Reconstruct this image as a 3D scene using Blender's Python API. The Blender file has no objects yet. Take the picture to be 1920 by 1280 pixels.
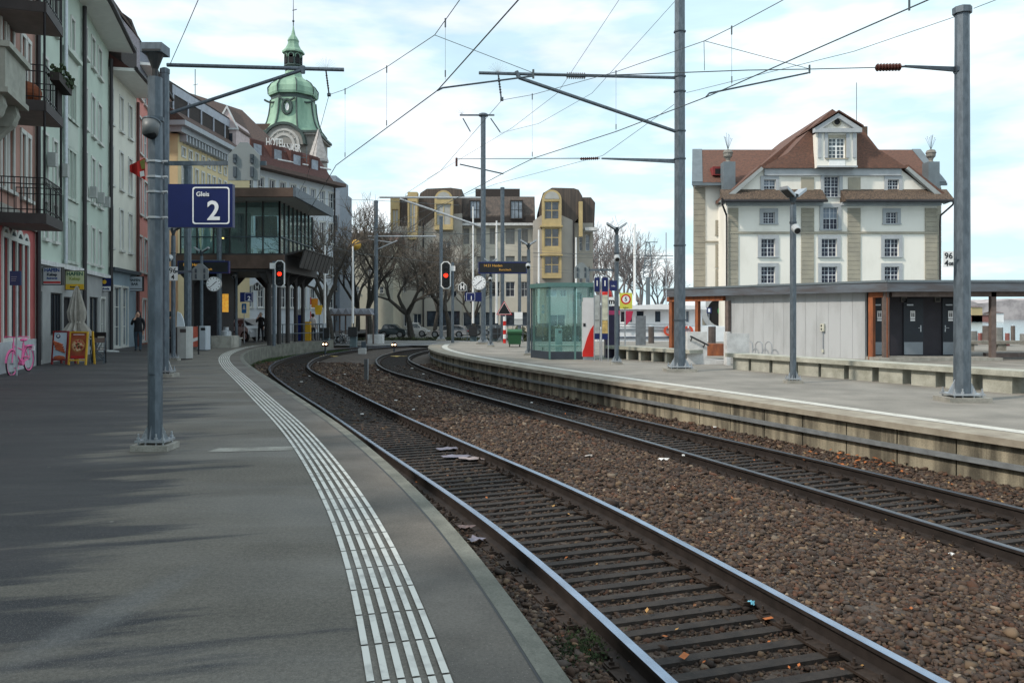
import bpy, math, random
import numpy as np
from mathutils import Vector, Matrix
random.seed(7); RNG = np.random.default_rng(7)
R = math.radians
SC = bpy.context.scene
COL = SC.collection
# ------------------------------------------------------------------ camera
FPX, HOR, CZ = 1500.0, 590.0, 1.6
cam = bpy.data.cameras.new('camera'); co = bpy.data.objects.new('camera', cam); COL.objects.link(co)
co.location = (0, 0, CZ); co.rotation_euler = (R(90), 0, 0)
cam.sensor_width = 36; cam.lens = FPX/1920*36; cam.shift_y = -(640-HOR)/1920
cam.clip_start = .1; cam.clip_end = 6000
SC.camera = co
# ------------------------------------------------------------------ sky
SUN_EL, SUN_AZ = 44, 243        # elevation, compass bearing the light comes from (0 = +Y, clockwise)
world = bpy.data.worlds.new('World'); SC.world = world; world.use_nodes = True
nt = world.node_tree; nt.nodes.clear()
def wn(t, **k):
    n = nt.nodes.new(t)
    for a, b in k.items(): setattr(n, a, b)
    return n
out = wn('ShaderNodeOutputWorld'); sky = wn('ShaderNodeTexSky', sky_type='NISHITA', sun_disc=False)
sky.sun_elevation = R(SUN_EL); sky.sun_rotation = R(SUN_AZ); sky.air_density = 1.0; sky.dust_density = 2.0; sky.ozone_density = .8
b1 = wn('ShaderNodeBackground'); b1.inputs['Strength'].default_value = .15
nt.links.new(sky.outputs[0], b1.inputs['Color'])
b2 = wn('ShaderNodeBackground'); b2.inputs['Strength'].default_value = 1.2
tc = wn('ShaderNodeTexCoord'); mp = wn('ShaderNodeMapping'); mp.inputs['Scale'].default_value = (1.2, 1.2, 4.5)
nt.links.new(tc.outputs['Generated'], mp.inputs['Vector'])
nz = wn('ShaderNodeTexNoise'); nz.inputs['Scale'].default_value = 2.2; nz.inputs['Detail'].default_value = 6; nz.inputs['Roughness'].default_value = .52
nz.inputs['Distortion'].default_value = .3
nt.links.new(mp.outputs[0], nz.inputs['Vector'])
cr = wn('ShaderNodeValToRGB'); cr.color_ramp.elements[0].position = .37; cr.color_ramp.elements[1].position = .60
cr.color_ramp.elements[0].color = (.66, .66, .66, 1); cr.color_ramp.elements[1].color = (.98, .98, .98, 1)
nt.links.new(nz.outputs['Fac'], cr.inputs['Fac'])
nz2 = wn('ShaderNodeTexNoise'); nz2.inputs['Scale'].default_value = 5; nz2.inputs['Detail'].default_value = 5
nt.links.new(mp.outputs[0], nz2.inputs['Vector'])
cr2 = wn('ShaderNodeValToRGB'); cr2.color_ramp.elements[0].position = .42; cr2.color_ramp.elements[1].position = .62
cr2.color_ramp.elements[0].color = (.54, .725, .79, 1); cr2.color_ramp.elements[1].color = (.87, .90, .92, 1)
nt.links.new(nz2.outputs['Fac'], cr2.inputs['Fac']); nt.links.new(cr2.outputs['Color'], b2.inputs['Color'])
mx = wn('ShaderNodeMixShader'); nt.links.new(cr.outputs['Color'], mx.inputs[0])
nt.links.new(b1.outputs[0], mx.inputs[1]); nt.links.new(b2.outputs[0], mx.inputs[2]); nt.links.new(mx.outputs[0], out.inputs[0])
# ------------------------------------------------------------------ sun
sl = bpy.data.lights.new('sun', 'SUN'); sl.energy = 2.6; sl.angle = R(3.5); sl.color = (1, .90, .78)
so = bpy.data.objects.new('sun', sl); COL.objects.link(so)
az, el = R(SUN_AZ), R(SUN_EL)
d = Vector((math.sin(az)*math.cos(el), math.cos(az)*math.cos(el), math.sin(el)))
so.rotation_euler = d.to_track_quat('Z', 'Y').to_euler(); so.location = d*50
SC.view_settings.view_transform = 'Standard'; SC.view_settings.look = 'None'; SC.view_settings.gamma = 1
SC.view_settings.exposure = 0.3
SC.cycles.max_bounces = 6; SC.cycles.transparent_max_bounces = 8; SC.cycles.glossy_bounces = 3; SC.cycles.transmission_bounces = 4
SC.cycles.use_denoising = True
# ------------------------------------------------------------------ materials
MATS = {}
def M(name, c, rough=.75, metal=0, var=.12, sc=3., bump=0., bs=40., c2=None, stretch=None, detail=6, spec=.4, emit=None, lo=.35, hi=.65):
    if name in MATS: return MATS[name]
    m = bpy.data.materials.new(name); m.use_nodes = True; t = m.node_tree; b = t.nodes['Principled BSDF']
    b.inputs['Roughness'].default_value = rough; b.inputs['Metallic'].default_value = metal
    b.inputs['Specular IOR Level'].default_value = spec
    L = t.links.new
    g = t.nodes.new('ShaderNodeNewGeometry'); mp = t.nodes.new('ShaderNodeMapping')
    if stretch: mp.inputs['Scale'].default_value = stretch
    L(g.outputs['Position'], mp.inputs['Vector'])
    if var > 0 or c2:
        n = t.nodes.new('ShaderNodeTexNoise'); n.inputs['Scale'].default_value = sc; n.inputs['Detail'].default_value = detail
        n.inputs['Roughness'].default_value = .6
        L(mp.outputs[0], n.inputs['Vector'])
        r = t.nodes.new('ShaderNodeValToRGB'); r.color_ramp.elements[0].position = lo; r.color_ramp.elements[1].position = hi
        a = c2 if c2 else tuple(x*(1-var) for x in c); bb = c if c2 else tuple(min(1, x*(1+var)) for x in c)
        r.color_ramp.elements[0].color = (*a, 1); r.color_ramp.elements[1].color = (*bb, 1)
        L(n.outputs['Fac'], r.inputs['Fac']); L(r.outputs['Color'], b.inputs['Base Color'])
    else: b.inputs['Base Color'].default_value = (*c, 1)
    if bump > 0:
        n2 = t.nodes.new('ShaderNodeTexNoise'); n2.inputs['Scale'].default_value = bs; n2.inputs['Detail'].default_value = 4
        L(g.outputs['Position'], n2.inputs['Vector'])
        bp = t.nodes.new('ShaderNodeBump'); bp.inputs['Strength'].default_value = bump; bp.inputs['Distance'].default_value = .01
        L(n2.outputs['Fac'], bp.inputs['Height']); L(bp.outputs[0], b.inputs['Normal'])
    if emit:
        b.inputs['Emission Color'].default_value = (*emit[0], 1); b.inputs['Emission Strength'].default_value = emit[1]
    MATS[name] = m; return m
def glassmat(name, tint, alpha):
    if name in MATS: return MATS[name]
    m = bpy.data.materials.new(name); m.use_nodes = True; t = m.node_tree; t.nodes.clear()
    o = t.nodes.new('ShaderNodeOutputMaterial'); tr = t.nodes.new('ShaderNodeBsdfTransparent'); tr.inputs[0].default_value = (*tint, 1)
    gl = t.nodes.new('ShaderNodeBsdfGlossy'); gl.inputs['Roughness'].default_value = .03; gl.inputs[0].default_value = (.9, 1, 1, 1)
    df = t.nodes.new('ShaderNodeBsdfDiffuse'); df.inputs[0].default_value = (tint[0]*.35, tint[1]*.4, tint[2]*.4, 1)
    lw = t.nodes.new('ShaderNodeLayerWeight'); lw.inputs[0].default_value = .5; pw = t.nodes.new('ShaderNodeMath'); pw.operation = 'POWER'; pw.inputs[1].default_value = 3.; t.links.new(lw.outputs['Facing'], pw.inputs[0]); fr = t.nodes.new('ShaderNodeMath'); fr.operation = 'MULTIPLY_ADD'; fr.inputs[1].default_value = .6; fr.inputs[2].default_value = .05; t.links.new(pw.outputs[0], fr.inputs[0])
    m1 = t.nodes.new('ShaderNodeMixShader'); m1.inputs[0].default_value = alpha
    m2 = t.nodes.new('ShaderNodeMixShader')
    L = t.links.new
    L(tr.outputs[0], m1.inputs[1]); L(df.outputs[0], m1.inputs[2]); L(fr.outputs[0], m2.inputs[0]); L(m1.outputs[0], m2.inputs[1]); L(gl.outputs[0], m2.inputs[2])
    L(m2.outputs[0], o.inputs[0]); MATS[name] = m; return m
def layered(name, base, base2, spots, s1=.35, s2=180, rough=.85, bump=.35, bs=220, s3=3, stretch=(1, 1, 1), spotpos=.66, rb=None, gum=False, mk=.55):
    """asphalt/concrete: large patches, mid blotches and fine aggregate"""
    m = bpy.data.materials.new(name); m.use_nodes = True; t = m.node_tree; b = t.nodes['Principled BSDF']; L = t.links.new
    g = t.nodes.new('ShaderNodeNewGeometry'); mp = t.nodes.new('ShaderNodeMapping'); mp.inputs['Scale'].default_value = stretch
    L(g.outputs['Position'], mp.inputs[0])
    def noise(s, v, det=5, ro=.55):
        n = t.nodes.new('ShaderNodeTexNoise'); n.inputs['Scale'].default_value = s; n.inputs['Detail'].default_value = det; n.inputs['Roughness'].default_value = ro
        L(v, n.inputs[0]); return n.outputs['Fac']
    def ramp(f, a, b_, p, q):
        r = t.nodes.new('ShaderNodeValToRGB'); r.color_ramp.elements[0].position = p; r.color_ramp.elements[1].position = q
        r.color_ramp.elements[0].color = (*a, 1); r.color_ramp.elements[1].color = (*b_, 1); L(f, r.inputs[0]); return r.outputs[0]
    def mix(f, a, b_, mode='MIX'):
        x = t.nodes.new('ShaderNodeMix'); x.data_type = 'RGBA'; x.blend_type = mode
        if isinstance(f, float): x.inputs[0].default_value = f
        else: L(f, x.inputs[0])
        L(a, x.inputs[6]); L(b_, x.inputs[7]); return x.outputs[2]
    c = ramp(noise(s1, mp.outputs[0]), base, base2, .4, .6)
    if gum:   # darker, bluer area away from the edge, reaching out in finger shapes
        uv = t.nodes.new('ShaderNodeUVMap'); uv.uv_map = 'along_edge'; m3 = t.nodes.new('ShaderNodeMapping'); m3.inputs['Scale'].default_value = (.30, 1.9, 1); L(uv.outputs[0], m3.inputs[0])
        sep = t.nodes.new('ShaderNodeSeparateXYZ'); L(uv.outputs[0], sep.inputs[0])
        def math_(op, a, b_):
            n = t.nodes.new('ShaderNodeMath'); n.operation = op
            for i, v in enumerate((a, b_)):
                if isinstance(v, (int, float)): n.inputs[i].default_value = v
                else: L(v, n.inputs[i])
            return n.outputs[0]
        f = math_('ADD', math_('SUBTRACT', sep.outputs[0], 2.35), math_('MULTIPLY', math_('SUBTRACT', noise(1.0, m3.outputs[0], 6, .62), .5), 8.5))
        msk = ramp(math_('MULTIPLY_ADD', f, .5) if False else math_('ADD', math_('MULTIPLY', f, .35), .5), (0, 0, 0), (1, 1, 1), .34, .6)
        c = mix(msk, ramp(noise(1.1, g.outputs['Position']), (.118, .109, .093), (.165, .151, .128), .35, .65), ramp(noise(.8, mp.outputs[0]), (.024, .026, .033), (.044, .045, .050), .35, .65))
    c = mix(mk, c, ramp(noise(s3, g.outputs['Position']), tuple(x*.75 for x in base), tuple(min(1, x*1.2) for x in base2), .35, .65)) if not gum else c
    ag = noise(s2, g.outputs['Position'], 2, .7)
    c = mix(ramp(ag, (0, 0, 0), (1, 1, 1), spotpos, spotpos+.08), c, ramp(ag, spots, spots, 0, 1))
    c = mix(.55, c, ramp(noise(s2*.6, g.outputs['Position'], 3, .8), (.35, .35, .35), (1, 1, 1), .3, .6), 'MULTIPLY')
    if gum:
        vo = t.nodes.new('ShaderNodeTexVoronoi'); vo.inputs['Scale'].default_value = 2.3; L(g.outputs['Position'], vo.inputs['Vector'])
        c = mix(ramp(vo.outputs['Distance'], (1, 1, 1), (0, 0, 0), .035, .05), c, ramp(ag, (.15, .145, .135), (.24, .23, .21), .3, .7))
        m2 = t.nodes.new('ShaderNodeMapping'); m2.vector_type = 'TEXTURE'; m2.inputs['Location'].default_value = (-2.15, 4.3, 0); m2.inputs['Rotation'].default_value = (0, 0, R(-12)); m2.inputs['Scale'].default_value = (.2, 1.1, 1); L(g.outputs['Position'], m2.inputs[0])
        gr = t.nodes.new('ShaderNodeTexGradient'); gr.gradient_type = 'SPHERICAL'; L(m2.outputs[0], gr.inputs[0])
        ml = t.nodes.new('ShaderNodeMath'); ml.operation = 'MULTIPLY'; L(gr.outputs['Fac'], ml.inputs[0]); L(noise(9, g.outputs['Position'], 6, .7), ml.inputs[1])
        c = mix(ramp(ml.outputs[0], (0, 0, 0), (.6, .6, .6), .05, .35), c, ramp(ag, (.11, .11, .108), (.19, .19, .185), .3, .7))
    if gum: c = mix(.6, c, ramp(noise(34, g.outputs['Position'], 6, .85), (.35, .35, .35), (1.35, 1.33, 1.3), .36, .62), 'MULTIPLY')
    L(c, b.inputs['Base Color'])
    if rb: L(ramp(noise(.5, mp.outputs[0]), (rb[0],)*3, (rb[1],)*3, .4, .6), b.inputs['Roughness'])
    else: b.inputs['Roughness'].default_value = rough
    bp = t.nodes.new('ShaderNodeBump'); bp.inputs['Strength'].default_value = bump; bp.inputs['Distance'].default_value = .006
    L(noise(bs, g.outputs['Position'], 3), bp.inputs['Height']); L(bp.outputs[0], b.inputs['Normal'])
    MATS[name] = m; return m
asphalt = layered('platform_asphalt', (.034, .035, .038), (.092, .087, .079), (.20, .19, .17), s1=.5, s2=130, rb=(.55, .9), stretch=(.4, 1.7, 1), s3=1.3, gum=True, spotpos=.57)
asphalt_e = layered('platform_edge_asphalt', (.092, .083, .072), (.145, .130, .112), (.30, .27, .24), s1=.7, s2=95, rb=(.65, .9), stretch=(.6, 1.2, 1), s3=1.6)
asphalt1 = layered('platform_paving', (.205, .192, .168), (.27, .252, .222), (.40, .38, .34), s1=.33, stretch=(.3, 1.5, 1), s3=.9)
curbmat = layered('kerb_concrete', (.12, .125, .105), (.20, .20, .17), (.30, .29, .25), s1=2.5, s2=120)
ballmat = layered('ballast_ground', (.035, .026, .020), (.075, .055, .042), (.13, .10, .08), s1=1.2, s2=45, bump=1., bs=30, spotpos=.58)
roadmat = layered('road_asphalt', (.16, .16, .155), (.22, .22, .21), (.3, .3, .3), s1=.3)
conc = layered('concrete', (.26, .25, .22), (.38, .37, .33), (.45, .44, .4), s1=1.5, s2=90, bump=.25)
conc_lt = layered('pale_concrete', (.56, .57, .57), (.66, .67, .67), (.7, .7, .7), s1=1.0, s2=90, bump=.15)
steel = M('galvanised_steel', (.125, .155, .185), .5, .3, .16, 14, .15, 60, c2=(.085, .108, .13), stretch=(1, 1, .35), lo=.4, hi=.6)
steel_dk = M('dark_steel', (.07, .09, .11), .5, .4, .2, 8)
steel_lt = M('bright_steel', (.42, .45, .48), .4, .6, .1, 8)
black = M('black_paint', (.012, .013, .015), .45, 0, .2)
blackish = M('dark_grey_metal', (.03, .032, .035), .5, .2, .2)
white = M('white_paint', (.78, .79, .79), .45, 0, .05)
offwhite = M('off_white_render', (.66, .645, .57), .85, 0, .06, .8, .1)
darkhole = M('dark_interior', (.01, .01, .012), .8, 0, 0)
winglass = M('window_glass', (.035, .045, .06), .08, 0, .6, 1.3, spec=.8)
winglass_b = M('window_glass_pale', (.16, .19, .23), .15, 0, .5, 1.1, spec=.7)
navy = M('navy_enamel', (.008, .016, .095), .35, 0, .1)
red = M('red_paint', (.55, .02, .015), .4, 0, .1)
yellow = M('yellow_paint', (.75, .45, .03), .5, 0, .1)
wiremat = M('wire_metal', (.10, .12, .13), .5, .5, 0)
# ------------------------------------------------------------------ mesh helpers
ORG = {}
class Fr:
    def __init__(s, o, u, w=(0, 0, 1)):
        s.o = Vector(o); s.u = Vector(u).normalized(); s.w = Vector(w).normalized(); s.v = s.u.cross(s.w)
    def P(s, a, b, c): return s.o + s.u*a + s.v*b + s.w*c
    def px(s, x, y):
        C = Vector((0, 0, CZ)); dd = Vector(((x-960)/FPX, 1, (HOR-y)/FPX)); t = (s.o-C).dot(s.v)/dd.dot(s.v)
        p = C+dd*t-s.o; return p.dot(s.u), p.dot(s.w)
def frAB(A, B, z=0):
    A = Vector((A[0], A[1], z)); B = Vector((B[0], B[1], z)); return Fr(A, B-A), (B-A).length
WF = Fr((0, 0, 0), (1, 0, 0))     # v = -Y
def at(x, y, Y): return Vector(((x-960)/FPX*Y, Y, CZ+(HOR-y)/FPX*Y))
def gp(x, y, z=0.):
    Y = FPX*(CZ-z)/(y-HOR); return Vector(((x-960)/FPX*Y, Y, z))
class MB:
    def __init__(s, m=None): s.v = []; s.f = []; s.m = []; s.fm = []; s.c = 0; s.sm = []; s.smooth = False; s.mat(m) if m else None
    def mat(s, m):
        if m not in s.m: s.m.append(m)
        s.c = s.m.index(m); return s
    def face(s, pts):
        n = len(s.v); s.v += [tuple(p) for p in pts]; s.f.append(tuple(range(n, n+len(pts)))); s.fm.append(s.c); s.sm.append(s.smooth); return s
    def add(s, vs, fs):
        n = len(s.v); s.v += [tuple(p) for p in vs]
        for f in fs: s.f.append(tuple(n+i for i in f)); s.fm.append(s.c); s.sm.append(s.smooth)
        return s
    def fbox(s, fr, a0, a1, b0, b1, c0, c1):
        P = fr.P; vs = [P(a, b, c) for c in (c0, c1) for b in (b0, b1) for a in (a0, a1)]
        return s.add(vs, [(0, 1, 3, 2), (4, 6, 7, 5), (0, 4, 5, 1), (2, 3, 7, 6), (0, 2, 6, 4), (1, 5, 7, 3)])
    def box(s, x0, x1, y0, y1, z0, z1): return s.fbox(WF, x0, x1, -y1, -y0, z0, z1)
    def cyl(s, p, q, r, r2=None, n=10, caps=True):
        p = Vector(p); q = Vector(q); r2 = r if r2 is None else r2; ax = (q-p).normalized()
        e = ax.cross(Vector((0, 0, 1)) if abs(ax.z) < .9 else Vector((1, 0, 0))).normalized(); g = ax.cross(e)
        vs = []
        for c, rr in ((p, r), (q, r2)):
            for i in range(n):
                t = 2*math.pi*(i+.5)/n; vs.append(c+e*math.cos(t)*rr+g*math.sin(t)*rr)
        fs = [(i, (i+1) % n, n+(i+1) % n, n+i) for i in range(n)]
        if caps: fs += [tuple(range(n-1, -1, -1)), tuple(range(n, 2*n))]
        return s.add(vs, fs)
    def tube(s, pts, r, n=5):
        for a, b in zip(pts[:-1], pts[1:]): s.cyl(a, b, r, r, n)
        return s
    def prism(s, pts, ex):
        pts = [Vector(p) for p in pts]; ex = Vector(ex); n = len(pts)
        return s.add(pts+[p+ex for p in pts], [tuple(range(n-1, -1, -1)), tuple(range(n, 2*n))]+[(i, (i+1) % n, n+(i+1) % n, n+i) for i in range(n)])
    def lathe(s, c, prof, n=16, sq=None, ax=None):
        c = Vector(c); vs = []; k = len(prof)
        for r, z in prof:
            for i in range(n):
                t = 2*math.pi*(i+.5)/n; vs.append(c+Vector((math.cos(t)*r, math.sin(t)*r, z)))
        fs = [(j*n+i, j*n+(i+1) % n, (j+1)*n+(i+1) % n, (j+1)*n+i) for j in range(k-1) for i in range(n)]
        fs += [tuple(range(n-1, -1, -1)), tuple(range((k-1)*n, k*n))]
        return s.add(vs, fs)
    def ball(s, c, rx, ry=None, rz=None, n=10, k=7):
        ry = ry or rx; rz = rz or rx; c = Vector(c); vs = []
        for j in range(k+1):
            ph = math.pi*j/k
            for i in range(n):
                t = 2*math.pi*i/n; vs.append(c+Vector((rx*math.sin(ph)*math.cos(t), ry*math.sin(ph)*math.sin(t), -rz*math.cos(ph))))
        return s.add(vs, [(j*n+i, j*n+(i+1) % n, (j+1)*n+(i+1) % n, (j+1)*n+i) for j in range(k) for i in range(n)])
    def disc(s, fr, a, c, r, b0, b1, n=24, r0=0):
        if r0 == 0:
            pts = [fr.P(a+r*math.cos(2*math.pi*i/n), b0, c+r*math.sin(2*math.pi*i/n)) for i in range(n)]
            return s.prism(pts, fr.v*(b1-b0))
        for i in range(n):
            t0, t1 = 2*math.pi*i/n, 2*math.pi*(i+1)/n
            q = [fr.P(a+rr*math.cos(t), b0, c+rr*math.sin(t)) for t, rr in ((t0, r0), (t0, r), (t1, r), (t1, r0))]
            s.prism(q, fr.v*(b1-b0))
        return s
    def build(s, name, parent=None, base=None):
        me = bpy.data.meshes.new(name)
        if parent is not None: org = ORG[parent.name]
        elif base is not None: org = Vector(base)
        else:
            a = np.array(s.v); org = Vector(((a[:, 0].min()+a[:, 0].max())/2, (a[:, 1].min()+a[:, 1].max())/2, a[:, 2].min()))
        me.from_pydata([(p[0]-org.x, p[1]-org.y, p[2]-org.z) for p in s.v], [], s.f)
        for m in s.m: me.materials.append(m)
        me.polygons.foreach_set('material_index', s.fm); me.polygons.foreach_set('use_smooth', s.sm)
        me.update(); o = bpy.data.objects.new(name, me); COL.objects.link(o)
        if parent is not None: o.parent = parent
        else: o.location = org
        ORG[o.name] = org; return o
def tag(o, label=None, cat=None, group=None, kind=None):
    if label: o['label'] = label
    if cat: o['category'] = cat
    if group: o['group'] = group
    if kind: o['kind'] = kind
    return o
def thing(name, label, cat, loc=(0, 0, 0), group=None):
    o = bpy.data.objects.new(name, None); COL.objects.link(o); o.location = loc; o.empty_display_size = .2
    ORG[o.name] = Vector(loc); return tag(o, label, cat, group)
def struct(name, mb, base=(0, 0, 0)): return tag(mb.build(name, None, base), kind='structure')
def dup(o, parent=None, loc=None, rz=None):
    c = o.copy(); COL.objects.link(c)
    if parent is not None: c.parent = parent
    if loc is not None: c.location = loc
    if rz is not None: c.rotation_euler = (0, 0, rz)
    for ch in list(o.children): dup(ch, c)
    return c
def text(s, size, fr, a, b, c, m, parent, name='lettering', alignx='CENTER', ext=.003, bold=0., sx=1.):
    cu = bpy.data.curves.new('t', 'FONT'); cu.body = s; cu.size = size; cu.align_x = alignx; cu.align_y = 'CENTER'; cu.extrude = ext; cu.offset = bold
    cu.resolution_u = 3
    to = bpy.data.objects.new('t', cu); COL.objects.link(to); dg = bpy.context.evaluated_depsgraph_get(); dg.update()
    me = bpy.data.meshes.new_from_object(to.evaluated_get(dg)); bpy.data.objects.remove(to); bpy.data.curves.remove(cu)
    org = ORG[parent.name]
    for v in me.vertices: v.co = fr.P(a+v.co.x*sx, b+v.co.z, c+v.co.y)-org
    me.materials.clear(); me.materials.append(m)
    o = bpy.data.objects.new(name, me); COL.objects.link(o); o.parent = parent; ORG[o.name] = org; return o
# ------------------------------------------------------------------ curves
def cr_smooth(P, step=.5, sg=1.4, ext0=12., ext1=0.):
    P = np.array(P, float)
    d0 = (P[0]-P[1])/np.linalg.norm(P[0]-P[1]); P = np.vstack([P[0]+d0*ext0, P])
    if ext1:
        d1 = (P[-1]-P[-2])/np.linalg.norm(P[-1]-P[-2]); P = np.vstack([P, P[-1]+d1*ext1])
    P = np.vstack([2*P[0]-P[1], P, 2*P[-1]-P[-2]]); o = []
    for i in range(1, len(P)-2):
        p = P[i-1:i+3]; t = [0]
        for a, b in zip(p[:-1], p[1:]): t.append(t[-1]+np.linalg.norm(b-a)**.5)
        for k in range(max(2, int(np.linalg.norm(p[2]-p[1])/.1))):
            u = t[1]+(t[2]-t[1])*k/max(2, int(np.linalg.norm(p[2]-p[1])/.1))
            A = [(t[j+1]-u)/(t[j+1]-t[j])*p[j]+(u-t[j])/(t[j+1]-t[j])*p[j+1] for j in range(3)]
            B = [(t[j+2]-u)/(t[j+2]-t[j])*A[j]+(u-t[j])/(t[j+2]-t[j])*A[j+1] for j in range(2)]
            o.append((t[2]-u)/(t[2]-t[1])*B[0]+(u-t[1])/(t[2]-t[1])*B[1])
    o.append(P[-2]); o = np.array(o); s = np.r_[0, np.cumsum(np.linalg.norm(np.diff(o, axis=0), axis=1))]
    S = np.arange(0, s[-1], step); o = np.c_[np.interp(S, s, o[:, 0]), np.interp(S, s, o[:, 1])]
    k = int(3*sg/step); pad = np.vstack([2*o[0]-o[k:0:-1], o, 2*o[-1]-o[-2:-k-2:-1]])
    w = np.exp(-.5*(np.arange(-k, k+1)*step/sg)**2); w /= w.sum()
    return np.c_[np.convolve(pad[:, 0], w, 'valid'), np.convolve(pad[:, 1], w, 'valid')]
def normals(c):
    t = np.gradient(c, axis=0); t /= np.linalg.norm(t, axis=1)[:, None]; return np.c_[t[:, 1], -t[:, 0]]   # to the right
def resample(c, step, s0=0):
    s = np.r_[0, np.cumsum(np.linalg.norm(np.diff(c, axis=0), axis=1))]; S = np.arange(s0, s[-1], step)
    return np.c_[np.interp(S, s, c[:, 0]), np.interp(S, s, c[:, 1])]
L2 = cr_smooth([(.95, 4.67), (.56, 6.02), (-.04, 7.87), (-2.14, 12.95), (-4.15, 17.92), (-7.2, 25.2), (-9.63, 31.62), (-10.35, 34.31), (-10.98, 37.5), (-11.29, 40.31), (-11.56, 44.18), (-11.39, 48.13), (-10.38, 53.22), (-7.82, 58.64), (-4.43, 64.5)], ext1=8)
R2 = cr_smooth([(2.54, 4.67), (.9, 9.69), (.29, 11.03), (-2.54, 17.62), (-5.39, 24.81), (-8.36, 32.67), (-9.21, 36.36), (-9.77, 39.81), (-9.96, 43.), (-9.86, 48.13), (-8.98, 52.7), (-6.45, 57.9), (-3.1, 63.7)], ext1=8)
L1 = cr_smooth([(4.89, 7.64), (4.3, 9.38), (3.39, 11.7), (2.23, 14.7), (.49, 19.0), (-1.73, 24.4), (-3.22, 27.9), (-4.84, 31.84), (-6.21, 36.8), (-7.03, 41.67), (-7.24, 45.61), (-6.98, 50.6), (-5.4, 55.5), (-2.6, 60.5), (.8, 65.)], ext1=8)
R1 = cr_smooth([(5.97, 9.26), (5.29, 11.22), (4.16, 13.83), (2.71, 17.22), (.78, 21.83), (-1.06, 26.16), (-2.6, 30.57), (-4.0, 35.16), (-5.16, 39.99), (-5.62, 43.83), (-5.58, 47.54), (-5.2, 51.5), (-3.9, 55.5), (-1.3, 59.8), (2.1, 64.2)], ext1=8)
E2 = cr_smooth([(.26, 3.48), (.07, 4.27), (-.37, 5.85), (-1.01, 7.74), (-1.31, 8.57), (-2.32, 11.21), (-4.0, 15.19), (-5.82, 19.5), (-8.55, 25.95), (-10.08, 30.), (-11.22, 33.8), (-12.35, 39.5), (-12.5, 44.0), (-11.9, 46.6), (-11.1, 49.0)], sg=1.1)
ZP1 = -.07
E1 = cr_smooth(np.array([(6.48, 10.13), (5.63, 11.94), (4.37, 14.91), (2.92, 18.2), (1.75, 20.8), (-.53, 26.3), (-2.3, 31.17), (-3.58, 36.), (-4.18, 40.), (-4.28, 43.6)])*1.044)
ZR2, ZR1 = -.55, -.65
def ribbon(mb, c, a, b, za, zb, i0=0, i1=None):
    n = normals(c); A = c+n*a; B = c+n*b; i1 = len(c) if i1 is None else i1
    k = len(mb.v)
    for i in range(i0, i1): mb.v += [(A[i][0], A[i][1], za), (B[i][0], B[i][1], zb)]
    for i in range(i1-i0-1):
        mb.f.append((k+2*i, k+2*i+1, k+2*i+3, k+2*i+2)); mb.fm.append(mb.c); mb.sm.append(False)
    return mb
# ------------------------------------------------------------------ ground, water, road
mb = MB(M('far_ground', (.10, .105, .09), .9, 0, .3, .02)); mb.face([(-3000, -200, -1.15), (3000, -200, -1.15), (3000, 5000, -1.15), (-3000, 5000, -1.15)]); struct('ground', mb)
mb = MB(M('lake_water', (.12, .17, .19), .12, 0, .2, .4, .6, 1.5)); mb.face([(2, 50.2, -1.0), (400, 50.2, -1.0), (700, 1200, -1.0), (40, 1200, -1.0)]); struct('water', mb)
mb = MB(roadmat); mb.face([(-70, 56.5, -.575), (3, 56.5, -.575), (9, 74, -.59), (30, 120, -.6), (-70, 120, -.6)]); struct('road', mb)
# platform 2 (left) and its kerb
e = E2; nn = normals(e); inner = e-nn*.13
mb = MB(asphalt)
k = 0
offs = [0, 1, 2, 3, 4, 5, 6, 7.5, 9]; UVS = []
for i in range(len(e)-1):
    a, b = inner[i], inner[i+1]; na, nb = nn[i], nn[i+1]
    for o0, o1 in zip(offs[:-1], offs[1:]):
        q = [(*(a-na*o1), 0), (*(a-na*o0), 0), (*(b-nb*o0), 0), (*(b-nb*o1), 0)]; mb.face(q); UVS += [(o1, i*.5), (o0, i*.5), (o0, i*.5+.5), (o1, i*.5+.5)]
    pa, pb = a-na*9, b-nb*9; mb.face([(-45, pa[1]-2, 0), (*pa, 0), (*pb, 0), (-45, pb[1]-2, 0)]); UVS += [(30, i*.5), (9, i*.5), (9, i*.5+.5), (30, i*.5+.5)]
yl = inner[-1][1]
pz = inner[-1]-nn[-1]*9; mb.face([(-45, pz[1]-2, 0), (pz[0], pz[1], 0), (inner[-1][0], yl, 0), (-11.6, 52, 0), (-13, 56, 0), (-13, 90, 0), (-45, 90, 0)]); UVS += [(9, 60)]*7
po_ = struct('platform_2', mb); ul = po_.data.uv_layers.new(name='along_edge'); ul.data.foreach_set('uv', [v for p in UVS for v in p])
mb = MB(curbmat); ribbon(mb, e, -.118, 0, .006, .006); ribbon(mb, e, 0, 0, .006, -1.1)
mb.face([(e[-1][0], e[-1][1], 0.006), (-11.6, 52, 0), (-11.6, 52, -1), (e[-1][0], e[-1][1], -1)]); mb.face([(-11.6, 52, 0), (-13, 56, 0), (-13, 56, -1), (-11.6, 52, -1)])
struct('platform_edge', mb)
mb = MB(black); ribbon(mb, e, -.132, -.116, .0045, .0045); struct('kerb_joint', mb)
mb = MB(asphalt_e); ribbon(mb, e, -.49, -.13, .003, .003); struct('platform_edge_strip', mb)
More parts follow.
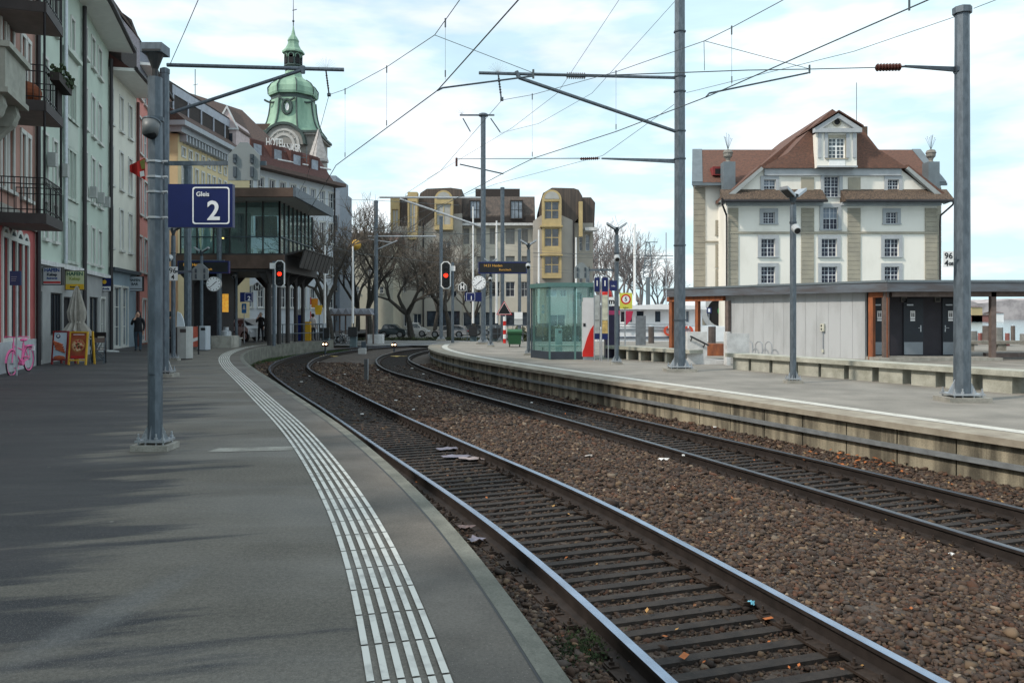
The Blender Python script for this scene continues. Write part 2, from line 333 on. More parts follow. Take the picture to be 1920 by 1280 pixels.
# tactile guide strips
mb = MB(M('guide_strip_paint', (.62, .62, .58), .6, 0, .18, 6, c2=(.36, .36, .34), lo=.28, hi=.5))
gs = resample(e-nn*.68, .40, 1.0); gn = normals(gs)
for i in range(len(gs)-1):
    if gs[i][1] > 46.5 or gs[i][1] < 1: continue
    for j in range(6):
        o = (j-2.5)*.066
        p = gs[i]+gn[i]*o; q = gs[i+1]+gn[i+1]*o; t = (q-p)/np.linalg.norm(q-p); p2 = p+t*.009; q2 = q-t*.009; n1 = gn[i]*.0165; n2 = gn[i+1]*.0165
        mb.face([(*(p2-n1), .008), (*(p2+n1), .008), (*(q2+n2), .008), (*(q2-n2), .008)])
struct('tactile_paving', mb)
# drain cover strip and cable trench lids let into platform 2
mb = MB(conc); A = gp(385, 848); B = gp(548, 844); mb.face([A+Vector((0, 0, .004)), B+Vector((0, 0, .004)), B+Vector((0, .28, .004)), A+Vector((.05, .28, .004))]); struct('drain_channel', mb)
# platform 1 (right)
mb = MB(asphalt1)
for i in range(len(E1)-1):
    a, b = E1[i], E1[i+1]; mb.face([(a[0], a[1], ZP1), (45, a[1], ZP1), (45, b[1], ZP1), (b[0], b[1], ZP1)])
a = E1[-1]; mb.face([(a[0], a[1], ZP1), (45, a[1], ZP1), (45, 50, ZP1), (-3.2, 50, ZP1)])
mb.face([(-3.2, 50, ZP1), (45, 50, ZP1), (45, 50.0, -1.2), (-3.2, 50, -1.2)]); struct('platform_1', mb)
mb = MB(M('edge_slab', (.34, .31, .25), .85, 0, .2, 2.5, .2, c2=(.22, .19, .15))); ribbon(mb, E1, -.05, .6, ZP1+.006, ZP1+.006); ribbon(mb, E1, -.05, -.05, ZP1-.09, ZP1+.006); ribbon(mb, E1, .06, -.05, ZP1-.09, ZP1-.09)
struct('platform_edge', mb)
mb = MB(M('line_paint', (.56, .55, .50), .6, 0, .1, 8, c2=(.33, .32, .28), lo=.3, hi=.5)); ribbon(mb, E1, .66, .95, ZP1+.005, ZP1+.005); struct('platform_line', mb)
# wall below platform 1 in cast panels
def wallmat():
    m = layered('stained_wall', (.07, .062, .046), (.40, .355, .26), (.3, .28, .24), s1=2.6, s2=80, s3=1.2, stretch=(1.6, 1.6, .16), bump=.3, mk=.22); return m
mb = MB(wallmat()); g = resample(E1, 1.0); gn = normals(g)
for i in range(len(g)-1):
    p, q = g[i]+gn[i]*.05, g[i+1]+gn[i+1]*.05; t = (q-p)/np.linalg.norm(q-p)*.012; p = p+t; q = q-t; nrm = gn[i]*.12
    mb.prism([(*p, -1.1), (*q, -1.1), (*q, ZP1-.09), (*p, ZP1-.09)], (nrm[0], nrm[1], 0))
mb.mat(black); ribbon(mb, E1, .09, .09, -1.1, ZP1-.05)
struct('platform_wall', mb)
mb = MB(M('cable_duct_grey', (.19, .205, .215), .6, .2, .2, 5)); ribbon(mb, E1, -.03, -.03, -.47, -.40); ribbon(mb, E1, .04, -.03, -.47, -.47); ribbon(mb, E1, -.03, .04, -.40, -.40)
for i in range(0, len(E1), 2): pass
tag(mb.build('cable_duct'), 'grey cable duct running along the stained wall below the right platform', 'cable duct')
# same kind of thing on the far part of platform 2's wall
# ------------------------------------------------------------------ ballast bed
C2 = (resample(L2, .5)[:150]+0); 
def nearest(pts, c):
    d = np.full(len(pts), 1e9); si = np.zeros(len(pts))
    s = np.r_[0, np.cumsum(np.linalg.norm(np.diff(c, axis=0), axis=1))]
    for i in range(len(c)-1):
        a = c[i]; v = c[i+1]-a; l2 = v@v; t = np.clip(((pts-a)@v)/l2, 0, 1); q = a+t[:, None]*v; dd = np.hypot(*(pts-q).T)
        sg = np.sign((pts[:, 0]-a[0])*v[1]-(pts[:, 1]-a[1])*v[0]); k = dd < np.abs(d)
        d = np.where(k, dd*np.where(sg == 0, 1, sg), d); si = np.where(k, s[i]+t*math.sqrt(l2), si)
    return d, si
def centre(l, r):
    n = normals(l); out = []
    for p, q in zip(l, n):
        dd = np.linalg.norm(r-p, axis=1); out.append((p+r[dd.argmin()])/2)
    o = np.array(out); k = 6; pad = np.vstack([2*o[0]-o[k:0:-1], o, 2*o[-1]-o[-2:-k-2:-1]]); w = np.ones(2*k+1)/(2*k+1)
    return np.c_[np.convolve(pad[:, 0], w, 'valid'), np.convolve(pad[:, 1], w, 'valid')]
CT2, CT1 = centre(L2, R2), centre(L1, R1)
PER = .49
def bedz(pts):
    d2, s2 = nearest(pts, CT2[::2]); d1, s1 = nearest(pts, CT1[::2])
    z = np.full(len(pts), -.70)
    def sm(x, a, b): t = np.clip((x-a)/(b-a), 0, 1); return t*t*(3-2*t)
    z = z+(-.045)*(1-sm(np.abs(d2), .84, 1.0)); z = z+(-.095)*(1-sm(np.abs(d1), 1.2, 2.2))-.05*(1-sm(np.abs(d1), .84, 1.0))
    return z, d2, s2, d1, s1
xs = np.arange(-16, 12, .15); ys = np.arange(-6, 56.6, .2); X, Y = np.meshgrid(xs, ys); P = np.c_[X.ravel(), Y.ravel()]
z, *_ = bedz(P); z = z+RNG.normal(0, .006, len(z))
nx, ny = len(xs), len(ys); me = bpy.data.meshes.new('ballast_bed'); 
idx = np.arange(nx*ny).reshape(ny, nx); q = np.stack([idx[:-1, :-1], idx[:-1, 1:], idx[1:, 1:], idx[1:, :-1]], -1).reshape(-1, 4)
me.from_pydata(np.c_[P, z].tolist(), [], q.tolist()); me.materials.append(ballmat)
bo = bpy.data.objects.new('ballast_bed', me); COL.objects.link(bo); tag(bo, kind='structure')
# stones
ico = []; ph = (1+5**.5)/2
for a in (-1, 1):
    for b in (-ph, ph): ico += [(0, a, b), (a, b, 0), (b, 0, a)]
ico = np.array(ico)/math.sqrt(1+ph*ph)
fs = [(i, j, k) for i in range(12) for j in range(i+1, 12) for k in range(j+1, 12) if all(abs(np.linalg.norm(ico[a]-ico[b])-1.0515) < .02 for a, b in ((i, j), (j, k), (i, k)))]
fs = [f if np.dot(np.cross(ico[f[1]]-ico[f[0]], ico[f[2]]-ico[f[0]]), ico[f[0]]) > 0 else (f[0], f[2], f[1]) for f in fs]
fs = np.array(fs)
def stones():
    pts = []; size = []
    for y0, y1, dens, sz in ((3.4, 9, 1300, .0175), (9, 16, 700, .022), (16, 26, 300, .030), (26, 38, 110, .042)):
        n = int((y1-y0)*26*dens); p = np.c_[RNG.uniform(-14, 12, n), RNG.uniform(y0, y1, n)]
        p = p[np.abs(p[:, 0]) < .66*p[:, 1]+.4]
        # keep between the two platform faces
        xe2 = np.interp(p[:, 1], E2[:, 1], E2[:, 0]); xe1 = np.interp(p[:, 1], E1[:, 1], E1[:, 0]+.05)
        p = p[(p[:, 0] > np.interp(p[:, 1], E2[:, 1], E2[:, 0])+.02) & (p[:, 0] < np.interp(p[:, 1], E1[:, 1], E1[:, 0])+.04)]
        pts.append(p); size.append(np.full(len(p), sz)*RNG.lognormal(0, .32, len(p)))
    p = np.vstack(pts); sz = np.clip(np.concatenate(size), .012, .075)
    z, d2, s2, d1, s1 = bedz(p)
    on2 = (np.abs(d2) < .86); on1 = (np.abs(d1) < .86)
    fr2 = np.abs(((s2/(PER/2)) % 1)-.5)*(PER/2) ; fr1 = np.abs(((s1/(PER/2)) % 1)-.5)*(PER/2)
    r = RNG.random(len(p))
    keep = ~((on2 & (fr2 < .055) & (r > .48)) | (on1 & (fr1 < .055) & (r > .52)) )
    for c in (L2, R2, L1, R1):
        d, _ = nearest(p, c[::2]); keep &= ~((np.abs(d) < .09))
    p, sz, z, on = p[keep], sz[keep], z[keep], (on1 | on2)[keep]; sz = np.where(on, sz*.85, sz)
    n = len(p); V = np.tile(ico, (n, 1, 1))*(1+RNG.normal(0, .27, (n, 12, 1)))
    V = V*np.stack([sz*RNG.uniform(.8, 1.5, n), sz*RNG.uniform(.7, 1.2, n), sz*RNG.uniform(.45, .85, n)], -1)[:, None, :]
    a = RNG.uniform(0, 2*np.pi, n); tl = RNG.normal(0, .35, n)
    c_, s_ = np.cos(tl)[:, None], np.sin(tl)[:, None]; y, zz = V[..., 1].copy(), V[..., 2].copy(); V[..., 1] = y*c_-zz*s_; V[..., 2] = y*s_+zz*c_
    c_, s_ = np.cos(a)[:, None], np.sin(a)[:, None]; x, y = V[..., 0].copy(), V[..., 1].copy(); V[..., 0] = x*c_-y*s_; V[..., 1] = x*s_+y*c_
    V += np.stack([p[:, 0], p[:, 1], z+RNG.uniform(-.3, .75, n)*sz], -1)[:, None, :]
    Fc = (fs[None]+12*np.arange(n)[:, None, None]).reshape(-1)
    me = bpy.data.meshes.new('ballast_stones'); me.vertices.add(n*12); me.vertices.foreach_set('co', V.reshape(-1).astype('f'))
    me.loops.add(len(Fc)); me.loops.foreach_set('vertex_index', Fc.astype('i')); me.polygons.add(n*20)
    me.polygons.foreach_set('loop_start', np.arange(0, len(Fc), 3, dtype='i')); me.polygons.foreach_set('loop_total', np.full(n*20, 3, dtype='i'))
    me.update(calc_edges=True)
    ca = me.color_attributes.new('tone', 'FLOAT_COLOR', 'POINT')
    pal = np.array([(.054, .036, .028), (.076, .053, .041), (.042, .031, .027), (.095, .068, .050), (.060, .050, .045), (.13, .095, .065), (.080, .042, .028), (.18, .15, .12)])
    ci = RNG.choice(8, n, p=[.24, .2, .17, .12, .12, .07, .06, .02]); col = pal[ci]*RNG.uniform(.7, 1.3, (n, 1))*np.array([1.06, 1.0, .94])*np.where(on, .55, 1.)[:, None]
    warm = (p[:, 1] < 40)*1.; cc = np.c_[col, np.ones(n)]
    ca.data.foreach_set('color', np.repeat(cc, 12, axis=0).reshape(-1).astype('f'))
    m = bpy.data.materials.new('stone'); m.use_nodes = True; t = m.node_tree; b = t.nodes['Principled BSDF']; b.inputs['Roughness'].default_value = .85
    at_ = t.nodes.new('ShaderNodeAttribute'); at_.attribute_name = 'tone'
    t.links.new(at_.outputs['Color'], b.inputs['Base Color']); b.inputs['Specular IOR Level'].default_value = .3
    me.materials.append(m); o = bpy.data.objects.new('ballast_stones', me); COL.objects.link(o)
    tag(o, 'brown crushed stone ballast lying between and beside the rails', 'ballast', kind='stuff'); print('stones', n)
stones()
# ------------------------------------------------------------------ rails and sleepers
rail_top = M('polished_rail', (.36, .42, .52), .26, 1, .12, 4); rail_side = M('rusty_rail', (.028, .022, .020), .7, .2, .3, 6); rail_top_dull = M('dull_rail', (.16, .17, .19), .32, 1, .1, 4)
def rail(c, z, label, topm):
    prof = [(-.075, -.16, 0), (-.075, -.148, 0), (-.012, -.13, 0), (-.012, -.045, 0), (-.036, -.035, 0), (-.036, -.006, 1), (-.026, 0, 1), (.026, 0, 1), (.036, -.006, 0), (.036, -.035, 0), (.012, -.045, 0), (.012, -.13, 0), (.075, -.148, 0), (.075, -.16, 0)]
    n = normals(c); mb = MB(rail_side); mb.mat(topm); V = []; k = len(prof)
    for p, q in zip(c, n):
        for a, b, _ in prof: V.append((p[0]+q[0]*a, p[1]+q[1]*a, z+b))
    mb.v = V
    for i in range(len(c)-1):
        for j in range(k-1):
            mb.f.append((i*k+j, i*k+j+1, (i+1)*k+j+1, (i+1)*k+j)); mb.fm.append(1 if prof[j][2] else 0); mb.sm.append(False)
    return tag(mb.build('rail', None, (0, 0, z-.16)), label, 'rail', 'rails of the two tracks')
rail(L2, ZR2, 'steel rail of the left track nearest the tactile platform edge', rail_top)
rail(R2, ZR2, 'shiny steel rail of the left track, on the side of the wide ballast strip', rail_top)
rail(L1, ZR1, 'steel rail of the right track bordering the wide ballast strip between tracks', rail_top_dull)
rail(R1, ZR1, 'steel rail of the right track closest to the stained platform wall', rail_top_dull)
woodm = M('sleeper_steel', (.016, .013, .012), .8, .05, .35, 9, .5, 50, c2=(.034, .027, .023)); boltm = M('rusty_bolt', (.04, .028, .022), .7, .3, .3, 30)
mb = MB(woodm)
for y in (-PER/4, PER/4): mb.box(-1.25, 1.25, y-.048, y+.048, -.14, 0)
mb.box(-1.05, -.95, -PER/4+.056, PER/4-.056, -.13, -.02); mb.box(.95, 1.05, -PER/4+.056, PER/4-.056, -.13, -.02)
ps = tag(mb.build('railway_sleeper', None, (0, 0, 0)), 'dark steel twin-bar sleeper', 'sleeper', 'sleepers'); ORG['railway_sleeper'] = Vector((0, 0, 0))
for sx in (-.7525, .7525):
    mb = MB(boltm); mb.box(sx-.16, sx+.16, -PER/4-.05, PER/4+.05, .001, .018)
    for y in (-PER/4, PER/4):
        for dx in (-.115, .115):
            mb.box(sx+dx-.035, sx+dx+.035, y-.045, y+.045, .017, .03); mb.cyl((sx+dx, y, .028), (sx+dx, y, .05), .022, n=6); mb.cyl((sx+dx, y, .05), (sx+dx, y, .075), .010, n=6)
    mb.build('rail_fastening', ps)
first = True
for C, z, lab in ((CT2, ZR2-.162, 'left'), (CT1, ZR1-.162, 'right')):
    s = np.r_[0, np.cumsum(np.linalg.norm(np.diff(C, axis=0), axis=1))]
    for k in range(int(s[-1]/PER)):
        S = (k+.5)*PER; p = np.array([np.interp(S, s, C[:, 0]), np.interp(S, s, C[:, 1])]); q = np.array([np.interp(S+.2, s, C[:, 0]), np.interp(S+.2, s, C[:, 1])]); h = q-p
        if p[1] < 4.0 or p[1] > 52 or abs(p[0]) > .66*p[1]+2: continue
        a = math.atan2(h[1], h[0])-math.pi/2
        o = ps if first else dup(ps); first = False
        o.location = (p[0], p[1], z); o.rotation_euler = (0, 0, a)
        o['label'] = 'dark steel sleeper lying in the gravel under the %s track' % lab; o['group'] = 'sleepers under the %s track' % lab
# ================================================================== posts, masts, lamps
def rot(p, a): return Vector((p[0]*math.cos(a)-p[1]*math.sin(a), p[0]*math.sin(a)+p[1]*math.cos(a), p[2]))
def base_plate(t, r, m=None, pl=True):
    if pl:
        mb = MB(conc); mb.box(-r*2.1, r*2.1, -r*1.7, r*1.7, -.02, .07); mb.build('plinth', t)
    mb = MB(steel_lt); mb.box(-r*1.7, r*1.7, -r*1.45, r*1.45, .10, .125)
    for sx in (-1.4, -.6, .6, 1.4):
        for sy in (-1.15, 1.15): mb.cyl((sx*r, sy*r, .06), (sx*r, sy*r, .20), r*.11, n=6); mb.cyl((sx*r, sy*r, .126), (sx*r, sy*r, .155), r*.22, n=6)
    for k in (-1, 1):
        mb.face([(k*r*.8, -.01, .125), (k*r*1.6, -.01, .125), (k*r*.8, -.01, .3)]); mb.face([(-.01, k*r*.8, .125), (-.01, k*r*1.4, .125), (-.01, k*r*.8, .3)])
    mb.build('base_plate', t)
def lamp_post(loc, label, h=4.35, r=.075, head='wings', speaker=3.75, ang=0, n=8):
    t = thing('platform_lamp', label, 'lamp post', (0, 0, 0), 'lamp posts on the platforms')
    base_plate(t, r*1.25)
    mb = MB(steel); mb.cyl((0, 0, .1), (0, 0, h), r, r, n); mb.fbox(WF, -.03, .03, r*.92, r*.92+.02, .9, 1.9); mb.build('post', t)
    mb = MB(blackish)
    if head == 'box':
        mb.cyl((0, 0, h-.02), (0, 0, h+.14), .035, .035, 8); mb.cyl((0, 0, h+.10), (0, 0, h+.28), .035, .10, 12)
        mb.mat(steel).box(-.13, .12, -.10, .13, h+.28, h+.39); mb.mat(blackish).fbox(WF, -.11, .10, .101, .106, h+.285, h+.31)
        mb.mat(steel_lt).cyl((0, -.02, h+.2), (0, -.02, h+.27), .05, .06, 10)
    else:
        mb.cyl((0, 0, h-.02), (0, 0, h+.12), .05, .05, 8); mb.mat(steel_dk).cyl((0, 0, h+.06), (0, 0, h+.26), .05, .13, 10)
        for sx in (-1, 1):
            e = rot((1, 0, 0), ang)*sx; f = rot((0, 1, 0), ang)
            a = Vector((0, 0, h+.18))+e*.05; b = Vector((0, 0, h+.36))+e*.33
            q = [a-f*.13, a+f*.13, b+f*.13, b-f*.13]; mb.mat(steel_lt).prism(q, (0, 0, .07)); mb.mat(blackish).prism([p-Vector((0, 0, .004)) for p in [a*.9+b*.1-f*.1, a*.9+b*.1+f*.1, a*.1+b*.9+f*.1, a*.1+b*.9-f*.1]], (0, 0, -.01))
    mb.build('lamp_head', t)
    if speaker:
        mb = MB(steel_dk); mb.cyl((0, 0, speaker+.12), (0, 0, speaker+.17), r*1.2, r*1.2, 10)
        c = Vector((-.02, -r-.12, speaker)); d = Vector((.0, -.75, -.45)).normalized()
        if head == 'box': mb.smooth = True; mb.mat(M('speaker_grey', (.13, .14, .145), .5, .1, .1)).cyl((0, -.10, speaker+.10), (.01, -.16, speaker-.07), .098, .085, 16); mb.mat(black).cyl((.01, -.161, speaker-.071), (.01, -.163, speaker-.074), .075, .075, 14); mb.mat(steel_dk).cyl((0, -.095, speaker+.105), (0, -.105, speaker+.08), .102, .102, 16)
        else: mb.mat(M('camera_grey', (.4, .42, .43), .4, .1, .1)).cyl(c, c+d*.2, .10, .09, 12); mb.mat(black).cyl(c+d*.2, c+d*.205, .07, .07, 12); mb.mat(steel_lt).cyl(c-d*.02, c+Vector((0, r+.1, .03)), .03, .03, 6)
        mb.build('loudspeaker', t)
    t.location = loc; ORG[t.name] = Vector(loc); return t
def gz(x, y, z): return gp(x, y, z)
m1 = gp(291, 842, 0)
t = lamp_post(m1, 'nearest lamp post on the left platform, topped by a box lantern', h=4.42, r=.083, head='box', speaker=3.78)
lamp_post(gp(1487, 718, ZP1), 'grey lamp post with twin tilted lights in front of the pale kiosk wall', speaker=3.78, ang=.5)
lamp_post(gp(1156, 683, ZP1), 'lamp post with twin lights beside the red ticket machine', speaker=3.6)
lamp_post(gp(991, 666, ZP1), 'lamp post at the left corner of the glass shelter', speaker=3.7)
t5 = lamp_post(gp(920, 650, ZP1), 'lamp post carrying the dark departure board and the clock on the right platform', h=4.2, speaker=3.55)
lamp_post(gp(325, 676, 0), 'second lamp post on the left platform, behind the tall box lantern post', speaker=3.6)
t6 = lamp_post(gp(378, 654, 0), 'lamp post of the left platform that carries the round clock', speaker=None)
lamp_post(gp(443, 646, 0), 'farthest lamp post of the left platform, by the small track sign 2', speaker=3.7)
def mast(loc, h, r, label, rt=None, plinth=True, cap=True, n=8, group='catenary masts'):
    t = thing('catenary_mast', label, 'mast', loc, group)
    o = Vector(loc)
    def L(mb): mb.v = [tuple(Vector(v)+o) for v in mb.v]; return mb
    mb = MB(steel); mb.cyl((0, 0, .1), (0, 0, h), r, rt or r, n)
    if cap: mb.cyl((0, 0, h-.12), (0, 0, h), r*1.12, r*1.12, n); mb.cyl((0, 0, h), (0, 0, h+.03), r*1.0, r*.6, n)
    L(mb).build('post', t)
    if plinth:
        mb = MB(conc); mb.box(-r*2.6, r*2.6, -r*2, r*2, -.02, .09); L(mb).build('plinth', t)
        mb = MB(steel_lt); mb.box(-r*2, r*2, -r*1.6, r*1.6, .13, .16)
        for sx in (-1.7, -.7, .7, 1.7):
            for sy in (-1.35, 1.35): mb.cyl((sx*r, sy*r, .08), (sx*r, sy*r, .26), r*.1, n=6); mb.cyl((sx*r, sy*r, .161), (sx*r, sy*r, .2), r*.2, n=6)
        for k in (-1, 1): mb.prism([(k*r*.9, -.012, .16), (k*r*1.8, -.012, .16), (k*r*.9, -.012, .42)], (0, .024, 0))
        L(mb).build('base_plate', t)
    return t
def ins(mb, a, b, r=.05, n=8, k=7):
    a = Vector(a); b = Vector(b); d = b-a; mb.mat(M('insulator_brown', (.07, .022, .016), .25, 0, .1)).cyl(a, b, r*.45, r*.45, 6)
    for i in range(k): p = a+d*((i+.5)/k); mb.cyl(p-d*.015, p+d*.015, r, r*.8, n)
def bristle(mb, p, s=.22, m=None):
    p = Vector(p); mb.mat(M('bird_spike', (.35, .35, .36), .4, .6, 0))
    for i in range(14):
        a = R(-70+140*i/13); mb.cyl(p, p+Vector((math.sin(a)*s, random.uniform(-.08, .08), math.cos(a)*s)), .003, .002, 3)
# right masts
B1 = gp(1804, 752, ZP1); B2 = gp(1274.5, 696, ZP1)
m1808 = mast(B1, 7.6, .155, 'thick galvanised mast at the right edge of the photo, standing on the right platform', rt=.13)
m1275 = mast(B2, 11.2, .17, 'tallest galvanised mast on the right platform, behind the white stair wall', rt=.15)
C1275 = B2+Vector((0, 0, 0))
def Pz(x, y, Yv): return at(x, y, Yv)
# 1808 arm
mb = MB(steel_dk); Y1 = B1.y
a = Pz(1795, 131, Y1); b = Pz(1697, 124, Y1-.3); mb.prism([a+Vector((0, 0, .06)), a-Vector((0, 0, .03)), b-Vector((0, 0, .01)), b+Vector((0, 0, .02))], (0, .06, 0)); mb.cyl(a+Vector((.1, 0, 0)), a-Vector((.04, 0, 0)), .09, .09, 8); mb.cyl(Pz(1793, 127, Y1), Pz(1822, 127, Y1), .0, .0, 4) if False else None
mb.build('bracket', m1808)
mb = MB(); ins(mb, Pz(1688, 126, Y1-.3), Pz(1642, 127, Y1-.4), .075, 10, 8); mb.mat(steel_dk).cyl(Pz(1697, 125, Y1-.3), Pz(1686, 126, Y1-.3), .02, n=5); mb.build('insulator', m1808)
# headspan wires
hs = [Pz(1642, 127, Y1-.4), Pz(1518, 130, 15.2), Pz(1400, 132, 15.0), Pz(1290, 136, 14.7), Pz(1150, 141, 14.3), Pz(1000, 139, 14.1)]
mb = MB(wiremat); mb.tube(hs, .010); mb.cyl(hs[1]+Vector((0, 0, .08)), hs[1]-Vector((0, 0, .08)), .02, n=5); mb.cyl(hs[-1]+Vector((0, 0, .08)), hs[-1]-Vector((0, 0, .08)), .02, n=5)
mb.cyl(Pz(1695, 125, Y1-.3), Pz(1640, 127, Y1-.4), .008, n=4)
h = mb.build('span_wire'); tag(h, 'cross span wire from the right edge mast over both tracks', 'wire', None); ORG[h.name] = h.location.copy()
mb = MB(steel_dk); mb.tube([Pz(1515, 137, 15.1), Pz(1330, 175, 14.4), Pz(1324, 182, 14.3)], .016, 6); mb.build('registration_arm', h)
mb = MB(steel_dk); mb.tube([Pz(998, 143, 14.1), Pz(830, 165, 13.95), Pz(820, 170, 13.9)], .016, 6); mb.build('registration_arm', h)
def wire(pts, r, label, drops=(), name='catenary_wire', clamps=True):
    mb = MB(wiremat); mb.tube(pts, r, 5); o = tag(mb.build(name), label, 'wire', 'overhead wires'); ORG[o.name] = o.location.copy()
    for a, b in drops:
        m2 = MB(wiremat); m2.cyl(a, b, r*.5, n=4); m2.cyl(a+Vector((0, 0, .03)), a-Vector((0, 0, .12)), r*2, n=5); m2.cyl(b+Vector((0, 0, .05)), b+Vector((0, 0, .16)), r*1.6, n=5); m2.build('dropper', o)
    return o
CW = 5.5-CZ
def ct(x, y): return at(x, y, CW*FPX/(HOR-y))
c2 = [Vector((1.9, 3, 5.5)), Vector((1.15, 6.2, 5.5)), ct(972, 0), ct(820, 170), ct(630, 310), Vector((-7.6, 30, 5.5)), Vector((-9.9, 37, 5.5)), Vector((-10.6, 44, 5.5)), Vector((-9.8, 51, 5.5)), Vector((-6, 59, 5.5)), Vector((6, 76, 5.5))]
wire(c2, .010, 'contact wire over the left track, lowest of its pair')
def up(xc, yc, ytop): p = ct(xc, yc); q = at(xc, ytop, p.y); return q, p
D2 = [up(835, 150, 38), up(725, 240, 126), up(647, 298, 168)]
ms2 = [Vector((2.0, 3, 7.6)), Vector((1.2, 6.2, 7.0)), at(862, 0, 12.4), D2[0][0], at(815, 66, 14.1), D2[1][0], D2[2][0], at(617, 178, 21.4), Vector((-7.7, 30, 6.7)), Vector((-9.9, 37, 7.2)), Vector((-10.7, 44, 6.8)), Vector((-9.8, 51, 7.3)), Vector((-6, 59, 7.0)), Vector((6, 76, 7.))]
wire(ms2, .007, 'messenger wire above the left track with hanging droppers', D2)
c1 = [Vector((7.3, 4, 5.5)), ct(1741, 0), ct(1526, 94), ct(1325, 182), ct(1155, 247), ct(1000, 297), ct(943, 325), Vector((-2.6, 29, 5.5)), Vector((-4.9, 37, 5.5)), Vector((-6.2, 44, 5.5)), Vector((-5.5, 52, 5.5)), Vector((-2, 60, 5.5)), Vector((9, 76, 5.5))]
wire(c1, .010, 'contact wire over the right track, lowest of its pair')
D1 = [up(1372, 161, 52), up(1155, 247, 135), up(998, 297, 178), (at(1705, 2, 10.0), at(1705, 13, 10.13))]
ms1 = [Vector((6.4, 6, 7.4)), at(1469, 0, 12.6), D1[0][0], at(1321, 77, 14.4), D1[1][0], D1[2][0], at(941, 188, 22), Vector((-2.6, 29, 6.8)), Vector((-4.9, 37, 7.2)), Vector((-6.2, 44, 6.8)), Vector((-5.5, 52, 7.2)), Vector((-2, 60, 7)), Vector((9, 76, 7.))]
wire(ms1, .007, 'messenger wire above the right track with hanging droppers', D1)
wire([at(815, 66, 14.1), at(1000, 137, 14.1)], .006, 'pull-off wire from the left messenger wire to the span wire')
wire([at(1321, 77, 14.4), at(1516, 129, 15.2)], .006, 'pull-off wire from the right messenger wire to the span wire')
wire([at(1320, 77, 14.4), at(1321, 132, 15.0)], .006, 'short hanger from the right messenger wire down to the span wire')
wire([at(1796, 30, Y1), at(1600, 97, 17), at(1300, 171, 22.8), at(1287, 174, B2.y)], .007, 'feeder wire from the top of the right edge mast to the tallest mast')
wire([at(1826, 16, Y1), at(1878, -4, 14.2), at(2100, -90, 12)], .007, 'feeder wire running right from the top of the right edge mast')
wire([at(1166, -8, 26), at(1045, 175, 30), at(960, 240, 36), at(800, 336, 46)], .008, 'thin high feeder wire crossing the sky left of the tallest mast')
wire([at(1268, 0, 26), at(1110, 175, 30), at(1010, 232, 35), at(937, 250, 39.6)], .008, 'thin high feeder wire dropping to the far double arm mast')
wire([at(1264, 196, 24), at(1130, 292, 26), at(930, 345, 38), at(700, 430, 52)], .008, 'feeder wire slanting down to the far left behind the tallest mast')
wire([at(373, -3, 15.2), at(345, 62, 17.5), at(317, 125, 19.5)], .008, 'short wire at upper left ending on the left platform mast')
# 1275 arm
Y2 = B2.y
mb = MB(steel); mb.cyl(at(1268, 146, Y2), at(898, 137, Y2-1.2), .045, n=8); mb.build('cross_arm', m1275)
mb = MB(steel); mb.cyl(at(1268, 247, Y2), at(973, 146, Y2-1.0), .05, n=8); mb.cyl(at(973, 146, Y2-1.0), at(968, 134, Y2-1.0), .06, n=6); mb.build('brace', m1275)
mb = MB(steel_dk); mb.cyl(at(934, 137, Y2-1.1), at(940, 186, Y2-1.1), .022, n=6); mb.cyl(at(938, 186, Y2-1.1), at(944, 186, Y2-1.1), .06, n=6); ins(mb, at(935, 146, Y2-1.1), at(939, 176, Y2-1.1), .04, 8, 6); bristle(mb, at(934, 136, Y2-1.1), .3); mb.build('hanger', m1275)
mb = MB(); ins(mb, at(1062, 142, Y2-.6), at(1098, 143, Y2-.5), .1, 10, 9); mb.build('insulator', m1275)
mb = MB(steel); a, b = at(1268, 302, Y2), at(1128, 297, Y2-.4); mb.prism([a+Vector((0, 0, .06)), a-Vector((0, 0, .06)), b-Vector((0, 0, .015)), b+Vector((0, 0, .02))], (0, .07, 0)); mb.build('bracket', m1275)
mb = MB(steel_dk); mb.cyl(at(1125, 297, Y2-.4), at(856, 298, 36), .014, n=5); ins(mb, at(1122, 297, Y2-.4), at(1088, 298, Y2-.1), .05, 8, 9); mb.cyl(at(856, 296, 36), at(856, 312, 36), .05, n=6); mb.build('hanger', m1275)
for y in (60, 144, 172, 246, 298, 460, 600): mb = MB(steel_dk); p = at(1275, y, Y2); mb.cyl(Vector((B2.x, B2.y, p.z-.02)), Vector((B2.x, B2.y, p.z+.02)), .182, n=8); mb.build('clamp_band', m1275)
# left platform masts
B3 = gp(309, 706, 0)
m3 = mast(B3, 7.95, .11, 'catenary mast on the left platform right behind the box lantern post')
mb = MB(steel); e3 = at(645, 131, 21.0); mb.cyl(at(313, 122, B3.y), e3, .05, n=8); mb.build('cross_arm', m3)
mb = MB(steel); mb.cyl(at(320, 212, B3.y), at(568, 131, 20.9), .045, n=8); mb.cyl(at(568, 138, 20.9), at(568, 124, 20.9), .06, n=6); mb.build('brace', m3)
mb = MB(steel_dk); mb.cyl(at(611, 131, 21), at(617, 178, 21.3), .02, n=6); mb.cyl(at(614, 178, 21.3), at(620, 178, 21.3), .05, n=6); ins(mb, at(612, 140, 21), at(616, 168, 21.2), .035, 8, 6); bristle(mb, at(611, 130, 21), .3); mb.build('hanger', m3)
m4 = mast(gp(411, 648, 0), 8.3, .13, 'catenary mast rising from the concrete planter box on the left platform')
m5 = mast(gp(352, 660, 0), 8.0, .15, 'wide grey mast behind the litter bins on the left platform', plinth=False)
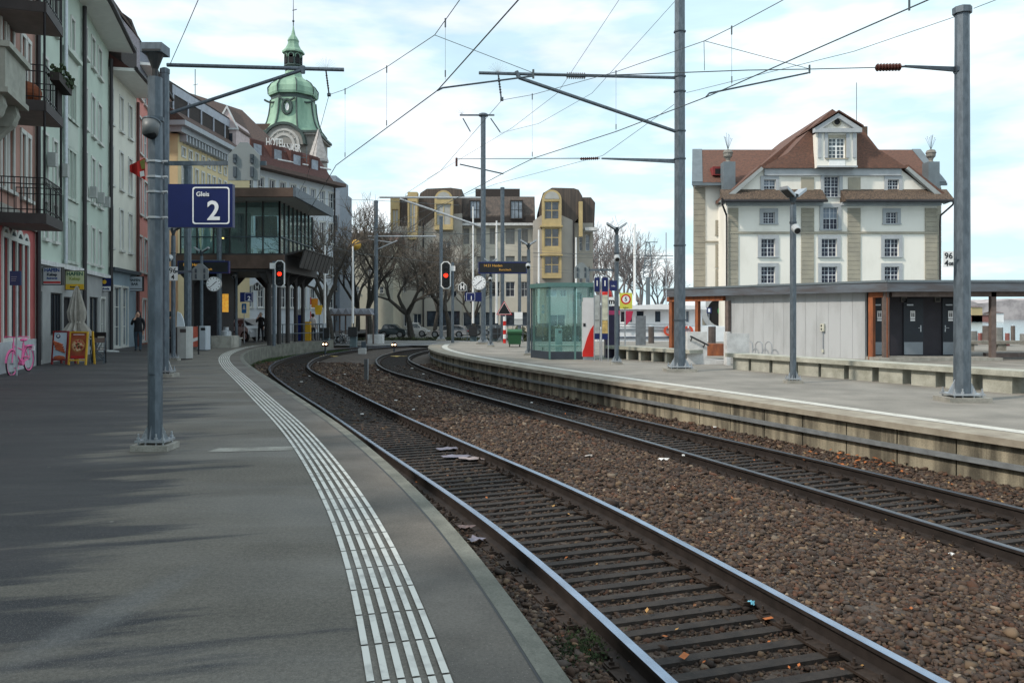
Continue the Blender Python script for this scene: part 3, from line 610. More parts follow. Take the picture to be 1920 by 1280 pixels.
# far masts
def far_mast(x, yb, ytop, r, label, z=-.55, pl=True):
    p = gp(x, yb, z); h = at(x, ytop, p.y).z-z; return mast(p, h, r, label, plinth=pl), p
m905, p9 = far_mast(906, 645, 214, .15, 'tall far mast with a short crossbar on top, left of the hotel windows', ZP1)
mb = MB(steel); mb.cyl(at(862, 216, p9.y), at(927, 216, p9.y), .05, n=6); mb.ball(at(906, 216, p9.y), .3, .25, .13); mb.build('cross_bar', m905)
mb = MB(steel_lt); mb.cyl(at(712, 370, p9.y+2), at(904, 371, p9.y), .06, n=6); mb.build('cross_arm', m905)
mb = MB(steel_lt); mb.cyl(at(750, 373, p9.y+1.5), at(902, 425, p9.y), .06, n=6); mb.build('brace', m905)
mb = MB(steel_dk); mb.cyl(at(868, 222, p9.y), at(882, 247, p9.y), .035, n=5); mb.cyl(at(920, 222, p9.y), at(938, 248, p9.y), .035, n=5); mb.cyl(at(862, 308, p9.y), at(944, 326, p9.y), .04, n=5); bristle(mb, at(866, 214, p9.y), .45); mb.build('hanger', m905)
far_mast(942, 641, 352, .13, 'far mast just right of the tall far mast', ZP1)
far_mast(974, 640, 430, .11, 'short far mast behind the green waste container', ZP1)
m705, p7 = far_mast(705, 642, 377, .16, 'far mast standing on a concrete block beside the road crossing', -.5)
mb = MB(steel_lt); mb.cyl(at(690, 443, p7.y), at(818, 443, p7.y), .05, n=6); mb.cyl(at(690, 448, p7.y), at(735, 455, p7.y), .035, n=6); mb.cyl(at(708, 467, p7.y), at(745, 451, p7.y), .04, n=6); mb.build('cross_arm', m705)
mb = MB(conc_lt); c = p7; mb.box(c.x-.55, c.x+.55, c.y-.5, c.y+.5, -.6, .12); mb.build('footing', m705)
far_mast(827, 638, 406, .15, 'far mast left of the red signal', -.5)
wire([at(560, 372, 40), at(690, 375, 52), at(860, 385, 70)], .014, 'thin far wire between the pavilion roof and the far masts')
wire([at(700, 432, 52), at(905, 440, p9.y), at(1000, 428, 45)], .02, 'far wire crossing in front of the hotel at second floor height')
wire([at(1000, 474, 46), at(1262, 480, 30)], .014, 'horizontal far wire above the glass shelter roof, upper one')
wire([at(1000, 481, 46), at(1262, 486, 30)], .010, 'horizontal far wire above the glass shelter roof, lower one')
# ================================================================== signals
sigred = M('signal_red_light', (.9, .03, .01), .4, 0, 0, emit=((1, .02, .006), 3.2))
def signal(x, y0, y1, Y, post, label, w=19, bottom=-.5):
    c = at(x, (y0+y1)/2, Y); hh = (y1-y0)/FPX*Y/2; hw = w/FPX*Y/2; fr = Fr(c, (1, 0, 0)); ph = at(post, 600, Y)
    t = thing('railway_signal', label, 'signal', (ph.x, Y+.25, bottom), 'railway signals')
    def octo(hw, hh, k): return [(-hw+k, -hh), (hw-k, -hh), (hw, -hh+k), (hw, hh-k), (hw-k, hh), (-hw+k, hh), (-hw, hh-k), (-hw, -hh+k)]
    mb = MB(white); mb.prism([fr.P(a, 0, b) for a, b in octo(hw, hh, hw*.55)], fr.v*-.06)
    mb.mat(black).prism([fr.P(a, .004, b) for a, b in octo(hw*.78, hh*.93, hw*.45)], fr.v*.02); mb.build('signal_board', t)
    for i, f in enumerate((.62, .28, -.02, -.36, -.68)):
        mb = MB(sigred if i == 2 else M('signal_lens_off', (.03, .03, .035), .2, 0, 0)); mb.disc(fr, 0, f*hh, hw*.42, .025, .04, 16)
        mb.mat(black).disc(fr, 0, f*hh, hw*.52, .024, .10, 16, hw*.45); mb.build('signal_lamp', t)
    mb = MB(steel); mb.cyl((ph.x, Y+.25, bottom), (ph.x, Y+.25, c.z+hh*.95), .09, n=8); mb.box(min(ph.x, c.x)-.02, max(ph.x, c.x)+.02, Y+.07, Y+.26, c.z-.05, c.z+.05); mb.build('post', t)
    fr2 = Fr((ph.x, Y+.1, 0), (1, 0, 0)); mb = MB(white); mb.fbox(fr2, -.17, .17, 0, .02, c.z+.25, c.z+.55); mb.build('number_plate', t)
signal(524.5, 488, 538, 41.0, 511, 'red signal in a white-edged black board in front of the pavilion', bottom=0)
signal(836, 490, 541.5, 47.5, 848, 'red signal in a white-edged black board in front of the hotel trees', bottom=-.07)
dwl = M('white_signal_light', (1, .9, .7), .4, 0, 0, emit=((1, .8, .5), 5))
for x, y, Y, lab in ((609, 645, 47, 'low shunting signal with two small white lights beside the left track'), (738.5, 646, 50, 'low shunting signal with two small white lights between the two tracks')):
    c = at(x, y, Y); t = thing('shunting_signal', lab, 'signal', (c.x, c.y, -.72), 'low shunting signals'); fr = Fr(c, (1, 0, 0))
    mb = MB(M('dark_red_box', (.06, .015, .01), .6)); mb.prism([fr.P(a, 0, b) for a, b in ((-.17, -.14), (.17, -.14), (.17, .05), (.06, .15), (-.06, .15), (-.17, .05))], fr.v*-.25); mb.build('signal_box', t)
    for dx in (-.085, .085): mb = MB(dwl); mb.disc(fr, dx, 0, .045, .002, .02, 12); mb.build('signal_lamp', t)
    mb = MB(steel_dk); mb.cyl((c.x, Y+.12, -.72), (c.x, Y+.12, c.z-.14), .05, n=6); mb.build('post', t)
# ================================================================== signs on the platforms
def house_plate(fr, a, c, w, h, t, mats, front=None):
    mb = MB(mats); pts = [(-w/2, 0), (w/2, 0), (w/2, h*.66), (w*.0+w*.12, h), (-w*.12, h), (-w/2, h*.66)]
    mb.prism([fr.P(a+x, 0, c+z) for x, z in pts], fr.v*-.03)
    mb.mat(steel_dk)
    if front is None:
        for dx in (-w*.27, w*.27): mb.fbox(fr, a+dx-w*.05, a+dx+w*.05, .002, .025, c+h*.08, c+h*.35); mb.fbox(fr, a+dx-w*.05, a+dx+w*.05, .002, .03, c+h*.45, c+h*.68); mb.disc(fr, a+dx, c+h*.58, w*.03, .03, .04, 8)
    return mb
sgY = m1.y-.02
gm = M('sign_back_grey', (.22, .25, .26), .6, .1, .06)
t = thing('stop_marker', 'grey back of a house-shaped stop plate on the long arm of the nearest lamp post', 'sign', (m1.x, m1.y, 2.9)); fr = Fr(at(457, 338, sgY), (1, 0, 0)); s = sgY/FPX
house_plate(fr, 0, 0, 59*s, 71*s, t, gm).build('plate', t)
mb = MB(steel); f2 = Fr((0, sgY, 0), (1, 0, 0)); z1 = at(0, 309, sgY).z; z2 = at(0, 301, sgY).z; mb.fbox(f2, at(306, 0, sgY).x, at(497, 0, sgY).x, -.06, -.031, z1, z2); mb.build('support_arm', t)
for y in (303, 332, 360, 408): z = at(0, y, sgY).z; mb = MB(steel_lt); mb.cyl((m1.x, m1.y, z-.012), (m1.x, m1.y, z+.012), .095, n=8); mb.cyl((m1.x+.09, m1.y-.03, z), (m1.x+.16, m1.y-.03, z), .014, n=6); mb.build('clamp_band', t)
# track sign 2
def track_sign(x0, y0, x1, y1, Y, num, label, word=True, box0=.38, hang=None):
    c = at(x0, y1, Y); w = (x1-x0)/FPX*Y; h = (y1-y0)/FPX*Y; fr = Fr(c, (1, 0, 0)); t = thing('track_sign', label, 'sign', c)
    mb = MB(navy); mb.fbox(fr, 0, w, -.08, 0, 0, h); mb.build('board', t)
    k = h*.06; a0, a1 = w*box0, w*(.955 if box0 > .1 else .6); b0, b1 = h*.07, h*.93; mb = MB(M('sign_white', (.82, .83, .85), .5, 0, 0)); th = h*.016+.001; r = h*.06
    pts = []
    for cx, cz, s0 in ((a1-r, b1-r, 0), (a0+r, b1-r, 90), (a0+r, b0+r, 180), (a1-r, b0+r, 270)):
        for j in range(5): an = R(s0+22.5*j); pts.append((cx+r*math.cos(an), cz+r*math.sin(an)))
    cx, cz = (a0+a1)/2, (b0+b1)/2
    for p, q in zip(pts, pts[1:]+pts[:1]):
        def inn(v): dx, dz = v[0]-cx, v[1]-cz; return (cx+dx*(1-th*2/(a1-a0)*1.6), cz+dz*(1-th*2/(b1-b0)*1.6))
        mb.prism([fr.P(*((u[0], .002, u[1]))) for u in (p, q, inn(q), inn(p))], fr.v*.003)
    mb.build('border', t)
    text(str(num), h*.62, fr, (a0+a1)/2+.04*w, .004, h*.36, MATS['sign_white'], t, 'numeral', bold=.006*h/.5)
    if word: text('Gleis', h*.15, fr, a0+.16*w, .004, h*.76, MATS['sign_white'], t, 'lettering', bold=.001)
    return t
track_sign(315, 345, 436, 426, m1.y-.12, 2, 'large navy track sign reading Gleis 2 on the nearest lamp post')
mb = MB(steel_dk)
track_sign(450, 548, 474, 566, 41.5, 2, 'small navy track sign 2 on the farthest lamp post of the left platform', word=False)
track_sign(872, 548, 903, 565, 35, 1, 'small navy track sign 1 beside the tall far mast', word=False, box0=.08)
# kilometre plates
def km(x0, y0, x1, y1, Y, lines, label, post=None):
    c = at(x0, y1, Y); w = (x1-x0)/FPX*Y; h = (y1-y0)/FPX*Y; fr = Fr(c, (1, 0, 0)); t = thing('distance_plate', label, 'sign', c, 'distance plates')
    mb = MB(white); mb.fbox(fr, 0, w, -.01, 0, 0, h); mb.mat(steel_dk).fbox(fr, w*.3, post if post else w*1.3, -.03, -.0101, h*.45, h*.52); mb.build('plate', t)
    for s, a, z, sz in lines: text(s, h*sz, fr, w*a, .002, h*z, black, t, bold=.003)
km(315, 500, 333, 526, gp(325, 676).y-.2, (('96', .5, .7, .55), ('4', .5, .24, .5)), 'white plate with 96 over 4 beside the nearest lamp post')
km(1769, 471, 1788, 501, B1.y-.1, (('96', .5, .7, .52), ('4', .3, .24, .5), ('08', .75, .2, .28)), 'white plate with 96 over 4 08 hung left of the right edge mast', post=.33)
# departure boards
amber = M('amber_led', (.25, .13, .02), .5, 0, 0, emit=((1, .55, .1), .35))
def board(x0, y0, x1, y1, Y, label, px_post, post_top):
    c = at(x0, y1, Y); w = (x1-x0)/FPX*Y; h = (y1-y0)/FPX*Y; fr = Fr(c, (1, 0, 0)); t = thing('departure_board', label, 'display', c, 'departure boards')
    mb = MB(navy); mb.fbox(fr, 0, w, -.2, 0, 0, h); mb.mat(black).fbox(fr, w*.02, w*.98, .001, .006, h*.1, h*.9); mb.build('case', t)
    text('14.21 Heiden', h*.3, fr, w*.30, .008, h*.68, amber, t); text('Rorschach', h*.24, fr, w*.55, .008, h*.33, amber, t)
    mb = MB(steel); mb.fbox(fr, w*.1, w*.9, -.14, -.06, h+.001, h+.05); mb.build('support_arm', t); return t
board(333, 489, 429, 512.5, 37.6, 'departure board with amber text on the left platform in front of the pavilion', 0, 0)
board(897, 491, 988, 513, t5.location.y-.25, 'departure board with amber text on the right platform in front of the hotel', 0, 0)
# clocks
def clock(x, y, rpx, Y, label, postx):
    c = at(x, y, Y); r = rpx/FPX*Y; fr = Fr(c, (1, 0, 0)); t = thing('station_clock', label, 'clock', c, 'station clocks')
    mb = MB(M('clock_rim', (.45, .46, .46), .4, .3, 0)); mb.disc(fr, 0, 0, r, -.12, 0, 28); mb.mat(MATS['sign_white']).disc(fr, 0, 0, r*.92, .001, .004, 28); mb.build('face', t)
    mb = MB(black)
    for i in range(12):
        a = math.pi/6*i; ca, sa = math.cos(a), math.sin(a); r0, r1, w = r*.68, r*.86, r*.035
        mb.prism([fr.P(ca*q-sa*k*w, .005, sa*q+ca*k*w) for q, k in ((r0, -1), (r1, -1), (r1, 1), (r0, 1))], fr.v*.002)
    mb.build('hour_marks', t)
    for ang, ln, w in ((-138, .8, .03), (41, .55, .045)):
        a = R(ang); ca, sa = math.cos(a), math.sin(a); mb = MB(black); mb.prism([fr.P(ca*q*r-sa*k*w*r, .009, sa*q*r+ca*k*w*r) for q, k in ((-.15, -1), (ln, -1), (ln, 1), (-.15, 1))], fr.v*.003); mb.build('hand', t)
    mb = MB(steel); px = at(postx, y, Y).x; mb.box(min(px, c.x), max(px, c.x), Y+.05, Y+.1, c.z+.02, c.z+.07); mb.build('support_arm', t)
clock(400.5, 532.5, 14, 37.6, 'round station clock on the left platform', 378)
clock(898, 530, 13.5, t5.location.y-.3, 'round station clock on the right platform, under the departure board', 920)
# house shaped H plates and small plates
for x, y0, y1, w, Y, lab, Hs in ((482, 529, 545, 15, 43, 'black house-shaped plate with a white H under the pavilion', 1), (867, 529, 545, 15, 44, 'black house-shaped plate with a white H right of the hotel-side red signal', 1), (375.5, 494, 525, 30, 25.7, 'grey back of a house-shaped stop plate on the second left lamp post', 0), (1090, 492, 522, 27, 27, 'grey back of a house-shaped stop plate above the glass shelter', 0)):
    c = at(x, y1, Y); s = Y/FPX; fr = Fr(c, (1, 0, 0)); t = thing('stop_marker', lab, 'sign', c, 'house-shaped plates')
    mb = house_plate(fr, 0, 0, w*s, (y1-y0)*s, t, white if Hs else gm, Hs or None)
    if Hs: ww, hh = w*s, (y1-y0)*s; mb.mat(black).prism([fr.P(a, .001, b) for a, b in ((-ww*.43, hh*.06), (ww*.43, hh*.06), (ww*.43, hh*.62), (0, hh*.93), (-ww*.43, hh*.62))], fr.v*.006)
    mb.build('plate', t)
    if Hs: text('H', (y1-y0)*s*.7, fr, 0, .009, (y1-y0)*s*.4, white, t, bold=.02)
    else:
        px = 327 if x < 500 else 1150; mb = MB(steel); p = at(px, 0, Y).x-c.x; mb.fbox(fr, min(-w*s/2, p), max(w*s/2, p), -.07, -.031, 14*s, 18*s); mb.build('support_arm', t)
# ================================================================== windows and facades
gA = dict(g=winglass)
def fpx(fr, x0, x1, yt, yb):
    u0, w1 = fr.px(x0, yt); _, w0 = fr.px(x0, yb); u1, _ = fr.px(x1, yt); return (u0, u1, w0, w1)
def window(root, fr, u0, u1, w0, w1, sur=None, sash=None, g=None, dep=.12, sw=.1, nx=1, ny=1, sill=True, name='window', arch=False, pr=.04, sa=.05, mu=.035):
    sash = sash or white; g = g or (winglass if random.random() < .72 else winglass_b)
    mb = MB(sash); P = fr
    d0, d1 = -dep+.015, -dep+.06
    mb.fbox(P, u0+.002, u0+sa, d0, d1, w0+.002, w1-.002); mb.fbox(P, u1-sa, u1-.002, d0, d1, w0+.002, w1-.002); mb.fbox(P, u0+sa, u1-sa, d0, d1, w0+.002, w0+sa); mb.fbox(P, u0+sa, u1-sa, d0, d1, w1-sa, w1-.002)
    for i in range(nx): a = u0+(u1-u0)*(i+1)/(nx+1); k = mu*(2.6 if nx > 1 and i == nx//2 else 1); mb.fbox(P, a-k/2, a+k/2, d0, d1-.004, w0+sa, w1-sa)
    for i in range(ny): a = w0+(w1-w0)*(i+1)/(ny+1); k = mu*(2.6 if ny > 2 and i == ny//2 else 1); mb.fbox(P, u0+sa, u1-sa, d0, d1-.008, a-k/2, a+k/2)
    if sur:
        mb.mat(sur); mb.fbox(P, u0-sw, u0, -.01, pr, w0, w1); mb.fbox(P, u1, u1+sw, -.01, pr, w0, w1); mb.fbox(P, u0-sw, u1+sw, -.01, pr+.005, w1, w1+sw*1.1)
        if not sill: mb.fbox(P, u0-sw, u1+sw, -.01, pr+.005, w0-sw, w0)
    if sill: mb.mat(sur or conc).fbox(P, u0-sw-.04, u1+sw+.04, -.01, pr+.08, w0-.1, w0)
    if arch and sur:
        mb.mat(sur); c = (u0+u1)/2; rr = (u1-u0)/2
        for i in range(8):
            t0, t1 = math.pi*i/8, math.pi*(i+1)/8
            q = [fr.P(c+r_*math.cos(t), 0, w1+r_*math.sin(t)) for t, r_ in ((t0, rr), (t0, rr+sw), (t1, rr+sw), (t1, rr))]; mb.prism(q, fr.v*pr)
    o = mb.build(name, root)
    mb = MB(g); mb.fbox(P, u0, u1, -dep, -dep+.012, w0, w1)
    if arch: mb.prism([fr.P((u0+u1)/2+(u1-u0)/2*math.cos(math.pi*i/8), .003, w1+(u1-u0)/2*math.sin(math.pi*i/8)) for i in range(9)], fr.v*.01)
    mb.build('pane', o); return o
def holes(mb, fr, u0, u1, w0, w1, rects, dep=.15, reveal=None):
    us = sorted({u0, u1, *[r[0] for r in rects], *[r[1] for r in rects]}); ws = sorted({w0, w1, *[r[2] for r in rects], *[r[3] for r in rects]})
    us = [u for u in us if u0 <= u <= u1]; ws = [w for w in ws if w0 <= w <= w1]
    for a, b in zip(us[:-1], us[1:]):
        run = None
        for c, d in zip(ws[:-1], ws[1:]):
            m = ((a+b)/2, (c+d)/2); hit = any(r[0] < m[0] < r[1] and r[2] < m[1] < r[3] for r in rects)
            if hit:
                if run: mb.face([fr.P(a, 0, run[0]), fr.P(b, 0, run[0]), fr.P(b, 0, run[1]), fr.P(a, 0, run[1])]); run = None
            else: run = (run[0], d) if run else (c, d)
        if run: mb.face([fr.P(a, 0, run[0]), fr.P(b, 0, run[0]), fr.P(b, 0, run[1]), fr.P(a, 0, run[1])])
    if reveal: mb.mat(reveal)
    for r in rects:
        a, b, c, d = r[:4]; P = fr.P
        mb.face([P(a, 0, c), P(a, -dep, c), P(a, -dep, d), P(a, 0, d)]); mb.face([P(b, 0, c), P(b, 0, d), P(b, -dep, d), P(b, -dep, c)])
        mb.face([P(a, 0, d), P(a, -dep, d), P(b, -dep, d), P(b, 0, d)]); mb.face([P(a, 0, c), P(b, 0, c), P(b, -dep, c), P(a, -dep, c)])
    return mb
def body(mb, fr, U, D, w0, w1):
    P = fr.P
    mb.face([P(0, 0, w0), P(0, 0, w1), P(0, -D, w1), P(0, -D, w0)]); mb.face([P(U, 0, w0), P(U, -D, w0), P(U, -D, w1), P(U, 0, w1)])
    mb.face([P(0, -D, w0), P(0, -D, w1), P(U, -D, w1), P(U, -D, w0)]); mb.face([P(0, 0, w1), P(U, 0, w1), P(U, -D, w1), P(0, -D, w1)]); return mb
def facade(name, label, A, B, D, w0, w1, wallm, wins, w_shop=None, shopm=None, sur=None, cat='building', z=0, **kw):
    fr, U = frAB(A, B, z); t = thing(name, label, cat, (A[0], A[1], z))
    rects = [w[:4] for w in wins]; mb = MB(wallm)
    if w_shop: holes(mb, fr, 0, U, w_shop, w1, [r for r in rects if r[2] >= w_shop]); mb.mat(shopm); holes(mb, fr, 0, U, w0, w_shop, [r for r in rects if r[2] < w_shop]); mb.mat(wallm)
    else: holes(mb, fr, 0, U, w0, w1, rects)
    mb.mat(wallm); body(mb, fr, U, D, w0, w1); mb.build('wall', t)
    for w in wins:
        k = dict(kw); 
        if len(w) > 4: k.update(w[4])
        window(t, fr, *w[:4], sur=k.pop('sur', sur), **k)
    return t, fr, U
green = M('green_render', (.46, .55, .48), .85, 0, .08, .7, .15, 30); cream = M('cream_render', (.66, .66, .58), .85, 0, .07, .7, .15, 30)
salmon = M('salmon_render', (.62, .25, .21), .85, 0, .08, .7, .15, 30); pinkup = M('dusty_pink_render', (.38, .22, .18), .85, 0, .1, .7, .15, 30); redlow = M('red_render', (.40, .10, .095), .85, 0, .1, .8, .15, 30)
grshop = M('grey_shopfront', (.30, .31, .31), .8, 0, .12, 1.2, .1); trimw = M('pale_window_trim', (.55, .56, .53), .7, 0, .06, 2); bayw = M('bay_pale_green', (.47, .53, .47), .8, 0, .06, 1.2)
yelr = M('pale_yellow_render', (.60, .50, .30), .85, 0, .07, .7, .1, 30); whiter = M('cool_white_render', (.52, .56, .60), .85, 0, .07, .6, .1, 30); slate = M('slate_shingles', (.20, .21, .26), .7, 0, .25, 9, .5, 14, c2=(.13, .14, .17), stretch=(1, 1, 2.5))
def tiles(name, c, c2, s=6): return M(name, c, .85, 0, .3, s, .8, 22, c2=c2, stretch=(1, 1, 2.))
roofbr = tiles('brown_roof_tiles', (.115, .07, .055), (.06, .042, .038)); roofdk = tiles('dark_roof', (.05, .04, .037), (.028, .025, .025))
gut = M('dark_gutter', (.035, .032, .035), .5, .3, .1)
def LX(Y): return -6.975-.3125*Y
def eave(root, fr, U, z, out, th=.14, soff=None, a0=0.):
    mb = MB(soff or M('white_soffit', (.80, .80, .78), .7, 0, .04)); mb.fbox(fr, a0, U, 0, out, z, z+th); mb.build('soffit', root)
    mb = MB(gut); mb.cyl(fr.P(a0, out+.05, z+th-.02), fr.P(U, out+.05, z+th-.02), .1, n=8); mb.build('gutter', root)
def pipe(root, fr, u, z0, z1, r=.06, m=None, v=.12, name='drainpipe'):
    mb = MB(m or gut); mb.cyl(fr.P(u, v, z0), fr.P(u, v, z1), r, n=8); mb.build(name, root)
# ---- pink building A ------------------------------------------------
A0 = (LX(13), 13); A1 = (-15.08, 25.3)
fr, U = frAB(A0, A1)
W = []
for x0, x1, yt in ((4.6, 14.2, 444), (18.9, 29, 450), (31.4, 41, 455), (43.6, 51.5, 459)):
    u0, u1, w0, w1 = fpx(fr, x0, x1, yt, 634); W.append((u0, u1, .95, w1, dict(arch=True, nx=0, ny=1, sill=False, g=winglass, sash=steel_dk)))
for x0, x1 in ((39.5, 46), (50.5, 55.5)):
    for z0, z1 in ((5.1, 7.0), (8.1, 9.9), (11., 12.7)): u0, u1, *_ = fpx(fr, x0, x1, 400, 500); W.append((u0, u1, z0, z1, dict(ny=1)))
for x0, x1 in ((-20, -8), (2, 8.5), (15, 24)):
    for z0, z1 in ((5.1, 7.2), (8.3, 10.1), (11.2, 12.8)): u0, u1, *_ = fpx(fr, x0, x1, 400, 500); W.append((u0, u1, z0, z1, dict(ny=1)))
bA, frA, UA = facade('pink_house', 'dusty pink house at the far left with balconies and arched ground floor windows', A0, A1, 9, 0, 14.5, pinkup, W, 4.55, redlow, sur=trimw, sw=.12)
mb = MB(conc); mb.fbox(frA, 0, UA+.05, .002, .16, 4.35, 4.6); mb.fbox(frA, 0, UA+.05, .002, .10, 4.2, 4.35); mb.build('cornice', bA)
mb = MB(M('plinth_pale', (.40, .43, .45), .8, 0, .1)); mb.fbox(frA, 0, UA+.03, .002, .07, 0, .85); mb.build('plinth', bA)
eave(bA, frA, UA+.2, 14.5, .9)
pipe(bA, frA, UA-.12, 0, 14.3, .07)
# iron balconies
ironm = M('black_iron', (.012, .012, .014), .5, .4, .1)
def balcony(z, u0, u1, out=1.25, side=True):
    t = MB(M('balcony_slab_dark', (.05, .045, .045), .7)); t.fbox(frA, u0, u1, .003, out, z-.03, z+.25); t.mat(M('balcony_soffit', (.20, .17, .155), .8, 0, .1)).fbox(frA, u0+.03, u1-.03, .01, out-.03, z-.04, z-.031); o = t.build('balcony', bA)
    mb = MB(ironm)
    def run(P0, P1, n):
        for i in range(n+1): p = P0.lerp(P1, i/n); mb.cyl(p, p+Vector((0, 0, .95)), .012, n=4)
        for h in (.1, .78, .95): mb.cyl(P0+Vector((0, 0, h)), P1+Vector((0, 0, h)), .018, n=4)
    a, b, c, d = frA.P(u0+.03, .05, z+.25), frA.P(u0+.03, out-.03, z+.25), frA.P(u1-.03, out-.03, z+.25), frA.P(u1-.03, .05, z+.25)
    run(a, b, 8); run(b, c, 12); run(c, d, 8)
    mb.build('railing', o); return o
def uA(Y): return (Y-13)/math.sqrt(1/(1+.3125**2)) if False else (Y-13)*math.sqrt(1+.3125**2)
us0, us1 = frA.px(14, 100)[0], frA.px(36, 100)[0]
us0 = uA(21.15); us1 = uA(23.1)
for z in (4.07, 7.1, 9.75): balcony(z, us0, us1)
mb = MB(ironm)
for u in (us0+.03, us1-.03): mb.cyl(frA.P(u, 1.2, 4.3), frA.P(u, 1.2, 14), .035, n=6)
mb.build('balcony_rods', bA)
t = MB(M('flower_box', (.03, .025, .022), .8)); 
for z in (8.0,): t.fbox(frA, us0+.3, us1-.1, 1.26, 1.5, z, z+.22); t.mat(M('evergreen_leaf', (.03, .05, .02), .8))
for i in range(120): p = frA.P(random.uniform(us0+.3, us1), random.uniform(1.25, 1.55), random.uniform(8.1, 8.5)); t.ball(p, .05, .05, .05, 5, 3)
tag(t.build('flower_box'), 'window box with winter greenery on the middle iron balcony', 'flower box')
t = MB(M('terracotta_pumpkin', (.22, .06, .02), .7)); t.ball(frA.P(us0+.7, .6, 7.68), .4, .4, .32, 14, 9); tag(t.build('pumpkin'), 'dull orange round pot standing on the middle iron balcony', 'pot')
for z in (7.36,):
    t = MB(M('rattan_screen', (.025, .022, .022), .9)); t.fbox(frA, us1-.75, us1-.2, 1.23, 1.26, z, z+.95); tag(t.build('balcony_screen'), 'dark privacy screen tied to the middle iron balcony rail', 'screen')
# stone balcony
sm = M('sandstone_grey', (.30, .31, .27), .85, 0, .15, 3, .4, 20)
t = MB(sm); u0, u1 = uA(17.2), uA(18.9); t.fbox(frA, u0, u1, .003, 1.38, 6.5, 6.62); t.fbox(frA, u0+.04, u1-.04, .004, 1.32, 6.62, 7.5); t.fbox(frA, u0-.02, u1+.02, .003, 1.42, 7.5, 7.63)
t.fbox(frA, u0+.02, u0+.04, .15, 1.1, 6.8, 7.35)
o = t.build('balcony', bA); o['label'] = 'carved stone balcony'
mb = MB(sm)
for u in (u0+.2, u1-.5):
    pts = [(0.003, 6.5), (1.2, 6.5), (1.25, 6.3), (1.15, 6.05), (.95, 5.85), (.75, 5.6), (.45, 5.3), (.003, 5.2)]; mb.prism([frA.P(u, a, b) for a, b in pts], frA.u*.3); mb.cyl(frA.P(u-.03, .98, 6.2), frA.P(u+.33, .98, 6.2), .22, n=16)
mb.build('corbel', o)
# ---- green buildings B + C -----------------------------------------
G0, G1, G2 = (-15.08, 25.36), (LX(30.95), 30.95), (LX(36.4), 36.4)
bay = dict(sur=bayw, nx=1, ny=1, sw=.14)
frB, UB = frAB(G0, G1); W = []
for x0, x1 in ((81, 88.5), (99.5, 106)):
    for z0, z1 in ((4.1, 5.3), (6.0, 7.5), (8.5, 10.0), (11.2, 12.7)): a = fpx(frB, x0, x1, 100, 200); W.append((a[0], a[1], z0, z1, {}))
for z0, z1 in ((3.55, 5.07), (5.85, 7.6), (8.76, 10.15)):
    for x0, x1 in ((120.5, 127), (129, 134), (136, 141)): a = fpx(frB, x0, x1, 100, 200); W.append((a[0], a[1], z0, z1, bay))
a = fpx(frB, 133, 138.5, 23, 85); W.append((a[0], a[1], 11.3, 12.5, {}))
shop = []
for x0, x1, yt in ((69, 79.5, 545), (95, 117, 548), (119.5, 134, 556)): a = fpx(frB, x0, x1, yt, 650); shop.append((a[0], a[1], .12 if x0 != 95 else .9, min(a[3], 2.9), dict(sur=None, g=darkhole if x0 != 95 else winglass, sash=blackish, nx=0 if x0 != 95 else 3, ny=0, sill=False)))
bB, frB, UB = facade('green_house', 'pale green house with a grey window bay, behind the two largest hanging signs', G0, G1, 9, 0, 13.6, green, W+shop, 3.3, grshop, sur=trimw, sw=.09)
mb = MB(conc_lt); mb.fbox(frB, 0, UB, .002, .12, 3.22, 3.38); mb.build('cornice', bB)
a0, a1 = frB.px(117.5, 300)[0], frB.px(144, 300)[0]
for z0, z1 in ((3.4, 3.5), (5.2, 5.75), (7.72, 8.65), (10.3, 11.0), (11.0, 11.15)): mb = MB(bayw); mb.fbox(frB, a0, a1, .002, .2 if z0 == 11 else .05, z0, z1-.001); mb.build('bay_panel', bB)
eave(bB, frB, UB, 13.6, 1.0)
pipe(bB, frB, frB.px(117, 300)[0]-.05, 3.4, 13.5, .07, steel_lt); pipe(bB, frB, UB-.08, 0, 13.5, .08)
W = []; frC, UC = frAB(G1, G2)
for x0, x1 in ((155, 162.5), (171.3, 176.8), (183.8, 189.5)):
    for z0, z1 in ((3.7, 5.15), (6.2, 8.0), (8.95, 10.55), (11.75, 12.95)): a = fpx(frC, x0, x1, 100, 200); W.append((a[0], a[1], z0, z1, {}))
for x0, x1, yt in ((148, 163, 556), (168, 184.5, 556), (188, 196, 560)): a = fpx(frC, x0, x1, yt, 650); W.append((a[0], a[1], .3 if x0 == 168 else .1, min(a[3], 2.8), dict(sur=trimw if x0 > 180 else None, g=winglass if x0 > 150 else darkhole, sash=trimw if x0 > 180 else blackish, nx=1, ny=0 if x0 < 185 else 1, sill=False)))
bC, frC, UC = facade('green_house', 'plain pale green house between the window bay house and the cream house', G1, G2, 9, 0, 13.6, green, W, 3.3, grshop, sur=trimw, sw=.09)
mb = MB(conc_lt); mb.fbox(frC, 0, UC, .002, .12, 3.22, 3.38); mb.build('cornice', bC)
eave(bC, frC, UC+.1, 13.6, 1.0); pipe(bC, frC, UC-.1, 0, 13.2, .08); 
for bb, f_, u_ in ((bB, frB, UB), (bC, frC, UC)):
    mb = MB(roofdk); mb.prism([f_.P(0, 1.0, 13.75), f_.P(0, -4, 17.2), f_.P(0, -9, 13.75)], f_.u*u_); mb.build('roof', bb)
mb = MB(ironm); 
for i in range(13): p = frC.P(1.5+i*.35, .6, 14.0); mb.cyl(p, p+Vector((0, 0, 1.0)), .02, n=4)
for h in (.1, .95): mb.cyl(frC.P(1.5, .6, 14+h), frC.P(5.7, .6, 14+h), .025, n=4)
mb.build('roof_railing', bC)
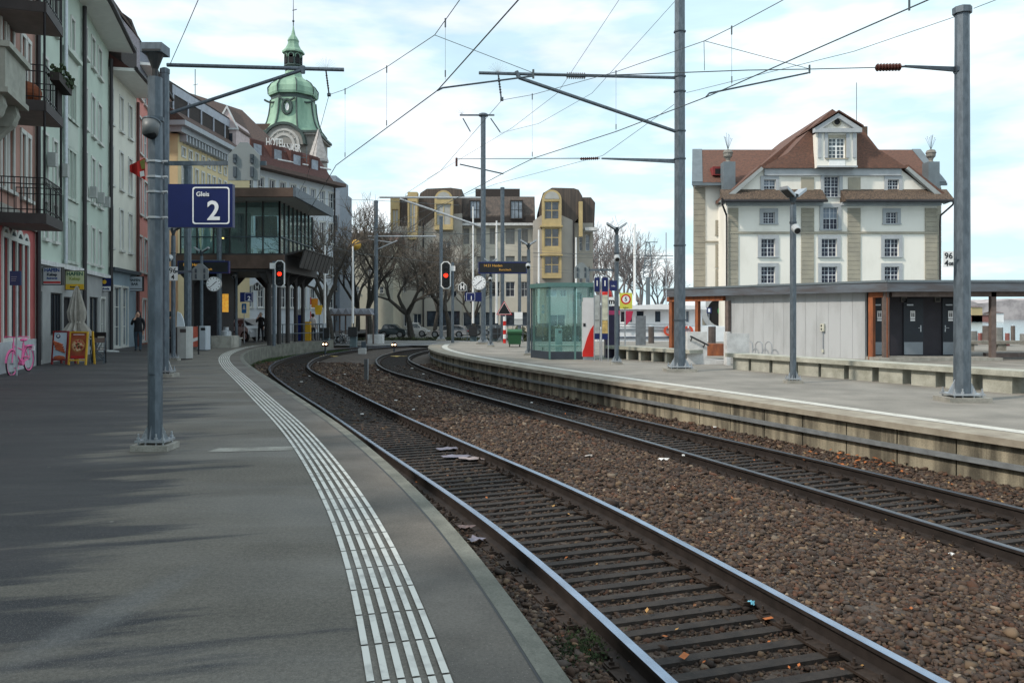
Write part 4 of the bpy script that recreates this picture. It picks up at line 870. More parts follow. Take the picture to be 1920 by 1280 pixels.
for f_, u, z, b_ in ((frB, 1.1, 6.5, bB), (frB, 2.6, 6.4, bB), (frC, 1.3, 6.3, bC), (frC, 2.9, 6.3, bC), (frC, 4.2, 6.3, bC)): mb = MB(M('mirror_arm', (.35, .37, .36), .5)); mb.fbox(f_, u-.12, u+.12, .06, .3, z, z+.45); mb.build('blind_box', b_)
# ---- cream D and salmon E ------------------------------------------
D1_ = (LX(36.45), 36.45); D2_ = (-19.35, 41.2)
frD, UD = frAB(D1_, D2_); W = []
for x0, x1 in ((205.5, 211.2), (224.5, 230), (240.8, 246.8)):
    for z0, z1 in ((4.7, 6.6), (7.6, 9.35), (10.4, 12.0)): a = fpx(frD, x0, x1, 100, 200); W.append((a[0], a[1], z0, z1, {}))
a = fpx(frD, 213, 226, 543, 640); W.append((a[0], a[1], .1, 2.9, dict(sash=trimw, nx=1, ny=2, sill=False))); a = fpx(frD, 229, 239, 543, 640); W.append((a[0], a[1], .1, 2.9, dict(sash=trimw, nx=1, ny=2, sill=False)))
bD, frD, UD = facade('cream_house', 'cream rendered house with a dark dormer roof and a blue-grey shop front', D1_, D2_, 9, 0, 12.75, cream, W, 3.7, M('blue_shopfront', (.25, .32, .37), .75, 0, .1, 1.2), sur=trimw, sw=.09)
mb = MB(steel_dk); mb.fbox(frD, 0, UD, .002, .25, 3.62, 3.78); mb.build('cornice', bD); eave(bD, frD, UD, 12.75, 1.1); pipe(bD, frD, UD-.1, 0, 12.5, .07, M('brown_pipe', (.09, .03, .025), .6))
mb = MB(M('maroon_dormer', (.075, .028, .024), .8, 0, .1)); mb.prism([frD.P(0, .9, 12.9), frD.P(0, -1.2, 14.3), frD.P(0, -5, 14.7), frD.P(0, -9, 12.9)], frD.u*UD); mb.build('roof', bD)
mb = MB(roofdk); mb.fbox(frD, .3, UD-1.8, -.6, .45, 13.3, 14.75); mb.build('dormer', bD)
E1_, E2_ = (-19.35, 41.25), (-21.3, 48.3); frE, UE = frAB(E1_, E2_); W = []
for x0, x1 in ((259.8, 265.8), (270, 277)):
    for z0, z1 in ((3.9, 5.7), (6.9, 8.8), (10.1, 11.95), (13., 14.2)): a = fpx(frE, x0, x1, 100, 200); W.append((a[0], a[1], z0, z1, {}))
a = fpx(frE, 267, 274, 560, 640); W.append((a[0], a[1], .2, 2.4, dict(nx=0)))
bE, frE, UE = facade('salmon_house', 'salmon pink house with a slate hung attic, left of the nearest lamp post', E1_, E2_, 9, 0, 14.5, salmon, W, sur=trimw, sw=.1)
eave(bE, frE, UE, 14.5, .7)
fs_ = Fr((0, 41.2, 0), (1, 0, 0)); P_ = [at(x, y, 41.2) for x, y in ((150, 120), (262, 140), (262, 76), (203, 4), (190, -30), (150, -30))]
mb = MB(slate); mb.prism(P_, (-1.9, 7.1, 0)); mb.build('attic', bE)
mb = MB(roofdk); mb.prism([at(x, y, 41.1) for x, y in ((262, 72), (266, 80), (190, -22), (188, -36))], (-2, 7.4, 0)); mb.prism([at(x, y, 41.25) for x, y in ((205, 6), (247, 37), (247, 48), (212, 14))], (-1, 3, 0)); mb.build('roof', bE)
# ---- yellow F --------------------------------------------------------
F0, F1 = (-20.87, 50.0), (-20.4, 62.2); frF, UF = frAB(F0, F1); W = []
for x0, x1 in ((341, 347), (354, 359.5), (366, 371), (378.5, 382.5), (389.5, 393.5), (399, 403), (409.5, 413.5), (420, 424), (431, 434)):
    a = fpx(frF, x0, x1, 310, 343); W.append((a[0], a[1], 9.4, 11.1, {})); W.append((a[0], a[1], 5.9, 8.2, {})); W.append((a[0], a[1], 11.65, 12.15, dict(ny=0, nx=0)))
bF, frF, UF = facade('yellow_house', 'pale yellow house with a deep cornice and brown dormer roof behind the big track sign', F0, F1, 12, 0, 12.9, yelr, W, sur=trimw, sw=.1, sill=False)
ff, uf = frAB((-26, 49.98), (-20.87, 49.98)); mb = MB(yelr); mb.fbox(ff, 0, uf, 0, .012, 0, 12.9); mb.build('wall', bF)
mb = MB(M('cornice_grey', (.36, .39, .42), .7, 0, .06)); mb.fbox(frF, -.6, UF, -.3, .5, 12.9, 13.25); mb.fbox(frF, -.9, UF, -.3, .85, 13.25, 13.55); mb.fbox(ff, 0, uf+.2, -.1, .5, 12.9, 13.24); mb.fbox(ff, 0, uf+.6, -.1, .8, 13.26, 13.54)
for i in range(26): mb.fbox(frF, .2+i*.46, .38+i*.46, .004, .45, 12.45, 12.89)
mb.build('cornice', bF)
mb = MB(roofbr); mb.prism([frF.P(-.9, .85, 13.56), frF.P(-.9, -1.2, 15.2), frF.P(-.9, -11, 15.2), frF.P(-.9, -12, 13.56)], frF.u*(UF+.9)); mb.build('roof', bF)
mb = MB(roofdk); mb.fbox(frF, -.6, 9.4, -7, -.25, 13.6, 16.05); mb.build('dormer', bF)
mb = MB(M('dormer_rail', (.35, .38, .44), .6)); mb.fbox(frF, -.3, 9.2, -.24, -.2, 15.35, 15.9); [mb.fbox(frF, u-.06, u+.06, -.24, -.18, 13.8, 15.4) for u in (-.2, 1.9, 3.9, 5.9, 7.9, 9.1)]; mb.build('dormer_frame', bF)
mb = MB(M('pale_pink_gable', (.50, .42, .42), .8)); mb.prism([at(x, y, 58.8) for x, y in ((405, 272), (443, 272), (443, 234), (425, 200), (405, 236))], (0, 3, 0)); mb.build('gable_dormer', bF)
mb = MB(M('gable_trim', (.55, .57, .58), .7)); mb.prism([at(x, y, 58.7) for x, y in ((402, 237), (425, 197), (446, 240), (446, 244), (425, 203), (403, 243))], (0, .15, 0)); mb.prism([at(x, y, 58.65) for x, y in ((403, 243), (446, 243), (446, 240), (403, 240))], (0, .15, 0)); mb.build('gable_trim', bF); mb = MB(roofbr); mb.prism([at(x, y, 58.86) for x, y in ((402, 237), (425, 197), (446, 240), (446, 242), (425, 200), (403, 240))], (0, 3.2, 0)); mb.build('gable_roof', bF); mb = MB(winglass); mb.prism([at(x, y, 58.79) for x, y in ((411, 266), (418, 266), (418, 250), (411, 250))], (0, -.02, 0)); mb.build('gable_window', bF); mb = MB(winglass); mb.prism([at(x, y, 58.79) for x, y in ((429, 266), (436, 266), (436, 250), (429, 250))], (0, -.02, 0)); mb.build('gable_window', bF); mb = MB(wiremat); mb.cyl(at(366, 190, 55), at(366, 130, 55), .03, n=5); mb.cyl(at(362, 160, 55), at(371, 158, 55), .02, n=4); mb.build('antenna', bF)
# ---- white G with maroon attic -------------------------------------
Ga, Gb = (-21.4, 62.25), (-16.4, 73.4); frG, UG = frAB(Ga, Gb); W = []
for i in range(9):
    u = 1.0+i*1.32
    for z0, z1 in ((2.2, 3.9), (5.2, 6.8), (8.1, 9.9), (11.2, 12.7)): W.append((u, u+.7, z0, z1, {}))
bG, frG, UG = facade('white_house', 'long bluish white house with a dark red mansard attic in front of the church tower', Ga, Gb, 12, 0, 13.3, whiter, W, sur=trimw, sw=.1)
mb = MB(M('brown_eave', (.11, .075, .065), .8)); mb.fbox(frG, -.2, UG+.6, -.3, 1.0, 13.3, 13.6); mb.build('eave', bG)
mar = M('maroon_boards', (.085, .035, .03), .8, 0, .2, 5); mb = MB(mar); mb.prism([frG.P(-.2, .9, 13.6), frG.P(-.2, -.8, 15.9), frG.P(-.2, -11, 15.9), frG.P(-.2, -12, 13.6)], frG.u*(UG*.92)); mb.build('roof', bG)
mb = MB(roofbr); mb.prism([frG.P(-1, -1.2, 15.9), frG.P(-1, -5.5, 19.6), frG.P(-1, -11, 15.9)], frG.u*7.5); mb.build('roof', bG)
for u in (1.2, 3.6, 6, 8.4): 
    mb = MB(mar); mb.fbox(frG, u, u+1.5, -1.5, .3, 13.9, 15.5); o = mb.build('dormer', bG); mb = MB(winglass_b); mb.fbox(frG, u+.3, u+1.2, .301, .32, 14.1, 15.2); mb.build('pane', o)
pipe(bG, frG, UG+.05, 0, 13.2, .08)
mb = MB(M('small_awning', (.6, .6, .6), .5)); mb.cyl(at(520, 299, 66), at(620, 318, 73), .08, n=6); mb.build('awning_bar', bG)
# grey end block right of G
frr, uu = frAB((-17.2, 80), (-15.7, 80)); t = thing('grey_block', 'narrow blue-grey tower block at the right end of the white house', 'building', (-16.5, 80, 0))
mb = MB(M('blue_grey_panel', (.22, .26, .31), .7, 0, .1)); frr = Fr((at(618, 0, 80).x, 80, 0), (1, 0, 0)); mb.fbox(frr, 0, 19/FPX*80, -6, 0, -1, 14.1); mb.fbox(frr, .0, 12/FPX*80, -6, .05, 14.1, 15.5); mb.build('wall', t)
for z in range(1, 13, 3):
    window(t, frr, .25, .75, z, z+1.5, dep=-.03, sash=blackish, sw=.03)
# ---- shop signs ------------------------------------------------------
def hsign(x0, x1, y0, y1, Y, label, bg, parts, frame=black, strip=None):
    c = at(x0, y1, Y); w = (x1-x0)/FPX*Y; h = (y1-y0)/FPX*Y; fr = Fr(c, (1, 0, 0)); t = thing('hanging_sign', label, 'sign', c, 'hanging shop signs')
    mb = MB(frame); mb.fbox(fr, 0, w, -.16, 0, 0, h); mb.mat(bg).fbox(fr, .025, w-.025, .001, .008, .025, h-.025)
    if strip: mb.mat(strip[0]).fbox(fr, .03, w-.03, .009, .011, h*strip[1], h*strip[2])
    mb.mat(frame).fbox(fr, -.25, 0, -.1, -.06, h*.8, h*.86); mb.build('board', t)
    for s, sz, a, z, m in parts: text(s, h*sz, fr, w*a, .012, h*z, m, t, bold=.006)
blu = M('letter_blue', (.02, .07, .25), .5, 0, 0); dkt = M('letter_dark', (.03, .05, .06), .5, 0, 0)
hsign(80, 115.5, 500.5, 534.5, 25.9, 'white hanging sign reading HAFEN Kebap with a red bar', M('sign_pale', (.55, .58, .60), .5, 0, .03), (('HAFEN', .27, .5, .82, blu), ('Kebap', .22, .5, .58, steel_dk), ('Restaurant', .13, .5, .38, blu)), strip=(red, .10, .20))
hsign(122, 159, 507, 543.5, 28.6, 'yellow green hanging sign reading HAFEN Kebap', M('sign_lime', (.58, .62, .38), .5, 0, .03), (('HAFEN', .27, .5, .82, M('letter_green', (.03, .12, .08), .5, 0, 0)), ('Kebap', .22, .5, .58, M('letter_olive', (.3, .35, .1), .5, 0, 0)), ('Restaurant', .11, .5, .15, dkt)), strip=(yellow, .02, .30))
hsign(183, 209, 521, 546.5, 35, 'small blue and white hanging sign with a yellow dot', navy, (('Helvetia', .22, .5, .20, M('letter_navy', (.01, .02, .12), .5, 0, 0)),), strip=(white, .05, .38))
t = [o for o in bpy.data.objects if o.name.startswith('hanging_sign')][-1]; fr = Fr(at(183, 546.5, 35), (1, 0, 0)); mb = MB(yellow); mb.disc(fr, 13/FPX*35, .42, .09, .009, .02, 14); mb.build('emblem', t)
hsign(238, 267.5, 518, 546, 40, 'grey hanging sign reading HAFEN BAR', M('sign_grey', (.42, .46, .5), .5, 0, .03), (('HAFEN', .24, .5, .74, dkt), ('BAR', .24, .5, .48, dkt)), strip=(blackish, .14, .19))
# flag
t = thing('flag', 'red flag with a greenish corner hanging from a slanted pole on the salmon house', 'flag', frE.P(1, .1, 7)); o = ORG[t.name]
mb = MB(steel_lt); mb.cyl(at(222, 330, 41), at(276, 300, 40), .03, n=6); mb.build('pole', t)
mb = MB(M('flag_red', (.45, .025, .02), .8)); 
for i in range(6):
    a = i/6; b = (i+1)/6; q = lambda s, t_: at(243+(272-243)*s+4*math.sin(t_*3), (310-14*s)+(t_)*(12+30*s), 40+.12*math.sin(s*9))
    mb.face([q(a, 0), q(b, 0), q(b, 1), q(a, 1)])
mb.mat(M('flag_green', (.20, .20, .05), .8)).face([at(262, 303, 39.9), at(271, 298, 39.9), at(272, 316, 39.9), at(266, 318, 39.9)]); mb.mat(white).face([at(262, 322, 39.85), at(270, 320, 39.85), at(271, 330, 39.85), at(263, 332, 39.85)])
mb.build('cloth', t)
# unseen row on the left, heights and chimneys shaped for shadow on the platform
prev = (LX(12.95), 12.95); 
for i, (y1, hgt, m_, gap) in enumerate(((1.5, 6.2, cream, 0), (-9.5, 7.6, green, .0), (-21, 6.6, yelr, 1.8), (-34, 9, salmon, 0))):
    A = (LX(y1), y1); fr_, U_ = frAB(A, prev)
    W = [(1+k*2.2, 1.9+k*2.2, z0, z0+1.7, {}) for k in range(int((U_-1.5)/2.2)) for z0 in (.9, 3.8)]
    b_, f_, _ = facade('shading_house', ('cream', 'green', 'yellow', 'salmon')[i]+' rendered unseen street house left of the camera, sized for its shadow', A, prev, 9, 0, hgt, m_, W, sur=trimw)
    eave(b_, f_, U_, hgt, .9); mb = MB(roofbr); mb.prism([f_.P(0, .9, hgt+.15), f_.P(0, -4, hgt+2.4), f_.P(0, -9, hgt+.15)], f_.u*U_); mb.build('roof', b_)
    for k in range(3):
        mb = MB(conc); mb.fbox(f_, 1.2+k*3.4, 1.9+k*3.4, -1.6, -.9, hgt+.6, hgt+3.4); mb.build('chimney', b_)
    prev = (LX(y1-gap), y1-gap)
# ================================================================== church tower
def ztop(y, Y): return CZ+(HOR-y)/FPX*Y
YT = 92.0; ct_ = at(550, 0, YT); S_ = YT/FPX
copper = M('green_copper', (.27, .42, .31), .6, .1, .3, .6, .3, 8, c2=(.10, .20, .15), stretch=(1, 1, .25), lo=.3, hi=.58); copper_d = M('dark_copper', (.05, .075, .07), .6, .1, .3, 1.2)
stone_t = M('tower_stone', (.30, .29, .27), .85, 0, .15, .8, .3, 6, c2=(.20, .19, .175))
tw = thing('church_tower', 'church tower with a green copper bell-shaped dome, lantern and needle spire', 'church tower', (ct_.x, YT, 0))
def tz(y): return ztop(y, YT)
mb = MB(stone_t); hw = 52*S_; X0 = ct_.x
mb.box(X0-hw, X0+hw, YT-hw, YT+hw, 0, tz(262)); mb.box(X0-hw-.3, X0+hw+.3, YT-hw-.3, YT+hw+.3, tz(265), tz(261.5)); mb.mat(copper_d).box(X0-hw-.45, X0+hw+.45, YT-hw-.45, YT+hw+.45, tz(261.4), tz(257.5)); mb.mat(stone_t); mb.build('shaft', tw)
fr = Fr((X0, YT-hw-.02, 0), (1, 0, 0)); mb = MB(stone_t); mb.prism([fr.P(2.15*math.cos(math.pi*i/16), -2.2, tz(284)+2.15*math.sin(math.pi*i/16)) for i in range(17)], fr.v*2.85); mb.build('gable_arch', tw)
mb = MB(copper_d)
for i in range(16):
    t0_, t1_ = math.pi*i/16, math.pi*(i+1)/16; q = [fr.P(r_*math.cos(t), -2.3, tz(284)+r_*math.sin(t)) for t, r_ in ((t0_, 2.16), (t0_, 2.45), (t1_, 2.45), (t1_, 2.16))]; mb.prism(q, fr.v*3.2)
mb.build('arch_hood', tw)
mb = MB(M('clock_stone', (.42, .41, .39), .8)); mb.disc(fr, 0, tz(284), 1.75, .66, .72, 24, 1.5); mb.disc(fr, 0, tz(284), 1.25, .66, .74, 24, .95)
for i in range(12): a = math.pi/6*i; mb.fbox(fr, 1.37*math.cos(a)-.06, 1.37*math.cos(a)+.06, .66, .72, tz(284)+1.37*math.sin(a)-.06, tz(284)+1.37*math.sin(a)+.06)
mb.build('clock_face', tw)
def oct_lathe(prof, m, nm, n=8, sq=None):
    mb = MB(m); k = len(prof); vs = []
    for r, y in prof:
        z = tz(y)
        for i in range(n): t = 2*math.pi*(i+.5)/n; vs.append((X0+math.cos(t)*r*S_*1.04, YT+math.sin(t)*r*S_*1.04, z))
    mb.add(vs, [(j*n+i, j*n+(i+1) % n, (j+1)*n+(i+1) % n, (j+1)*n+i) for j in range(k-1) for i in range(n)]+[tuple(range(n-1, -1, -1)), tuple(range((k-1)*n, k*n))]); return mb.build(nm, tw)
oct_lathe([(61, 258), (60, 256), (54, 250), (49.5, 243), (45.5, 233), (42.5, 221), (40.5, 208), (39.5, 195), (39, 192)], copper, 'bell_roof')
oct_lathe([(39.2, 192), (38.5, 184)], copper_d, 'garland_band')
oct_lathe([(43, 184), (44, 180), (43, 170), (38, 161), (28, 154), (19, 148), (15.5, 142), (14.5, 136)], copper, 'dome')
oct_lathe([(14.5, 136), (14.5, 127), (16.5, 126), (16.5, 124), (15, 123.5), (15, 101), (16, 100)], copper_d, 'lantern')
for i in range(8):
    t = math.pi/4*i; c = Vector((X0+math.cos(t)*15.4*S_, YT+math.sin(t)*15.4*S_, 0)); f2 = Fr(c, (math.sin(t), -math.cos(t), 0)); f2 = f2 if f2.v.dot(Vector((math.cos(t), math.sin(t), 0))) > 0 else Fr(c, (-math.sin(t), math.cos(t), 0))
    mb = MB(darkhole); mb.fbox(f2, -.25, .25, -.02, .05, tz(122), tz(108)); mb.disc(f2, 0, tz(108), .25, -.02, .05, 12); mb.mat(copper); mb.disc(f2, 0, tz(108), .34, -.02, .04, 12, .25); mb.build('lantern_opening', tw)
oct_lathe([(20, 101), (20, 98), (14, 92), (10, 84), (9.5, 80), (10.5, 77), (8, 72), (4, 66), (1.6, 55), (.8, 48), (.6, 47)], copper, 'spire')
mb = MB(steel_dk); mb.cyl((X0, YT, tz(50)), (X0, YT, tz(0)), .06, .03, 6); mb.ball((X0, YT, tz(40)), .14); mb.cyl((X0-.1, YT, tz(20)), (X0+.4, YT, tz(18)), .05, n=4); mb.build('needle', tw)
fr = Fr((X0, YT-40*S_, 0), (1, 0, 0)); 
t0 = Vector((X0, YT-42.5*S_, tz(211))); mb = MB(copper_d)
for i in range(16):
    a, b = 2*math.pi*i/16, 2*math.pi*(i+1)/16; mb.cyl(t0+Vector((.5*math.cos(a), 0, .8*math.sin(a))), t0+Vector((.5*math.cos(b), 0, .8*math.sin(b))), .16, n=6)
mb.mat(white).prism([t0+Vector((.22*math.cos(2*math.pi*i/12), .05, .45*math.sin(2*math.pi*i/12))) for i in range(12)], (0, .1, 0)); mb.build('oval_window', tw)
for k in range(8):
    mb = MB(copper_d); a = math.pi/8+math.pi/4*k
    for (r0, y0), (r1, y1) in (((39.7, 192), (41, 208)), ((41, 208), (43, 221)), ((43, 221), (46, 233)), ((46, 233), (50, 243)), ((50, 243), (60, 256))): mb.cyl((X0+math.cos(a)*r0*S_*1.04, YT+math.sin(a)*r0*S_*1.04, tz(y0)), (X0+math.cos(a)*r1*S_*1.04, YT+math.sin(a)*r1*S_*1.04, tz(y1)), .10, n=5)
    mb.build('roof_rib', tw); mb = MB(copper_d)
    for (r0, y0), (r1, y1) in (((43.5, 182), (44.5, 170)), ((44.5, 170), (38.5, 161)), ((38.5, 161), (28.5, 154))): mb.cyl((X0+math.cos(a)*r0*S_*1.04, YT+math.sin(a)*r0*S_*1.04, tz(y0)), (X0+math.cos(a)*r1*S_*1.04, YT+math.sin(a)*r1*S_*1.04, tz(y1)), .07, n=5)
    mb.build('dome_rib', tw)
mb = MB(copper_d)
for k in (-1, 0, 1):
    for i in range(8):
        f0, f1 = i/8, (i+1)/8; g0, g1 = [Vector((X0+k*2.0+(f-.5)*1.7, YT-41.6*S_+abs(k)*1.0, tz(194+(1-(2*f-1)**2)*5))) for f in (f0, f1)]; mb.cyl(g0, g1, .12, n=5)
mb.build('garlands', tw)
mb = MB(M('spirelet_tiles', (.36, .34, .33), .8, 0, .2, 3)); c = at(597, 300, 88); mb.lathe((c.x, 88, 0), [(1.15, ztop(304, 88)), (1.15, ztop(300, 88)), (.05, ztop(242, 88))], 6); tag(mb.build('side_spire'), 'slim pointed tiled spirelet right of the church tower', 'spire')
t = thing('church_nave', 'brown pitched church roof left of the green dome tower', 'church', at(470, 0, 90)*1)
mb = MB(roofbr); mb.prism([at(440, 290, 90), at(520, 290, 90), at(520, 232, 90), at(440, 232, 90)], (0, 12, 0)); mb.build('roof', t)
mb = MB(stone_t); a = at(442, 0, 90); b = at(518, 0, 90); mb.box(a.x, b.x, 90.3, 101, 0, ztop(291, 90)); mb.build('wall', t)
# ================================================================== hotel
YH = 95.0; SH = YH/FPX; hotel = thing('hotel', 'large beige building with yellow arched bays and brown mansard roof behind the level crossing', 'building', at(925, 0, YH)*1)
hotel.location.z = -.6; ORG['hotel'] = Vector(hotel.location)
hw1 = M('hotel_beige', (.36, .34, .30), .85, 0, .1, .5, .1); hw2 = M('hotel_cream', (.50, .475, .41), .85, 0, .08, .5); hgrey = M('hotel_grey', (.36, .34, .31), .85, 0, .1, .4); hroof = M('seam_metal_brown', (.115, .088, .073), .6, .2, .35, 1.2, 0, c2=(.06, .05, .045), stretch=(4, 4, .2)); hyel = M('bay_yellow', (.44, .34, .17), .6, 0, .12, 1); arcglass = M('blind_pale', (.36, .36, .34), .6, 0, .08, 2)
def hx(x, Y=YH): return (x-960)/FPX*Y
def hwall(x0, x1, ytop, Y, D, m, rects, nm='wall', yb=None):
    fr = Fr((hx(x0, Y), Y, 0), (1, 0, 0)); U = hx(x1, Y)-hx(x0, Y); z1 = ztop(ytop, Y); R_ = []
    for r in rects: R_.append((hx(r[0], Y)-hx(x0, Y), hx(r[1], Y)-hx(x0, Y), ztop(r[3], Y), ztop(r[2], Y)))
    z0 = -.6 if yb is None else ztop(yb, Y)
    mb = MB(m); holes(mb, fr, 0, U, z0, z1, R_, .3); body(mb, fr, U, D, z0, z1); mb.build(nm, hotel); return fr, R_
fr, R_ = hwall(737, 866, 424, YH, 14, hw1, [(800, 812, 545, 556), (816, 826, 545, 556), (800, 862, 583, 612), (742, 750, 520, 548), (756, 762, 520, 548), (742, 751, 588, 612), (757, 766, 588, 612), (775, 790, 588, 612), (845, 856, 545, 556), (752, 760, 455, 480), (772, 782, 455, 480), (830, 845, 452, 478), (800, 812, 500, 520), (830, 845, 500, 520)])
for r in R_: window(hotel, fr, *r, sash=white if r[1]-r[0] < 2 else blackish, g=winglass if r[3]-r[2] < 1.9 else darkhole, dep=.28, nx=1, ny=0, sill=False)
mb = MB(M('pale_pink_panel', (.52, .40, .33), .8)); mb.fbox(fr, hx(733)-hx(737), hx(739)-hx(737), -3, .5, ztop(585, YH), ztop(515, YH)); mb.build('corner_panel', hotel)
mb = MB(hgrey); mb.prism([at(x, y, YH+.2) for x, y in ((793, 425), (866, 425), (866, 400), (817, 405))], (0, 10, 0)); mb.build('gable_wall', hotel)
mb = MB(hroof); 
mb.prism([at(x, y, YH+.6) for x, y in ((782, 424), (866, 424), (866, 355), (845, 352), (800, 354), (788, 362), (782, 385))], (0, 12, 0)); mb.build('roof', hotel)
mb = MB(hroof); mb.prism([at(x, y, YH+1.5) for x, y in ((750, 424), (784, 424), (784, 378), (765, 366), (750, 372))], (0, 10, 0)); mb.build('roof', hotel)
def bay(x0, x1, y0, y1, Y, arch, wins, label=None, glassy=None, out=.9, top=None):
    fr = Fr((hx(x0, Y), Y, 0), (1, 0, 0)); U = hx(x1, Y)-hx(x0, Y); R_ = [(hx(r[0], Y)-hx(x0, Y), hx(r[1], Y)-hx(x0, Y), ztop(r[3], Y), ztop(r[2], Y)) for r in wins]
    f2 = Fr(fr.P(0, out, 0), (1, 0, 0)); z0, z1 = ztop(y1, Y), ztop(y0, Y); mb = MB(hyel); holes(mb, f2, 0, U, z0, z1, R_, .25); body(mb, f2, U, out+.5, z0, z1)
    mb.face([f2.P(0, 0, z0), f2.P(U, 0, z0), f2.P(U, -out, z0), f2.P(0, -out, z0)])
    if arch: mb.prism([f2.P(U/2+U/2*math.cos(math.pi*i/16), -2.5, z1+.003+U/2*math.sin(math.pi*i/16)) for i in range(17)], f2.v*2.5); mb.mat(arcglass).prism([f2.P(U/2+U*.38*math.cos(math.pi*i/14), .021, z1+.05+U*.38*math.sin(math.pi*i/14)) for i in range(15)], f2.v*.02)
    o = mb.build('bay', hotel)
    for r in R_: window(hotel, f2, *r, sash=hyel, g=glassy or winglass, dep=.22, nx=1, ny=1, sill=False, mu=.09, sa=.1)
    return o
bay(816, 850, 376, 432, YH, True, [(819, 847, 384, 424)], glassy=arcglass)
bay(766, 784, 362, 450, YH, False, [(768.5, 781.5, 380, 438)], glassy=arcglass); bay(734, 751, 374, 448, YH+2, False, [(737, 749, 394, 440)], glassy=arcglass)
# middle
YM = 97.
rw = [(a, b, c, d) for c, d in ((428, 458), (480, 503)) for a, b in ((868, 880), (893, 905), (918, 928), (948, 965), (978, 990))]+[(a, b, 528, 556) for a, b in ((870, 882), (900, 912), (922, 937), (948, 965), (977, 990))]+[(868, 900, 585, 612), (910, 935, 585, 612), (948, 990, 585, 612)]
fr, R_ = hwall(864, 1003, 420, YM, 14, hw2, rw)
for r in R_: window(hotel, fr, *r, sash=white if r[2] < 3.8 else hgrey, g=winglass if r[2] < 3.8 else M('grey_blind', (.25, .25, .245), .7, 0, .1, 3), dep=.28, nx=1, ny=1 if r[2] > 1.5 else 0, sill=False)
mb = MB(hroof); mb.prism([Vector((hx(864, YM), YM-.6, ztop(420, YM))), Vector((hx(864, YM), YM-.6, ztop(405, YM))), Vector((hx(864, YM), YM+1.2, ztop(366, YM))), Vector((hx(864, YM), YM+12, ztop(366, YM))), Vector((hx(864, YM), YM+12, ztop(420, YM)))], (hx(1003, YM)-hx(864, YM), 0, 0)); mb.build('roof', hotel)
mb = MB(roofdk); a, b = hx(890, YM), hx(975, YM); mb.box(a, b, YM+2, YM+9, ztop(368, YM), ztop(354, YM+2)); mb.build('roof_box', hotel)
mb = MB(conc_lt); mb.box(hx(864, YM), hx(1003, YM), YM-.9, YM-.2, ztop(424, YM), ztop(419.5, YM)); mb.build('cornice', hotel); mb = MB(roofdk); mb.box(hx(866, YM), hx(1003, YM), YM-.85, YM-.3, ztop(419.4, YM), ztop(408, YM)); mb.build('roof_apron', hotel)
for y in (424, 478): mb = MB(hyel); mb.box(hx(1013, YH-2), hx(1055, YH-2), YH-2.15, YH-1, ztop(y+1.5, YH-2), ztop(y-1.5, YH-2)); mb.build('bay_cornice', hotel)
for a, b in ((880, 901), (956, 981)):
    f2 = Fr((hx(a, YM-1), YM-1, 0), (1, 0, 0)); w_ = hx(b, YM-1)-hx(a, YM-1); mb = MB(roofdk); z0, z1 = ztop(411, YM-1), ztop(375, YM-1); holes(mb, f2, 0, w_, z0, z1, [(.1, w_-.1, z0+.1, z1-.12)], .15); body(mb, f2, w_, 2.5, z0, z1); o = mb.build('dormer', hotel)
    window(hotel, f2, .1, w_-.1, z0+.1, z1-.12, sash=blackish, g=winglass_b, dep=.13, nx=2, ny=1, sill=False)
# right tower part
fr, R_ = hwall(1000, 1076, 414, YH-1, 16, hgrey, [(1005, 1013, 528, 556), (1023, 1044, 543, 556), (1050, 1062, 543, 556), (1005, 1014, 590, 612), (1030, 1060, 590, 612)])
for r in R_: window(hotel, fr, *r, sash=white, dep=.28, nx=1, ny=0, sill=False)
mb = MB(hgrey); mb.prism([at(x, y, YH-1) for x, y in ((1000, 414.2), (1076, 414.2), (1052, 403), (1016, 403))], (0, 12, 0)); mb.build('gable_wall', hotel)
mb = MB(hroof); mb.prism([at(x, y, YH-.6) for x, y in ((1000, 416), (1076, 418), (1092, 400), (1092, 368), (1085, 356), (1076, 353), (1035, 352), (1018, 362), (1013, 378), (1012, 404))], (0, 13, 0)); mb.build('roof', hotel)
bay(1016, 1052, 376, 522, YH-1, True, [(1020, 1048, 379, 413), (1020, 1048, 429, 464), (1020, 1048, 480, 514)])
fr, R_ = hwall(1076, 1112, 418, YH+1.2, 12, hw1, [(1086, 1092, 440, 470), (1086, 1092, 500, 530), (1098, 1106, 440, 470), (1098, 1106, 500, 530), (1086, 1092, 550, 575)])
for r in R_: window(hotel, fr, *r, sash=white, dep=.28, nx=0, ny=1, sill=False)
mb = MB(hroof); mb.prism([at(x, y, YH+1.4) for x, y in ((1092, 418), (1114, 430), (1116, 380), (1108, 370), (1092, 370))], (0, 10, 0)); mb.build('roof', hotel)
mb = MB(hyel); mb.fbox(Fr((hx(1084), YH-.5, 0), (1, 0, 0)), 0, .45, 0, .5, ztop(445, YH), ztop(380, YH)); mb.build('yellow_bay', hotel)
mb = MB(gut); mb.cyl((hx(1074), YH-1.2, 0), (hx(1074), YH-1.2, ztop(415, YH)), .09, n=6); mb.build('drainpipe', hotel)
mb = MB(gut); mb.cyl((hx(794), YH-.2, 0), (hx(794), YH-.2, ztop(415, YH)), .09, n=6); mb.build('drainpipe', hotel)
mb = MB(conc_lt); mb.box(hx(1096), hx(1118), YH-.6, YH+1.1, ztop(433, YH), ztop(427, YH)); mb.build('balcony_slab', hotel)
